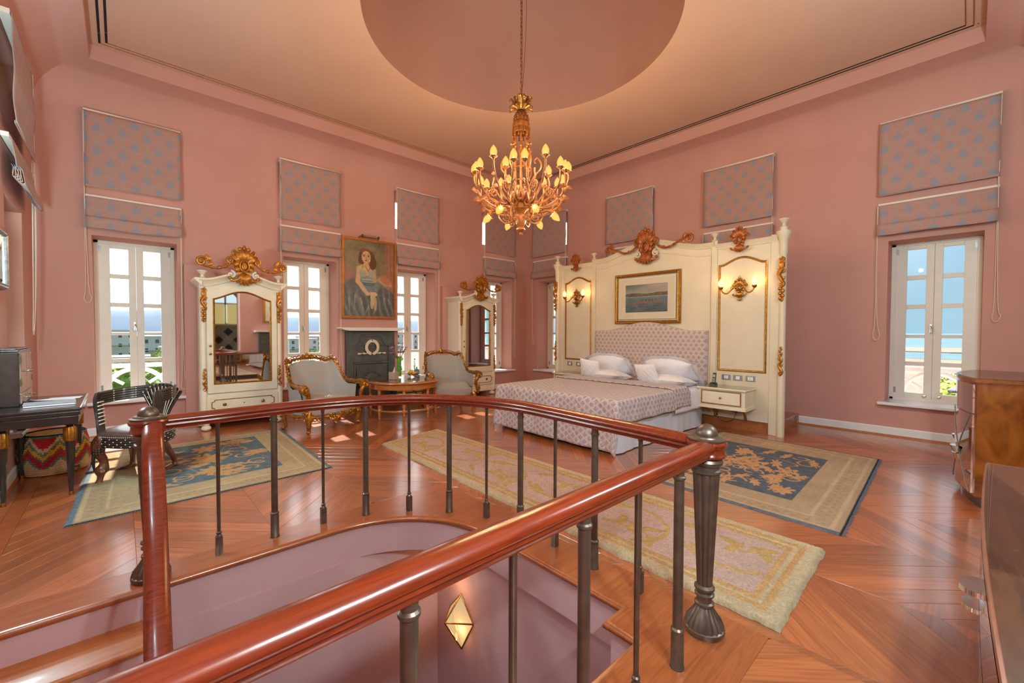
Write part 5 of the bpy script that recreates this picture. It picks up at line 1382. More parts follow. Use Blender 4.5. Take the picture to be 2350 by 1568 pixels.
def baluster(x, y, kind, zt=ZR-.03, zb=0):
    mb = MB(); h = zt-zb
    if kind:                                                   # stout round rod
        mb.lathe([(.031, 0), (.031, .008), (.028, .012), (.028, .155), (.026, .163), (.029, .168), (.029, .176), (.022, .184), (.0215, h-.06), (.0215, h-.05), (.027, h-.045), (.027, h-.036), (.021, h-.03), (.022, h-.004), (.026, h)], 16, (x, y, zb))
    else:                                                      # slim faceted rod on a square block
        mb.lathe([(.020, 0), (.020, .12), (.012, .135), (.017, .143), (.017, .15), (.011, .156), (.0125, h-.02), (.016, h-.015), (.016, h-.002)], 8, (x, y, zb))
        mb.box(x-.019, x+.019, y-.019, y+.019, zb, zb+.122)
    return mb.build('baluster', M_bronze, bl, world=True, angle=40)
for i, (x, y) in enumerate(back[1:-1]): baluster(x, y, i % 2)
for i, x in enumerate((6.37, 6.715, 7.05, 7.375, 7.70, 8.03, 8.36, 8.69)): baluster(x, 7.42, 1-i % 2)
for i in range(4): y = 5.2+.544*i; baluster(8.18-.0425*(8.28-y)-.004, y, 1-i % 2, max(.0, 1)*[.66, .22, -.22, -.66][i], -.18*(1+2*i))
def newel(x, y):
    mb = MB()
    mb.lathe([(.093, 0), (.096, .012), (.096, .028), (.088, .034)], 28, (x, y, 0))
    mb.lathe([(.086, .034), (.078, .06), (.058, .09), (.044, .115), (.038, .128)], 40, (x, y, 0), flute=lambda i, k: .09*(k % 2)*(1 if i < 4 else .3))
    mb.lathe([(.038, .128), (.046, .134), (.046, .146), (.036, .152), (.036, .178), (.046, .184), (.046, .192), (.034, .20), (.034, .208), (.048, .216), (.048, .226), (.036, .236)], 24, (x, y, 0))
    n = 40
    mb.lathe([(.035, .236), (.037, .26), (.062, .80)], n, (x, y, 0), flute=lambda i, k: -.16*max(0, cos(k*pi*2/5)) if k % 5 in (0, 1, 4) else 0)
    mb.lathe([(.062, .80), (.070, .806), (.070, .818), (.060, .824), (.060, .838), (.074, .848), (.078, .862), (.070, .876), (.066, .882)], 28, (x, y, 0))
    p = mb.build('newel_post', M_bronze, bl, world=True, angle=40)
    mb = MB(); mb.lathe([(.06, .88), (.086, .886), (.092, .897), (.084, .908), (.082, .928), (.092, .938), (.096, .952), (.088, .964), (.07, .968)], 32, (x, y, 0))
    o = mb.build('newel_cap', M_mahog, p); o.location = tuple(-Vector(bl.location))
    mb = MB(); mb.lathe([(.088, .966), (.090, .974), (.074, .979), (.070, .986), (.05, .99)], 32, (x, y, 0))
    mb.lathe([(.05, .984)]+[(.052*cos(t), .990+.052*sin(t)) for t in [pi/2*i/9 for i in range(9)]]+[(0, 1.042)], 24, (x, y, 0))
    o = mb.build('newel_ball', M_bronze, p); o.location = tuple(-Vector(bl.location))
newel(6.04, 7.40); newel(8.06, 4.93)

# wedge shaped lantern in the stairwell
ln = thing('wall_lantern', 'lit wedge-shaped brass and glass lantern on the stairwell wall', 'lantern', (6.10, 5.42, -1.18))
yc = .0; A_, B_, Cc, D_ = (0.005, .0, .47), (.0, -.16, .29), (.17, .0, .30), (.0, .16, .29)
T = (.0, .0, 0)
V = [Vector(q) for q in (A_, B_, Cc, D_, T)]
mb = MB()
for a, b in ((0, 1), (0, 2), (0, 3), (1, 2), (2, 3), (1, 4), (2, 4), (3, 4)): mb.tube([V[a], V[b]], .007, 6)
mb.build('lantern_frame', M_brass, ln)
M_lant = bpy.data.materials.new('etched_glass'); M_lant.use_nodes = True; bulbmat(M_lant, (1, .62, .25), (1, .76, .40), .75)
for f in ((0, 1, 2), (0, 2, 3), (1, 4, 2), (2, 4, 3)):
    mb = MB(); mb.add([V[i]+(Vector((.002, 0, 0))) for i in f], [(0, 1, 2)]); mb.build('lantern_pane', M_lant, ln, smooth=False)
mb = MB(); mb.ell((.055, 0, .13), (.014, .014, .035), 10, 8); mb.build('bulb', M_bulb2, ln)
lamp(ln, (.05, 0, .17), 2.5, (1, .62, .30), .03)
lamp(ln, (.14, 0, .55), 1.2, (1, .62, .30), .03)

# ---------------------------------------------------------------- rugs
def rug_px(W, H, fx0, fx1, fy0, fy1, blue, tan, seed, ends=.05):
    """tan flatweave with a blue field of ragged palmettes and scrolling stems"""
    r = random.Random(seed)
    blobs = [(r.uniform(fx0+.1, fx1-.1), r.uniform(fy0+.08, fy1-.08), r.uniform(.10, .19), r.uniform(.045, .085), r.uniform(-.6, .6)) for _ in range(30)]
    blobs = [((fx0+fx1)/2, (fy0+fy1)/2, .30*(fx1-fx0)*.5, .17*(fy1-fy0), 0), ((fx0+fx1)/2, fy0+.2*(fy1-fy0), .24*(fx1-fx0)*.5, .11*(fy1-fy0), 0), ((fx0+fx1)/2, fy1-.2*(fy1-fy0), .24*(fx1-fx0)*.5, .11*(fy1-fy0), 0)]+blobs[:24]
    curls = [(r.uniform(fx0+.1, fx1-.1), r.uniform(fy0+.1, fy1-.1), r.uniform(.06, .13), r.uniform(0, 6.28)) for _ in range(16)]
    def f(u, v):
        n = fnoise(u*3, v*3, seed); nn = fnoise(u*26, v*26, seed+3); ns = fnoise(u*4, v*60, seed+9)
        c = np.asarray(tan, float)[None, :]*(0.90+.16*n+.10*(ns-.5))[:, None]
        m = ((u > fx0) & (u < fx1) & (v > fy0) & (v < fy1))
        bcol = np.asarray(blue, float)[None, :]*(.86+.3*nn)[:, None]
        c[m] = bcol[m]
        fg = np.zeros(len(u))
        for x, y, a, b, rot in blobs:
            dx, dy = u-x, v-y; cr, sr = cos(rot), sin(rot); p = (dx*cr+dy*sr)/a; q = (-dx*sr+dy*cr)/b
            ang = np.arctan2(q, p); rad = np.hypot(p, q)
            fg = np.maximum(fg, (rad < .78+.22*np.sin(ang*7+x*9)+.25*(nn-.5)))
            ring = (np.abs(rad-.45) < .06) & (np.sin(ang*5) > -.2); fg = np.where(ring, 0, fg) if a > .2 else fg
        for x, y, R_, a0 in curls:
            dx, dy = u-x, v-y; rad = np.hypot(dx, dy); ang = (np.arctan2(dy, dx)-a0) % (2*pi)
            fg = np.maximum(fg, (np.abs(rad-R_*(.5+.5*ang/(2*pi))) < .011) & (ang > 1))
        st = (np.abs(v-((fy0+fy1)/2+.33*(fy1-fy0)*np.sin((u-fx0)*9))) < .012); fg = np.maximum(fg, st)
        t2 = np.asarray(tan, float)[None, :]*np.array([1.08, .96, .84])*(.92+.16*nn)[:, None]
        k = m & (fg > .5); c[k] = t2[k]
        for d in (.06, .075, .22, .235):                       # faint border lines
            e_ = np.minimum(np.minimum(u, W-u), np.minimum(v, H-v)); l = (np.abs(e_-d) < .006) & ~m; c[l] *= 1.10
        bd = (e_ > .09) & (e_ < .21) & (np.sin(u*60)*np.sin(v*60) > .55) & ~m; c[bd] *= .93
        en = (u < ends) | (u > W-ends); c[en] = np.asarray(blue, float)*1.12*(.85+.3*nn[en])[:, None]
        ev = (v < .014) | (v > H-.014); c[ev] = np.asarray(blue, float)*.55
        return c
    return f
def rug(name, label, corners, px_fn, nx, ny, thick, mat_, W, H, wob=.010, seed=0, fringe=None, shag=0):
    """corners a,b,c,d on the floor: u runs a->b, v runs a->d"""
    a, b, c_, d = [Vector((*p, 0)) for p in corners]; base = (a+b+c_+d)/4
    t = thing(name, label, 'rug', tuple(base))
    u = np.linspace(0, 1, nx+1); v = np.linspace(0, 1, ny+1); U, V = np.meshgrid(u, v); U = U.ravel(); V = V.ravel()
    P = (np.outer((1-U)*(1-V), a)+np.outer(U*(1-V), b)+np.outer(U*V, c_)+np.outer((1-U)*V, d))-np.array(base)
    e_ = np.minimum(np.minimum(U*W, (1-U)*W), np.minimum(V*H, (1-V)*H))
    ed = np.clip(1-e_/.02, 0, 1)
    jit = (fnoise(U*W*14, V*H*14, seed)-.5)*2*wob*ed
    P[:, 0] += jit; P[:, 1] += jit*.7
    rel = thick*np.clip(e_/.02, 0, 1)**.5+(fnoise(U*W*40, V*H*40, seed+4)-.5)*shag*np.clip(e_/.03, .2, 1)+(fnoise(U*W*2.2, V*H*2.2, seed+6)-.5)*.004
    rgb = px_fn(U*W, V*H)
    if shag: 
        rgb, lift = rgb; rel = rel+lift*np.clip(e_/.03, 0, 1)
    P[:, 2] = np.maximum(rel, .001)
    me = bpy.data.meshes.new('pile'); i = (np.arange(nx)[None, :]+np.arange(ny)[:, None]*(nx+1)).ravel()
    F = np.c_[i, i+1, i+nx+2, i+nx+1]
    nrm = (b-a).cross(d-a).z
    if nrm < 0: F = F[:, ::-1]
    me.from_pydata(P.tolist(), [], F.tolist())
    at = me.color_attributes.new('paint', 'FLOAT_COLOR', 'POINT')
    at.data.foreach_set('color', np.c_[s2l(np.clip(rgb, 0, 255)), np.ones(len(U))].astype(np.float32).ravel())
    me.materials.append(mat_); me.polygons.foreach_set('use_smooth', [True]*len(me.polygons)); me.update()
    o = bpy.data.objects.new('pile', me); COL.objects.link(o); o.parent = t
    if fringe:
        mb = MB(); r = random.Random(seed)
        for (p, q) in ((a, d), (b, c_)) if fringe == 'u' else ((a, b), (d, c_)):
            L_ = (q-p).length; n = int(L_/.018); out = ((p-(b if p == a else a)) if fringe == 'u' else (p-(d if p == a else a))).normalized()
            for k in range(n):
                s0 = p.lerp(q, (k+r.random()*.6)/n)-base; e2 = s0+out*r.uniform(.012, .03)+(q-p).normalized()*r.uniform(-.008, .008)
                mb.tube([(s0.x, s0.y, .005), (e2.x, e2.y, .003)], .0026, 4)
        mb.build('fringe', mat('wool_fringe_%d' % seed, fringe_col, .95), t, kind='stuff')
    return t
fringe_col = (.10, .14, .19)
LW, LH = 2.02, 2.46
rug('rug', 'tan flatweave rug with a blue floral field under the carved chair', [(8.516, 3.646), (6.489, 3.565), (6.401, 1.19), (8.43, 1.22)], rug_px(LW, LH, .42, 1.62, .46, 2.20, (96, 112, 118), (182, 160, 124), 3), 200, 240, .009, M_rug, LW, LH, seed=3, fringe='v')
RW, RH = 2.66, 1.80
rug('rug', 'tan flatweave rug with a blue floral field beside the bed', [(1.62, 7.587), (4.31, 7.67), (4.25, 5.86), (1.56, 5.78)], rug_px(RW, RH, .52, 2.20, .42, 1.55, (92, 97, 106), (184, 156, 124), 5, .045), 260, 180, .009, M_rug, RW, RH, seed=5, fringe='v')
PW, PH = 4.75, 1.08
def pink_px(u, v):
    n = fnoise(u*2.2, v*2.2, 2); nn = fnoise(u*38, v*38, 4)
    e_ = np.minimum(np.minimum(u, PW-u), np.minimum(v, PH-v))
    cream = np.array([222, 196, 158.]); pink = np.array([222, 186, 170.]); olive = np.array([204, 166, 108.])
    c = np.where((e_ < .16)[:, None], cream, pink)*(.90+.12*n+.12*(nn-.5))[:, None]
    lift = np.zeros(len(u))
    b = ((e_ > .085) & (e_ < .125)) | ((e_ > .15) & (e_ < .195)); c[b] = olive*(.9+.2*nn[b])[:, None]*np.array([1.04, 1.0, 1.05]); 
    g = ((e_ > .125) & (e_ < .15)) | ((e_ > .195) & (e_ < .205)); lift[g] = -.008
    m = np.zeros(len(u), bool)
    for k in range(6):                                        # big looping stems with leaves
        cx_ = .45+.77*k; s = 1 if k % 2 else -1
        yc_ = PH/2+s*.10; rad = np.hypot((u-cx_)*.8, (v-yc_)); ang = np.arctan2((v-yc_)*s, u-cx_)
        m |= (np.abs(rad-.29) < .017) & (ang > -2.7) & (ang < 1.3)
        for (ox, oy, a, L_, w) in ((.18, .10*s, .5*s, .11, .036), (.26, -.02*s, -.5*s, .10, .034), (-.14, -.22*s, 2.5*s, .12, .040), (.02, .02*s, 1.3*s, .10, .034), (-.05, .07*s, 2.8*s, .09, .030), (.33, .16*s, 1.2*s, .09, .032), (-.30, .12*s, .6*s, .10, .034)):
            dx, dy = u-cx_-ox, v-yc_-oy; p = dx*cos(a)+dy*sin(a); q = -dx*sin(a)+dy*cos(a)
            m |= (np.abs(q) < w*np.sqrt(np.clip(1-(p/L_)**2, 0, 1))*(1-.5*p/L_)) & (np.abs(p) < L_)
        m |= (np.abs((v-yc_)-.5*s*(u-cx_-.1)) < .010) & (np.abs(u-cx_-.16) < .2)
    m &= e_ > .21
    c[m] = (olive*(.92+.2*nn[m])[:, None]); lift[m] = .004
    return c, lift
rug('runner_rug', 'long thick pink and cream pile runner with olive scrolls before the bed', [(5.684, 3.065), (5.791, 7.669), (4.669, 7.643), (4.686, 2.845)], pink_px, 360, 130, .030, M_shag, PW, PH, wob=.014, seed=8, shag=.012)

# ---------------------------------------------------------------- gilt armchairs
def garland(mb, pts, r, seed, side=(0, 0, 1)):
    rr = random.Random(seed); n = len(pts)
    mb.tube(pts, [r*.75]*n, 7)
    for i in range(0, n-1):
        p = Vector(pts[i]); t = (Vector(pts[min(i+1, n-1)])-Vector(pts[max(i-1, 0)])).normalized()
        for k in range(2):
            o = Vector((rr.uniform(-1, 1), rr.uniform(-1, 1), rr.uniform(-1, 1))); o = (o-t*o.dot(t)).normalized()*r*.8
            q = p.lerp(Vector(pts[i+1]), rr.random())+o
            mb.ell(q, (r*rr.uniform(.35, .6),)*3, 6, 4)
        if i % 2 == 0:
            s = Vector(side)-t*Vector(side).dot(t); s.normalize(); R_ = r*1.3; c_ = p+s*r*.9
            mb.tube([c_+(t*cos(a)+s*sin(a))*R_*(1-.09*j) for j, a in enumerate([.8*k for k in range(9)])], [r*.28*(1-.05*j) for j in range(9)], 5)
def armchair(name, label, loc, rz, W, seed):
    t = thing(name, label, 'armchair', loc, rz, 'gilt carved armchairs')
    h = W/2
    # plan curve of the tub back, from right arm front to left arm front
    def plan(s):                                              # s in -1..1
        a = s*pi*.5
        x = h*.98*np.sign(s)*min(1, abs(sin(a))**.55); y = -.33+.56*(1-cos(a))**1.5
        return x, y
    sst = lambda q: (lambda t: t*t*(3-2*t))(max(0, min(1, q)))
    topz = lambda s: .68+.325*(1-sst((abs(s)-.50)/.36))+.055*max(0, cos(min(1, abs(s)/.30)*pi/2))+.035*math.exp(-((abs(s)-.50)/.09)**2)
    N = 40; S = [-1+2*i/N for i in range(N+1)]
    mb = MB()
    def inner(a, b):
        s = -1+2*a; x, y = plan(s); z = .40+(topz(s)-.05-.40)*b; k = 1-.10+.10*b; pf = .05*sin(pi*b)*(1-abs(s)**3)
        return (x*(k-.035), y*(k)+.045+pf*.6-.05*b, z)
    def outer(a, b):
        s = -1+2*a; x, y = plan(s); z = .30+(topz(s)-.05-.30)*b; k = .93+.07*b; return (x*k, y-.02-.05*b, z)
    mb.grid(inner, 40, 14, uv=lambda a, b: (a*1.9, b*.6)); mb.grid(outer, 40, 6, uv=lambda a, b: (a*1.9, b*.6))
    mb.build('back_upholstery', M_dam, t, angle=80)
    sw, sd = h*.80, .50
    mb = MB()
    def cush(a, b):
        x = (2*a-1); y = (2*b-1); k = (max(0, 1-abs(x)**5)*max(0, 1-abs(y)**5))**.4
        return (x*sw, -.26+sd*b+.10*(1-x*x)*(b > .5)*(2*b-1)*.5, .375+.125*k+.02*k*(1-x*x))
    mb.grid(cush, 20, 20, uv=lambda a, b: (a*.8, b*.6))
    o = mb.build('seat_cushion', M_dam, t, angle=80)
    mb = MB(); mb.prism([(-sw-.02, -.28), (sw+.02, -.28), (sw+.035, .24), (sw*.6, .30), (0, .325), (-sw*.6, .30), (-sw-.035, .24)], .24, .385, 'xy'); mb.build('seat_frame_upholstery', M_dam, t, smooth=False, bevel=.015)
    mb = MB()                                                 # top rail of the back, garlanded
    pts = []
    for i in range(53):
        s = -.80+1.60*i/52; x, y = plan(s); pts.append((x*1.0, y-.055, topz(s)))
    garland(mb, pts, .026, seed)
    for dx in (-.05, 0, .05): petal(mb, (dx*.6, -.39, topz(0)-.01), (dx*1.6, -.385, topz(0)+.085-abs(dx)*.6), .028)
    mb.ell((0, -.37, topz(0)+.02), (.045, .03, .04), 10, 6); vol(mb, (-.075, -.375, topz(.1)+.02), .035, 1); vol(mb, (.075, -.375, topz(.1)+.02), .035, -1)
    mb.build('carved_crest_rail', M_gold, t)
    for sd_ in (-1, 1):
        mb = MB(); arm = []
        for i in range(13):
            s = sd_*(.78+.22*i/12); x, y = plan(s); arm.append((x, y-.05*(1-i/12), topz(s)))
        x, y = plan(sd_); fx = x+sd_*.012
        arm2 = spl([arm[0], arm[4], arm[8], (fx, y-.04, .67), (fx+sd_*.015, y+.06, .685), (fx+sd_*.03, y+.13, .66)], 5)
        mb.tube(arm2, [.028+.0006*i for i in range(len(arm2))], 9)
        # volute at the arm end, seen from the front, and post
        vol(mb, (fx+sd_*.03, y+.14, .635), .060, -sd_, pi/2, 1.5, .36); mb.tube([(fx+sd_*.03, y+.05, .64), (fx+sd_*.03, y+.15, .64)], .052, 12)
        post = spl([(fx+sd_*.015, y+.13, .61), (fx-sd_*.02, y+.12, .56), (fx-sd_*.03, y+.10, .48), (fx-sd_*.005, y+.09, .40), (fx+sd_*.01, y+.09, .32)], 5)
        mb.tube(post, [.036-.0006*i for i in range(len(post))], 9, flat=1.0)
        p2 = spl([(fx-sd_*.01, y+.115, .42), (fx+sd_*.005, y+.115, .36), (fx+sd_*.015, y+.11, .29)], 5); garland(mb, p2, .028, seed+3+sd_)
        mb.build('arm', M_gold, t)
    mb = MB()                                                 # carved apron
    ap = spl([(-h*.84, .27, .25), (-h*.55, .315, .215), (-h*.25, .335, .235), (0, .34, .185), (h*.25, .335, .235), (h*.55, .315, .215), (h*.84, .27, .25)], 6)
    garland(mb, ap, .030, seed+7, (0, 0, -1))
    for a in (-40, 0, 40): A = radians(a); petal(mb, (0, .345, .20), (.09*sin(A), .35, .20-.10*cos(A)), .03, (0, .015, 0))
    for sd_ in (-1, 1): garland(mb, spl([(sd_*h*.88, .22, .25), (sd_*h*.90, .0, .215), (sd_*h*.88, -.22, .25)], 5), .024, seed+9+sd_, (0, 0, -1))
    mb.build('carved_apron', M_gold, t)
    for sx in (-1, 1):
        for fy in (1, -1):
            mb = MB(); x, y = sx*h*.86, (.27 if fy > 0 else -.27); s2 = .7 if fy < 0 else 1
            lp_ = spl([(x, y, .30), (x+sx*.025, y+fy*.03, .22), (x+sx*.01, y+fy*.02, .12), (x+sx*.0, y+fy*.005, .055), (x+sx*.025, y+fy*.03, .028)], 6)
            mb.tube(lp_, [(.052-.0013*i)*s2 if i < 20 else .026 for i in range(len(lp_))], 9)
            mb.ell((x+sx*.028, y+fy*.035, .026), (.03, .03, .026), 8, 6); vol(mb, (x+sx*.02, y+fy*.055, .03), .022, sx)
            if fy > 0:
                for a in (-30, 0, 30): A = radians(a); petal(mb, (x, y+.05, .27), (x+.05*sin(A), y+.06, .27-.11*cos(A)), .022, (0, .02, 0))
            mb.build('leg', M_gold, t)
    return t
M_dam = pattern_mat('damask_uv', (.41, .355, .34), (.44, .36, .33), (.31, .41, .38), (.21, .26), True, speck=.65)
armchair('armchair', 'wide gilt carved armchair with grey damask left of the round table', (5.865, 1.40, 0), radians(17), .98, 21)
armchair('armchair', 'gilt carved armchair with grey damask right of the round table', (3.41, 1.28, 0), radians(-10), .92, 33)

# ---------------------------------------------------------------- oval table and what stands on it
tb = thing('round_table', 'oval walnut table with turned legs between the two gilt armchairs', 'table', (4.47, 1.42, 0))
ta, tbb = .66, .66
mb = MB(); mb.lathe([(0, .595), (.60, .595), (.635, .605), (.655, .622), (.65, .638), (.63, .645), (0, .645)], 64); mb.build('table_top', M_table, tb, angle=40)
mb = MB(); mb.lathe([(.57, .515), (.60, .515), (.605, .53), (.60, .596), (.57, .596)], 64, ring=True); mb.build('apron', M_table, tb, angle=40)
mb = MB(); mb.lathe([(0, .6455), (.615, .6455), (.62, .649), (.615, .6525), (0, .6525)], 64); mb.build('glass_sheet', M_clear, tb, angle=30)
mb = MB(); mb.lathe([(.545, .145), (.575, .145), (.578, .155), (.575, .17), (.545, .17)], 64, ring=True); mb.build('stretcher_ring', M_table, tb, angle=40)
for k in range(8):
    a = 2*pi*k/8+.30; x, y = .562*cos(a), .562*sin(a)
    mb = MB(); mb.lathe([(.008, 0), (.014, .012), (.018, .035), (.013, .05), (.022, .075), (.026, .095), (.018, .11), (.024, .118), (.027, .13), (.027, .185), (.022, .192), (.029, .205), (.031, .33), (.024, .345), (.019, .355), (.028, .37), (.028, .385), (.019, .40), (.025, .43), (.030, .46), (.024, .485), (.03, .495), (.03, .52)], 12, (x, y, 0)); mb.build('leg', M_table, tb)
ZT = .6525
vs_ = thing('glass_vase', 'tall clear glass vase lined with a green leaf holding purple flowers', 'vase', (4.44, 1.20, ZT))
mb = MB(); mb.lathe([(.0, .006), (.038, .006), (.042, .03), (.045, .30), (.049, .30), (.047, .02), (.044, 0), (0, 0)], 20); mb.build('vase_glass', M_clear, vs_, angle=40)
mb = MB(); mb.grid(lambda a, b: (.036*cos(1.9*pi*a-.5), .036*sin(1.9*pi*a-.5), .02+(.30+.07*sin(pi*a))*b), 14, 5); mb.build('green_leaf', mat('bright_leaf', (.10, .36, .02), .35), vs_)
M_petal = mat('mauve_petals', (.42, .20, .36), .7, noise=(40, .3)); M_stemg = mat('grey_green_stems', (.17, .20, .09), .7)
r = random.Random(4); mb = MB(); heads = []
for i in range(22):
    a = r.uniform(0, 2*pi); sp_ = r.uniform(.04, .19); hgt = r.uniform(.42, .56)
    p = spl([(0, 0, .1), (.01*cos(a), .01*sin(a), .30), (.6*sp_*cos(a), .6*sp_*sin(a), .30+.6*(hgt-.30)), (sp_*cos(a), sp_*sin(a), hgt)], 4); mb.tube(p, .0028, 4); heads.append(p[-1])
    for q in p[6:]: mb.ell(q+Vector((r.uniform(-.012, .012), r.uniform(-.012, .012), 0)), (.008, .008, .004), 5, 3)
mb.build('stems', M_stemg, vs_, kind='stuff')
for p in heads:
    mb = MB()
    for k in range(10):
        A = 2*pi*k/10; mb.ell(p+Vector((.016*cos(A), .016*sin(A), r.uniform(-.004, .006))), (.012, .009, .006), 5, 3)
    mb.ell(p+Vector((0, 0, .004)), (.008, .008, .007), 6, 4); mb.build('flower', M_petal, vs_)
bx = thing('tissue_box', 'mirrored square tissue box with a white tissue standing out of it', 'box', (4.66, 1.42, ZT), radians(28))
mb = MB(); mb.box(-.062, .062, -.062, .062, 0, .125); mb.build('box_body', mat('pink_silver_card', (.62, .47, .44), .25, .35), bx, smooth=False, bevel=.003)
mb = MB(); mb.grid(lambda a, b: (.03*cos(2*pi*a)*(1-b)*(1+.3*sin(6*pi*a)), .012*sin(2*pi*a)*(1-b*.8)+.02*b, .124+.10*b), 16, 5, closeu=True); mb.build('tissue', M_linen, bx)
bw = thing('fruit_bowl', 'shallow clear glass bowl holding fruit on the round table', 'bowl', (4.20, 1.24, ZT))
mb = MB(); mb.lathe([(0, .004), (.04, .004), (.055, .012), (.11, .055), (.145, .075), (.148, .078), (.143, .079), (.105, .062), (.05, .018), (0, .011)], 28); mb.build('bowl_glass', M_clear, bw, angle=40)
M_orange = mat('orange_peel', (.85, .22, .015), .45, bump=(90, .2)); M_green = mat('green_apple_skin', (.36, .42, .03), .35); M_yel = mat('yellow_fruit', (.75, .48, .03), .45)
for i, (dx, dy, dz, R_, m, lab, nm) in enumerate(((.0, .05, .055, .037, M_orange, 'bright orange mandarin at the front of the glass bowl', 'mandarin'), (-.05, .02, .062, .036, M_orange, 'orange mandarin tucked right of the front one in the bowl', 'mandarin'), (.055, .01, .06, .036, M_green, 'green apple at the left of the glass bowl', 'apple'), (.01, -.055, .066, .036, M_green, 'green apple at the back of the glass bowl', 'apple'), (.02, .0, .10, .035, M_yel, 'yellow apple on top of the fruit in the bowl', 'apple'))):
    mb = MB(); mb.lathe([(0, -R_*.86), (R_*.3, -R_*.92), (R_*.8, -R_*.55), (R_, 0), (R_*.8, R_*.58), (R_*.3, R_*.9), (R_*.08, R_*.78), (0, R_*.76)], 14)
    o = mb.build(nm, m); o.location = (4.20+dx, 1.24+dy, ZT+dz); tag(o, lab, 'fruit', 'fruit in the glass bowl')
gj = thing('ginger_jar', 'small turquoise lidded pot on a saucer at the right of the table', 'pot', (4.02, 1.10, ZT))
M_jar = mat('turquoise_glaze', (.12, .36, .38), .2, noise=(24, .6))
mb = MB(); mb.lathe([(0, 0), (.05, .0), (.075, .012), (.076, .016), (.04, .01), (0, .01)], 20); mb.build('saucer', M_jar, gj)
mb = MB(); mb.lathe([(.0, .012), (.032, .012), (.05, .03), (.062, .055), (.056, .08), (.04, .09), (.0, .09)], 20); mb.build('pot_body', M_jar, gj)
mb = MB(); mb.lathe([(.045, .09), (.05, .098), (.04, .112), (.018, .124), (.012, .132), (.02, .146), (.012, .16), (0, .164)], 18); mb.build('lid', M_jar, gj)
# wicker screen / log basket by the hearth, fire irons
wb = thing('log_basket', 'wide patterned wicker log basket behind the round table', 'basket', (3.68, .32, 0))
def wk(a, b):
    n = int(a*60) % 2 ^ int(b*14) % 2; c = (.62, .42, .14, 1) if (int(a*46+b*9) % 5 and int(b*15) % 4) else (.10, .05, .03, 1); return c
mb = MB(); mb.grid(lambda a, b: ((.30+.09*b)*cos(2*pi*a), (.17+.05*b)*sin(2*pi*a), .01+.42*b+.004*sin(a*300)), 120, 30, col=wk, closeu=True); mb.build('woven_side', M_straw, wb)
mb = MB(); mb.tube([(.39*cos(t), .22*sin(t), .43) for t in [2*pi*i/40 for i in range(40)]], .016, 7, closed=True); mb.build('rim', M_giltwood, wb)
for s in (-1, 1):
    an = thing('andiron', ('left' if s > 0 else 'right')+' iron firedog with a round disc standing on the hearth', 'firedog', (4.46+s*.40, .30, .012), 0, 'firedogs on the hearth')
    mb = MB(); mb.tube([(0, 0, .03), (0, 0, .40)], .014, 8); mb.lathe([(0, -.012), (.10, -.012), (.11, 0), (.10, .012), (0, .012)], 24); mb.v[-120:] = [(x, z, .46+y) for x, y, z in mb.v[-120:]]
    mb.tube([(-.10, 0, 0.01), (0, 0, .05), (.10, 0, .01)], .012, 7); mb.tube([(0, 0, .05), (0, -.18, .03)], .012, 7); mb.build('iron_stand', M_plastic, an)
# ---------------------------------------------------------------- writing desk and what stands on it
dk = thing('writing_desk', 'black lacquered desk with tapered legs and gilt fluted collars at the left edge', 'desk', (8.71, 2.27, 0))
DX0, DX1, DY0, DY1 = 8.445, 8.965, 1.69, 2.86
mb = MB(); mb.box(DX0, DX1, DY0, DY1, .775, .805); mb.box(DX0+.008, DX1-.005, DY0+.008, DY1-.008, .735, .776); mb.box(DX0+.02, DX1-.01, DY0+.02, DY1-.02, .655, .736)
mb.build('desk_top', M_black, dk, world=True, smooth=False, bevel=.01)
for x, y in ((8.525, 2.75), (8.525, 1.82), (8.925, 2.75), (8.925, 1.82)):
    mb = MB(); mb.lathe([(.014, 0), (.016, .035), (.034, .50)], 10, (x, y, 0)); mb.lathe([(.030, .625), (.022, .632), (.036, .645), (.036, .657)], 14, (x, y, 0)); lg = mb.build('leg', M_black, dk, world=True)
    mb = MB(); mb.lathe([(.034, .495), (.040, .50), (.043, .51), (.043, .61), (.036, .626)], 32, (x, y, 0), flute=lambda i, k: .07*(k % 2)); o = mb.build('gilt_collar', M_gold, lg); o.location = tuple(-Vector(dk.location))
    mb = MB(); mb.lathe([(.0165, 0), (.018, .034)], 10, (x, y, .0005)); o = mb.build('foot_cap', M_brass, lg); o.location = tuple(-Vector(dk.location))
dc = thing('desk_cabinet', 'dark lacquer cabinet with two mirrored doors standing on the desk', 'cabinet', (8.91, 2.14, .806))
mb = MB(); mb.box(8.855, 8.975, 1.80, 2.47, .806, 1.30); mb.box(8.848, 8.975, 1.79, 2.48, 1.30, 1.315); mb.box(8.865, 8.975, 1.815, 2.455, 1.315, 1.33); mb.build('case', M_ebony, dc, world=True, smooth=False, bevel=.012)
M_worn = mat('foxed_mirror', (.66, .62, .50), .15, .85, noise=(9, .5))
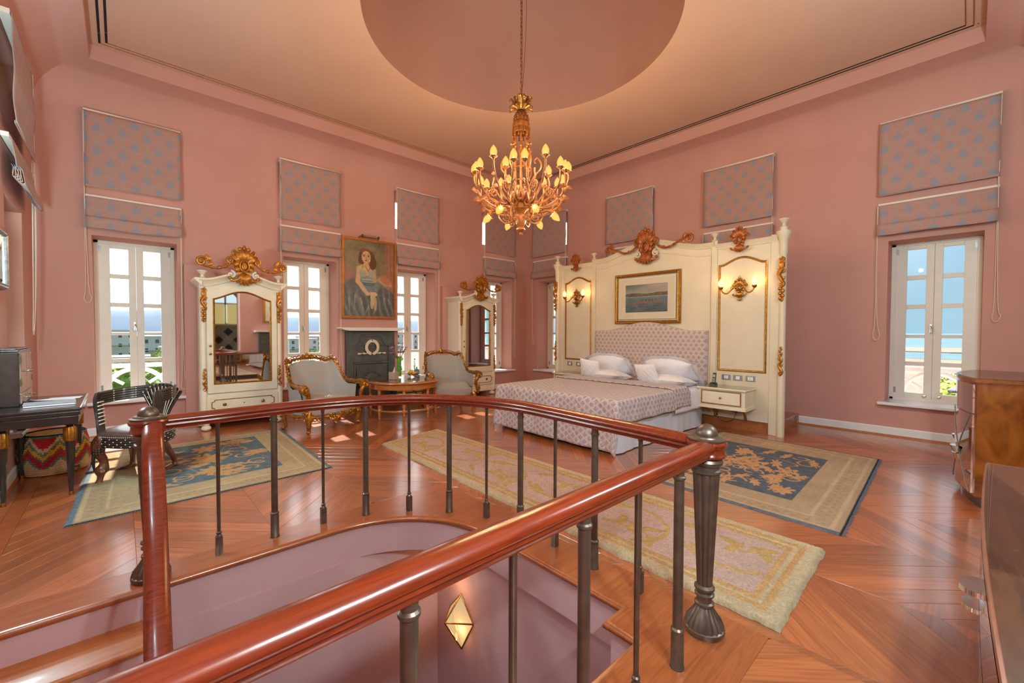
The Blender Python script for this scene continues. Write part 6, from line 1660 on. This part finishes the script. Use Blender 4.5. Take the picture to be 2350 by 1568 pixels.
for i, (a, b) in enumerate(((1.83, 2.13), (2.14, 2.44))):
    mb = MB(); mb.box(8.842, 8.856, a, b, .93, 1.285); d = mb.build('door', M_worn, dc, world=True, smooth=False, bevel=.003)
    mb = MB(); y = b-.03 if i == 0 else a+.03; mb.lathe([(.005, 0), (.005, .02), (.010, .026), (.008, .036), (0, .04)], 8); mb.v = [(8.842-v[2], y+v[0], 1.11+v[1]) for v in mb.v]; o = mb.build('knob', M_bronze, d); o.location = tuple(-Vector(dc.location))
    mb = MB()
    for z in (.99, 1.20): mb.box(8.838, 8.856, (a-.006 if i == 0 else b-.004), (a+.004 if i == 0 else b+.006), z, z+.06)
    o = mb.build('hinge', M_bronze, d, smooth=False); o.location = tuple(-Vector(dc.location))
    mb = MB(); mb.box(8.842, 8.856, a, b, .825, .915); d = mb.build('drawer', M_worn, dc, world=True, smooth=False, bevel=.003)
    mb = MB(); mb.lathe([(.005, 0), (.005, .02), (.010, .026), (.008, .036), (0, .04)], 8); mb.v = [(8.842-v[2], (a+b)/2+v[0], .87+v[1]) for v in mb.v]; o = mb.build('knob', M_bronze, d); o.location = tuple(-Vector(dc.location))
bk = thing('folder', 'grey bound folder lying open-edged on the desk in front of the cabinet', 'folder', (8.66, 2.50, .806), radians(4))
mb = MB(); mb.box(-.16, .17, -.11, .12, 0, .004); mb.box(-.16, .17, -.11, .12, .020, .024); mb.box(-.162, -.156, -.11, .12, 0, .024); mb.build('cover', mat('grey_cover', (.34, .35, .36), .45), bk, smooth=False, bevel=.002)
mb = MB(); mb.box(-.155, .165, -.105, .115, .004, .020); mb.build('pages', M_linen, bk, smooth=False)
for i, (x, y, a, w, h, lab) in enumerate(((8.66, 2.18, 8, .14, .10, 'white paper sheet lying behind the folder on the desk'), (8.60, 2.05, -6, .12, .09, 'white leaflet nearest the window on the desk'), (8.73, 2.14, 24, .13, .09, 'curled white sheet with a raised corner on the desk'))):
    mb = MB(); cu = .05 if i == 2 else .004
    mb.grid(lambda a_, b_: ((2*a_-1)*w, (2*b_-1)*h, .0015+cu*max(0, a_+b_-1.2)**2+.001*i), 10, 8); o = mb.build('paper_sheet', M_linen); o.location = (x, y, .806+.0012*i); o.rotation_euler = (0, 0, radians(a)); s = o.modifiers.new('t', 'SOLIDIFY'); s.thickness = .0008
    tag(o, lab, 'paper', 'papers on the desk')
# framed glass cut by the left border
fr = thing('wall_frame', 'dark silver picture frame cut off by the left border of the view', 'picture', (8.975, 2.43, 1.92), pi/2)
mb = MB(); fw, fh = .46, .44
mb.sweep([(-fw/2, .0, 0), (fw/2, .0, 0), (fw/2, .0, fh), (-fw/2, .0, fh)], [(0, -.0), (0, .03), (-.012, .045), (-.022, .034), (-.034, .036), (-.05, .012), (-.05, 0)], closed=True, up=(0, 1, 0)); mb.build('frame', mat('antique_silver', (.25, .25, .26), .3, .8, noise=(20, .5)), fr, angle=40)
mb = MB(); mb.box(-fw/2+.04, fw/2-.04, .002, .012, .04, fh-.04); mb.build('glazed_print', mat('pale_print', (.55, .57, .58), .15, noise=(6, .25)), fr, smooth=False)

# carved chair with duck-headed front legs and human feet
cc = thing('carved_chair', 'dark carved armchair with ivory studs, a fan back and duck-head legs by the desk', 'chair', (8.06, 2.44, 0))
def W_(x, y, z): return (x, y, z)
F1, R2, R1, F2 = (8.335, 2.52), (8.10, 2.08), (7.76, 2.38), (8.00, 2.84)
SC = Vector((8.06, 2.45, 0))
seatp = [Vector((8.36, 2.46, 0)), Vector((8.20, 2.16, 0)), Vector((7.97, 2.09, 0)), Vector((7.77, 2.28, 0)), Vector((7.75, 2.50, 0)), Vector((7.86, 2.72, 0)), Vector((8.06, 2.82, 0)), Vector((8.24, 2.70, 0))]
per = spl(seatp, 6, closed=True)
mb = MB(); n = len(per)
rings = [(1.0, .455), (1.0, .475), (.97, .490), (.80, .503), (.5, .510), (.2, .512)]
vs = []
for k, z in rings: vs += [tuple(SC+(p-SC)*k+Vector((0, 0, z))) for p in per]
mb.add(vs, [(i*n+j, i*n+(j+1) % n, (i+1)*n+(j+1) % n, (i+1)*n+j) for i in range(len(rings)-1) for j in range(n)]+[tuple((len(rings)-1)*n+j for j in range(n))]); mb.build('leather_seat', M_leather, cc, world=True, angle=60)
mb = MB(); vs = []
for k, z in ((.95, .352), (.98, .355), (.985, .455), (.9, .456)): vs += [tuple(SC+(p-SC)*k+Vector((0, 0, z))) for p in per]
mb.add(vs, [(i*n+j, i*n+(j+1) % n, (i+1)*n+(j+1) % n, (i+1)*n+j) for i in range(3) for j in range(n)]); 
for z in (.372, .395, .418, .441):
    mb.tube([tuple(SC+(p-SC)*.99+Vector((0, 0, z))) for p in per], .009, 5, closed=True)
mb.build('seat_apron', M_ebony, cc, world=True)
mb = MB()
for j in range(0, n, 1):
    p = SC+(per[j]-SC)*1.012
    for z in (.372, .395, .418, .441):
        if (j+int(z*1000)) % 2 == 0: mb.ell((p.x, p.y, z), .0062, 6, 4)
for j in range(n*2):
    p = SC+(per[j//2].lerp(per[(j//2+1) % n], .5*(j % 2))-SC)*1.008; mb.ell((p.x, p.y, .462), .0045, 5, 3)
mb.build('ivory_studs', M_ivory, cc, world=True)
# curved arm rail: bundled reeds with studs, ends dropping to posts
rc = Vector((8.07, 2.45, 0)); RR = .315
angs = [radians(-28-212*i/30) for i in range(31)]
rail = [rc+Vector((RR*cos(a), RR*sin(a), .76+.055*sin(pi*i/30)*(i/30)+.02*(i/30))) for i, a in enumerate(angs)]
mb = MB()
for k in range(5): mb.tube([p+Vector((0, 0, .024*k)) for p in rail], .0165, 7)
mb.build('reeded_rail', M_ebony, cc, world=True)
mb = MB()
for i in (4, 9, 14, 26):
    for k in range(5):
        p = rail[i]; d = (p-rc); d.z = 0; d.normalize()
        for s in (-1, 1): mb.ell(tuple(p+d*s*.016+Vector((0, 0, .024*k))), .006, 6, 4)
mb.build('rail_studs', M_ivory, cc, world=True)
for i0, foot in ((0, (8.33, 2.42)), (30, (7.95, 2.74))):
    mb = MB(); a = rail[i0]; 
    for k in range(4):
        d = (a-rc); d.z = 0; d.normalize(); off = Vector((-d.y, d.x, 0))*(.024*k-.036)
        top = a+Vector((0, 0, .10)); P = [top+off*.6, a+off+Vector((0, 0, .03))+d*.01, a+off+Vector((0, 0, -.10)), Vector((lp(a.x, foot[0], .6), lp(a.y, foot[1], .6), .58))+off, Vector((foot[0], foot[1], .47))+off]
        mb.tube(spl(P, 5), .0155, 7)
    mb.build('arm_post', M_ebony, cc, world=True)
    mb = MB()
    for q in range(7):
        z = .56+.035*q; t = (z-.47)/.29; p = Vector((lp(foot[0], a.x, min(1, t)), lp(foot[1], a.y, min(1, t)), z)); d = (a-rc); d.z = 0; d.normalize(); o_ = Vector((-d.y, d.x, 0))
        mb.tube([p-o_*.045-d*.016, p+o_*.045-d*.016], .006, 5); mb.ell(tuple(p+o_*.04-d*.02), .006, 6, 4)
    mb.build('rung_inlay', M_ivory, cc, world=True)
# fan splat rising from the rear of the seat
d = Vector((-.45, -.89, 0)); tt = Vector((-.89, .45, 0))
mb = MB(); b0 = Vector((7.875, 2.33, .47))
for k in range(-5, 6):
    A = radians(4.6*k); e = b0+Vector((0, 0, .44*cos(A)-.0022*k*k))+tt*(.44*sin(A))+d*.055
    m_ = b0.lerp(e, .5)+d*.012
    mb.tube([b0+tt*.006*k, m_, e], [.010, .013, .017], 7); mb.ell(tuple(e), .017, 7, 5)
mb.build('fan_splat', M_ebony, cc, world=True)
mb = MB()
for k in range(-5, 5):
    A = radians(4.6*(k+.5)); e = b0+Vector((0, 0, .42*cos(A)-.0022*k*k))+tt*(.42*sin(A))+d*.04; mb.tube([b0-d*.008+tt*.006*k, b0.lerp(e, .5)-d*.006, e-d*.018], .0035, 4)
mb.build('fan_inlay', M_ivory, cc, world=True)
for F in (F1, F2):                                            # duck-head legs
    o = (Vector((F[0], F[1], 0))-SC); o.normalize(); f = Vector((F[0], F[1], 0))
    s = Vector((-o.y, o.x, 0))
    mb = MB(); P = spl([f-o*.035+Vector((0, 0, .44)), f+o*.012+Vector((0, 0, .37)), f+o*.010+Vector((0, 0, .29)), f-o*.02+Vector((0, 0, .22)), f-o*.018+Vector((0, 0, .16)), f+Vector((0, 0, .11)), f+o*.004+Vector((0, 0, .06)), f+o*.018+Vector((0, 0, .004))], 5)
    R_ = [1.22*q for q in [.052, .056, .058, .058, .055, .052, .048, .045, .042, .039, .036, .034, .032, .030, .029, .028, .028, .028, .030, .033, .036, .040, .043, .044, .043, .040, .036, .031, .027, .024, .022, .021, .021, .022, .024, .026]]
    mb.tube(P, R_[:len(P)], 10); mb.build('duck_head_leg', M_bonewood, cc, world=True)
    mb = MB()
    for sg in (-1, 1): mb.tube([tuple(f+s*sg*.050+o*.006*cos(t)+Vector((0, 0, .125))+Vector((0, 0, .009*sin(t)))+o*.009*cos(t)) for t in [2*pi*i/10 for i in range(10)]], .0028, 5, closed=True)
    mb.build('eye_ring', M_ivory, cc, world=True)
    mb = MB()
    for q in range(6):
        for w in range(9):
            aa = pi*(w/8)-pi/2; dd = o*cos(aa)+s*sin(aa); z = .30+.022*q; mb.ell(tuple(f+o*.004+dd*(.056)+Vector((0, 0, z))), .011, 5, 4)
    mb.tube(spl([f+o*.05+s*.01+Vector((0, 0, .30)), f+o*.055+Vector((0, 0, .22)), f+o*.045-s*.005+Vector((0, 0, .12))], 5), [.016, .016, .015, .014, .013, .012, .012, .011, .010, .009, .008], 6)
    mb.build('feathered_knee', M_ebony, cc, world=True)
for R_, h in ((R2, 1), (R1, -1)):                             # rear legs ending in human feet
    o = (Vector((R_[0], R_[1], 0))-SC); o.normalize(); f = Vector((R_[0], R_[1], 0)); tdir = Vector((.80, .60, 0)); sd = Vector((-tdir.y, tdir.x, 0))
    mb = MB(); P = spl([f-o*.13+Vector((0, 0, .40)), f-o*.09+Vector((0, 0, .28)), f-o*.035+Vector((0, 0, .16)), f+Vector((0, 0, .075)), f+tdir*.005+Vector((0, 0, .03))], 5)
    mb.tube(P, [.044, .043, .042, .041, .040, .039, .038, .037, .035, .033, .031, .029, .027, .026, .025, .024, .024, .025, .027, .028, .026][:len(P)], 10)
    fp_ = spl([f-tdir*.03+Vector((0, 0, .022)), f+tdir*.02+Vector((0, 0, .034)), f+tdir*.07+Vector((0, 0, .022)), f+tdir*.105+Vector((0, 0, .014))], 4)
    mb.tube(fp_, [.022, .026, .028, .029, .029, .030, .031, .032, .033, .034, .034, .033, .028], 10, flat=.6)
    for k in range(5):
        q = f+tdir*(.105-.006*abs(k-1))+sd*(.013*(k-2)); e = q+tdir*(.045-.005*k); mb.tube([q+Vector((0, 0, .014)), q.lerp(e, .6)+Vector((0, 0, .016)), e+Vector((0, 0, .008))], [.009-.0006*k, .0085-.0006*k, .007-.0005*k], 6)
    mb.build('foot_leg', M_bonewood, cc, world=True)

# coiled basket
cb2 = thing('coiled_basket', 'round coiled straw basket with red, yellow and grey zigzags under the desk', 'basket', (8.71, 1.66, 0))
cols = {'r': C(200, 32, 34), 'y': C(228, 172, 30), 'g': C(104, 128, 118), 's': C(218, 186, 140), 'm': C(130, 88, 96)}
def bkc(a, b):
    row = int(b*21); z = abs(((a*7) % 1)-.5)*2              # zigzag phase
    z = round(z*8)/8
    q = row-7*z
    if row < 4: c = 's' if not (row == 2 and int(a*26) % 9 == 0) else 'm'
    elif q < 1.5: c = 's'
    elif q < 3.2: c = 'g'
    elif q < 6: c = 'r'
    elif q < 7.4: c = 'm'
    elif q < 9.6: c = 'y'
    elif q < 11.2: c = 'g'
    elif q < 13.2: c = 's'
    else: c = 'r' if row < 20 else 'g'
    k = .82+.3*((int(a*260)*7919+row*104729) % 97)/97
    return tuple(x*k for x in cols[c][:3])+(1,)
def bkf(a, b):
    t = b*21; rr = .228+.028*sin(pi*min(1, b*1.08))+.008*abs(sin(pi*t))+.0012*sin(a*520)
    return (rr*cos(2*pi*a)*1.05, rr*sin(2*pi*a)*1.05, .004+.405*b)
mb = MB(); mb.grid(bkf, 260, 105, col=bkc, closeu=True); mb.build('coiled_wall', M_straw, cb2)
mb = MB(); mb.grid(lambda a, b: (.215*cos(2*pi*a)*(1-b*.02), .215*sin(2*pi*a)*(1-b*.02), .405-.35*b), 60, 12, col=bkc, closeu=True); mb.prism([(.22*cos(2*pi*k/24), .22*sin(2*pi*k/24)) for k in range(24)], .004, .012, 'xy'); mb.build('inner_wall', M_straw, cb2)
mb = MB(); mb.lathe([(.225+.011*cos(t), .408+.011*sin(t)) for t in [2*pi*k/8 for k in range(8)]], 40, ring=True); mb.build('rim', M_straw, cb2)

# ---------------------------------------------------------------- bow fronted mirrored chests on the right
def chest(name, label, x0, x1, yf, yb, z0, z1, bulge, rows, shell_rows, M_burr=M_burr):
    t = thing(name, label, 'chest', ((x0+x1)/2, (yf+yb)/2, 0))
    N = 20
    fy = lambda a, e=0: yf-bulge*sin(pi*a)**.9-e
    def slab(za, zb, e, m, nm, ex=0, bev=0):
        pts = [(x0-ex+(x1-x0+2*ex)*i/N, fy(i/N, e)) for i in range(N+1)]+[(x1+ex, yb), (x0-ex, yb)]
        mb = MB(); mb.prism(pts, za, zb, 'xy'); return mb.build(nm, m, t, world=True, smooth=True, angle=30, bevel=bev)
    slab(z0, z1-.035, 0, M_burr, 'case'); slab(z1-.035, z1-.006, .012, M_burr, 'top_board', .012)
    slab(z1-.006, z1, .004, M_clear, 'glass_top', .004); slab(0, z0, -.04, M_black, 'plinth', -.03)
    zs = [z0+.02+(z1-.05-z0-.02)*i/rows for i in range(rows+1)] if not isinstance(rows, list) else rows
    for i in range(len(zs)-1):
        halves = ((.03, .97),) if i == len(zs)-2 else ((.03, .495), (.505, .97))
        for a0, a1 in halves:
            n = 10; A = [a0+(a1-a0)*k/n for k in range(n+1)]; zb, zt = zs[i]+.006, zs[i+1]-.006
            vs = [(x0+(x1-x0)*a, fy(a, .012), z) for z in (zb, zt) for a in A]+[(x0+(x1-x0)*a, fy(a, -.004), z) for z in (zb, zt) for a in A]
            m = n+1
            F = [(k, k+1, m+k+1, m+k) for k in range(n)]+[(m+k, m+k+1, 3*m+k+1, 3*m+k) for k in range(n)]+[(k+1, k, 2*m+k, 2*m+k+1) for k in range(n)]+[(0, m, 3*m, 2*m), (n, 2*m+n, 3*m+n, m+n)]
            mb = MB(); mb.add(vs, F); d = mb.build('mirrored_front', M_mirror, t, world=True, angle=30)
            am = (a0+a1)/2; xc = x0+(x1-x0)*am
            mb = MB()
            if i in shell_rows:
                mb2 = MB()
                for sg in (1, -1):
                    for q0, q1 in (((a0+.02), (a1-.02)),):
                        pth = [(x0+(x1-x0)*lp(q0, q1, k/8), fy(lp(q0, q1, k/8), .0135), (lp(zb, zt, k/8) if sg > 0 else lp(zt, zb, k/8))) for k in range(9)]
                        mb2.tube(pth, .004, 4)
                o = mb2.build('inlay_line', M_grey, d); o.location = tuple(-Vector(t.location))
            zc = (zb+zt)/2
            for k in range(3 if i in shell_rows else 1):
                w = .070-.012*k; y = fy(am, .012); z_ = zc-.02*k
                pts = [(xc+w*cos(pi*q/10), y-(.055-.008*k)*sin(pi*q/10), 0) for q in range(11)]
                mb.prism([(p[0], p[1]) for p in pts], z_-.004-.010, z_+.004, 'xy')
                if i in shell_rows and k == 2: mb.lathe([(.0, -.07), (.035, -.06), (.07, 0), (0, .001)], 16, (xc, y, z_-.02), sy=.6)
            o = mb.build('shell_handle', M_chrome, d, angle=40); o.location = tuple(-Vector(t.location))
    return t
chest('bow_front_chest', 'tall walnut bow-front chest with mirrored doors beside the right window', 1.55, 2.84, 8.335, 8.89, .10, 1.112, .125, [.11, .80, 1.06], (0,))
chest('bow_front_chest', 'low walnut chest with a glass top at the right border, nearest the camera', 4.75, 7.25, 8.365, 8.89, .10, .80, .03, [.11, .48, .755], (), wood_mat('red_walnut', (.13, .035, .014), (.27, .075, .028), .25, (3, 16, 16), .5))

# ---------------------------------------------------------------- the wall behind the camera (seen in the mirrors)
fb = thing('back_fireplace', 'grey slate fireplace on the wall behind the viewer, seen in the wardrobe mirror', 'fireplace', (4.35, RY, 0), pi)
mb = MB(); mb.box(-.5, .5, 0, .10, 0, 1.45); mb.box(-.40, .40, .10, .12, .2, 1.2); mb.build('slate_surround', M_slate, fb, smooth=False, bevel=.006)
mb = MB(); mb.box(-.62, .62, 0, .24, 1.45, 1.50); mb.build('mantel_shelf', M_stone, fb, smooth=False, bevel=.006)
pb = thing('back_picture', 'gilt framed picture above the fireplace behind the viewer', 'picture', (4.25, RY-.01, 1.75), pi)
mb = MB(); mb.box(-.45, .45, 0, .03, 0, .9); mb.build('frame', M_gold, pb, smooth=False); mb = MB(); mb.box(-.38, .38, .03, .034, .07, .83); mb.build('print', M_bone, pb, smooth=False)
# bathroom beyond the arch
mb = MB(); mb.box(4.0, 7.2, 11.6, 11.8, -.02, 3.4); mb.box(3.8, 4.0, 9.4, 11.8, -.02, 3.4); mb.box(7.2, 7.4, 9.4, 11.8, -.02, 3.4); struct('wall_bathroom', mb, mat('cream_bathroom', (.72, .58, .36), .6), smooth=False)
mb = MB(); mb.box(3.8, 7.4, 9.4, 11.8, -.05, 0); struct('floor_bathroom', mb, M_slate, smooth=False)
mb = MB(); mb.box(3.8, 7.4, 9.4, 11.8, 3.4, 3.45); struct('ceiling_bathroom', mb, M_white, smooth=False)
tl = root_struct('trim_tiles', (5.3, 11.6, 0))
for i in range(8):
    for j in range(5):
        x = 4.2+.30*i; z = .10+.30*j
        mb = MB(); q = [(x+.15, z), (x+.30, z+.15), (x+.15, z+.30), (x, z+.15)]
        mb.prism(q, 11.585, 11.60, 'xz'); mb.build('tile', M_slate if (i+j) % 2 else M_stone, tl, world=True, smooth=False)
ab = root_struct('window_arched', (5.33, 11.59, 1.72))
mb = MB(); pts = [(-.45, 0, 0), (-.45, 0, .80)]+[(-.45*cos(t), 0, .80+.45*sin(t)) for t in [pi*i/16 for i in range(1, 16)]]+[(.45, 0, .80), (.45, 0, 0)]
mb.sweep(pts, [(-.05, -.03), (.05, -.03), (.05, .03), (-.05, .03)], closed=True, up=(0, -1, 0)); mb.box(-.03, .03, -.02, .02, 0, 1.25); mb.box(-.45, .45, -.02, .02, .74, .79); mb.build('arched_frame', M_cream, ab)
M_lit = mat('daylit_pane', (.6, .75, .85), .5, emit=((.72, .86, .95), .9)); mb = MB(); mb.prism([(p[0], p[2]) for p in pts], .02, .005, 'xz'); mb.build('sky_pane', M_lit, ab, smooth=False)
M_net = mat('yellow_net', (.85, .72, .34), .8, emit=((.9, .75, .35), .35))
for s in (-1, 1):
    mb = MB(); mb.grid(lambda a, b: (s*(.04+.39*a), -.05-.012*sin(a*50), .02+.72*b), 60, 3); mb.build('net_curtain', M_net, ab)

# ---------------------------------------------------------------- outside: balcony, gardens, town, hills, sea
mb = MB(); mb.box(-1.5, RX+1.5, -1.45, -WT, -.35, -.06); mb.box(-1.5, -WT, -1.45, RY+1.5, -.35, -.06); struct('floor_balcony', mb, M_ext, smooth=False)
mb = MB()
for q in ((-WT, RX+WT, -WT, 0, -14, -.05), (-WT, 0, 0, RY+WT, -14, -.05)): mb.box(*q)
struct('wall_tower_outside', mb, M_ext, smooth=False)
def railing_bay(label, c, along):
    """white balcony bay: posts, top and bottom rail, ring with diagonal braces"""
    if along == 'x': t = thing('balcony_railing', label, 'railing', (c, -1.30, -.06), 0, 'white balcony bays outside the windows')
    else: t = thing('balcony_railing', label, 'railing', (-1.30, c, -.06), pi/2, 'white balcony bays outside the windows')
    w = 1.155 if along == 'x' else 1.20
    mb = MB(); mb.box(-w, w, -.045, .045, .93, 1.0); mb.build('top_rail', M_ext, t, smooth=False, bevel=.005)
    mb = MB(); mb.box(-w, w, -.035, .035, .06, .12); mb.build('bottom_rail', M_ext, t, smooth=False)
    for x in (-.58, .58):
        mb = MB(); mb.box(x-.05, x+.05, -.04, .04, 0, .93); mb.build('post', M_ext, t, smooth=False)
    mb = MB(); mb.tube([(.385*cos(a), 0, .525+.385*sin(a)) for a in [2*pi*i/40 for i in range(40)]], .036, 8, closed=True); mb.build('ring', M_ext, t)
    for s in (-1, 1):
        mb = MB()
        for a, b in (((-.53, .93), (-.16, .66)), ((.53, .93), (.16, .66)), ((-.53, .12), (-.16, .39)), ((.53, .12), (.16, .39))):
            if a[0]*s > 0: mb.tube([(a[0], 0, a[1]), (b[0], 0, b[1])], .026, 6)
        mb.build('brace', M_ext, t)
        for x in (.74, .90, 1.06):
            mb = MB(); mb.box(s*x-.025, s*x+.025, -.025, .025, .12, .93); mb.build('baluster', M_ext, t, smooth=False)
    return t
for c, l in zip(WA, LA): railing_bay('white balcony bay with a ring outside the '+l, c, 'x')
for c, l in zip(WBc, LB): railing_bay('white balcony bay outside the '+l, c, 'y')

GZ = -12.0
mb = MB(); mb.box(-160, 900, -1400, 200, GZ-1, GZ); struct('floor_ground', mb, M_grass, smooth=False)
mb = MB(); mb.box(-320, -58, -300, 500, GZ-.9, GZ+.15); struct('floor_sand', mb, M_sand, smooth=False)
mb = MB(); mb.box(-9000, -292, -9000, 9000, GZ-.8, GZ+.25); struct('floor_sea', mb, M_sea, smooth=False)
mb = MB(); mb.prism([(-470, -110), (-400, -95), (-380, 0), (-395, 40), (-440, 70), (-500, 30)], GZ+.2, GZ+.9, 'xy'); struct('trim_sandbar', mb, M_sand, smooth=False)
# hills along the skyline
def hills(name, R_, a0, a1, base, amp, seed):
    n = 120; mb = MB()
    ts = [a0+(a1-a0)*i/n for i in range(n+1)]
    hs = [base+amp*float(fnoise(i*.11, 3.3, seed)) for i in range(n+1)]
    vs = []
    for t, h in zip(ts, hs):
        for k, (q, zz) in enumerate(((1.0, GZ), (1.05, h*.6), (1.12, h), (1.4, GZ))): vs.append((R_*q*cos(t), R_*q*sin(t), zz))
    mb.add(vs, [(i*4+k, (i+1)*4+k, (i+1)*4+k+1, i*4+k+1) for i in range(n) for k in range(3)])
    return struct(name, mb, M_hill)
hills('trim_hills', 5200, radians(-150), radians(-20), 60, 270, 5)
# trees
def tree_mesh(seed, h, rad, m=M_foliage):
    r = random.Random(seed); mb = MB()
    for k in range(9):
        a = r.uniform(0, 2*pi); q = r.uniform(0, .55)*rad; c_ = (q*cos(a), q*sin(a), h*r.uniform(.45, .82)); R_ = rad*r.uniform(.38, .62)
        n0 = len(mb.v); mb.ell(c_, (R_, R_, R_*.85), 14, 9)
        for i in range(n0, len(mb.v)):
            v = Vector(mb.v[i]); d = (v-Vector(c_)); mb.v[i] = tuple(Vector(c_)+d*(1+.35*(r.random()-.5)))
    for k in range(900):                                     # leaf sprays
        a = r.uniform(0, 2*pi); b = r.uniform(-.9, 1); q = rad*r.uniform(.8, 1.08); s = sqrt(max(0, 1-b*b))
        p = Vector((q*s*cos(a), q*s*sin(a), h*.64+b*h*.36)); w = rad*.05
        u = Vector((r.uniform(-1, 1), r.uniform(-1, 1), r.uniform(-1, 1))).normalized()*w; v = u.orthogonal().normalized()*w*.7
        mb.add([p-u, p+v, p+u, p-v], [(0, 1, 2, 3)])
    return mb
tproto = []
for s in range(3):
    mb = tree_mesh(s, 6.5+s, 2.6+.4*s, [M_foliage, M_hedge, M_foliage][s]); me = mb.mesh('crown', [M_foliage, M_hedge, M_foliage][s], False)
    m2 = MB(); m2.tube([(0, 0, -2.5), (.1, 0, 2), (0, .1, 4.5)], [.3, .22, .12], 7); tproto.append((me, m2.mesh('trunk', M_bark)))
def tree(x, y, k, sc, label, grp):
    t = thing('garden_tree', label, 'tree', (x, y, GZ+2.4*sc), rnd.uniform(0, 6), grp)
    t.scale = (sc, sc, sc)
    for nm, me in zip(('crown', 'trunk'), tproto[k]):
        o = bpy.data.objects.new(nm, me); COL.objects.link(o); o.parent = t
ORD = ['first', 'second', 'third', 'fourth', 'fifth', 'sixth', 'seventh', 'eighth', 'ninth', 'tenth', 'eleventh', 'twelfth', 'thirteenth', 'fourteenth', 'fifteenth', 'sixteenth', 'seventeenth', 'eighteenth', 'nineteenth', 'twentieth']
r = random.Random(12)
KIND = ['round dark green', 'yellow-green leafy', 'tall dark green']
for i in range(18):                                          # fanned out below the left windows, ordered left to right
    az = radians(-84-58*i/17); dist = [52, 74, 60, 92, 66, 84][i % 6]+r.uniform(-4, 4)
    tree(8.2+dist*cos(az), 8.3+dist*sin(az), [1, 0, 2, 1, 0][i % 5], r.uniform(.92, 1.06) if dist < 80 else 1.12, KIND[[1, 0, 2, 1, 0][i % 5]]+' tree, '+ORD[i]+' from the left outside the left windows', 'garden trees below the left windows')
for i, (x, y, sc) in enumerate(((-44, 3.0, .95), (-50, 8.4, 1.0), (-42, 14.5, .95))):
    tree(x, y, i, sc, KIND[i]+' tree, '+ORD[i]+' from the left outside the right window', 'shore trees below the right window')
hd = [(-6, 26, 18), (-6, 26, 30)]
for i, yy in enumerate((-13.5, -19)):
    mb = MB(); q = random.Random(i)
    mb.grid(lambda a, b: (-14+46*a+.3*sin(70*a), yy-2+3.2*b+.2*sin(40*b), GZ+4.2+2.8*sin(pi*b)+.5*float(fnoise(a*120, b*20, i))), 150, 14)
    o = mb.build('hedge', M_hedge, None, smooth=False); tag(o, ['clipped green hedge just below the left balcony', 'second green hedge further below the left balcony'][i], 'hedge')
# town houses
def house(name, label, x, y, w, d, h, m, floors, rz=0, detail=True):
    t = thing(name, label, 'building', (x, y, GZ), rz, None)
    mb = MB(); mb.box(-w/2, w/2, -d/2, d/2, 0, h); mb.build('walls', m, t, smooth=False)
    mb = MB(); mb.box(-w/2-.2, w/2+.2, -d/2-.2, d/2+.2, h, h+.5); mb.build('parapet', m, t, smooth=False)
    if detail:
        nx = max(2, int(w/3.2))
        for f in range(floors):
            for k in range(nx):
                xx = -w/2+w*(k+.5)/nx; z = h*(f+.30)/floors
                mb = MB(); mb.box(xx-.6, xx+.6, d/2-.05, d/2+.06, z, z+1.5); mb.build('window', M_dark, t, smooth=False)
        mb = MB(); mb.box(-w/2, w/2, d/2, d/2+1.2, h*.5-.1, h*.5+.1); mb.box(-w/2, w/2, d/2+1.1, d/2+1.2, h*.5, h*.5+.9) if floors < 3 else None; mb.build('balcony', m, t, smooth=False)
    return t
house('town_house', 'blue-grey house with a balcony seen through the window right of the large wardrobe', -5.5, -112, 14, 9, 9.4, M_cityg, 2, radians(4))
house('town_house', 'long white house among trees seen through the far left window', 11.5, -112, 16, 9, 7.6, M_city, 2)
house('town_house', 'pale low house seen through the window right of the portrait', -46, -112, 16, 9, 8.8, M_city, 2)
for i in range(26):
    x = -235+13.5*i; y = -[190, 225, 265, 300][i % 4]
    house('distant_house', 'flat-roofed white house of the distant town, number %s from the right end' % ['one', 'two', 'three', 'four', 'five', 'six', 'seven', 'eight', 'nine', 'ten', 'eleven', 'twelve', 'thirteen', 'fourteen', 'fifteen', 'sixteen', 'seventeen', 'eighteen', 'nineteen', 'twenty', 'twenty-one', 'twenty-two', 'twenty-three', 'twenty-four', 'twenty-five', 'twenty-six'][i], x, y, r.uniform(9, 18), 10, r.uniform(8, 13.5), M_city, 3, r.uniform(-.2, .2))
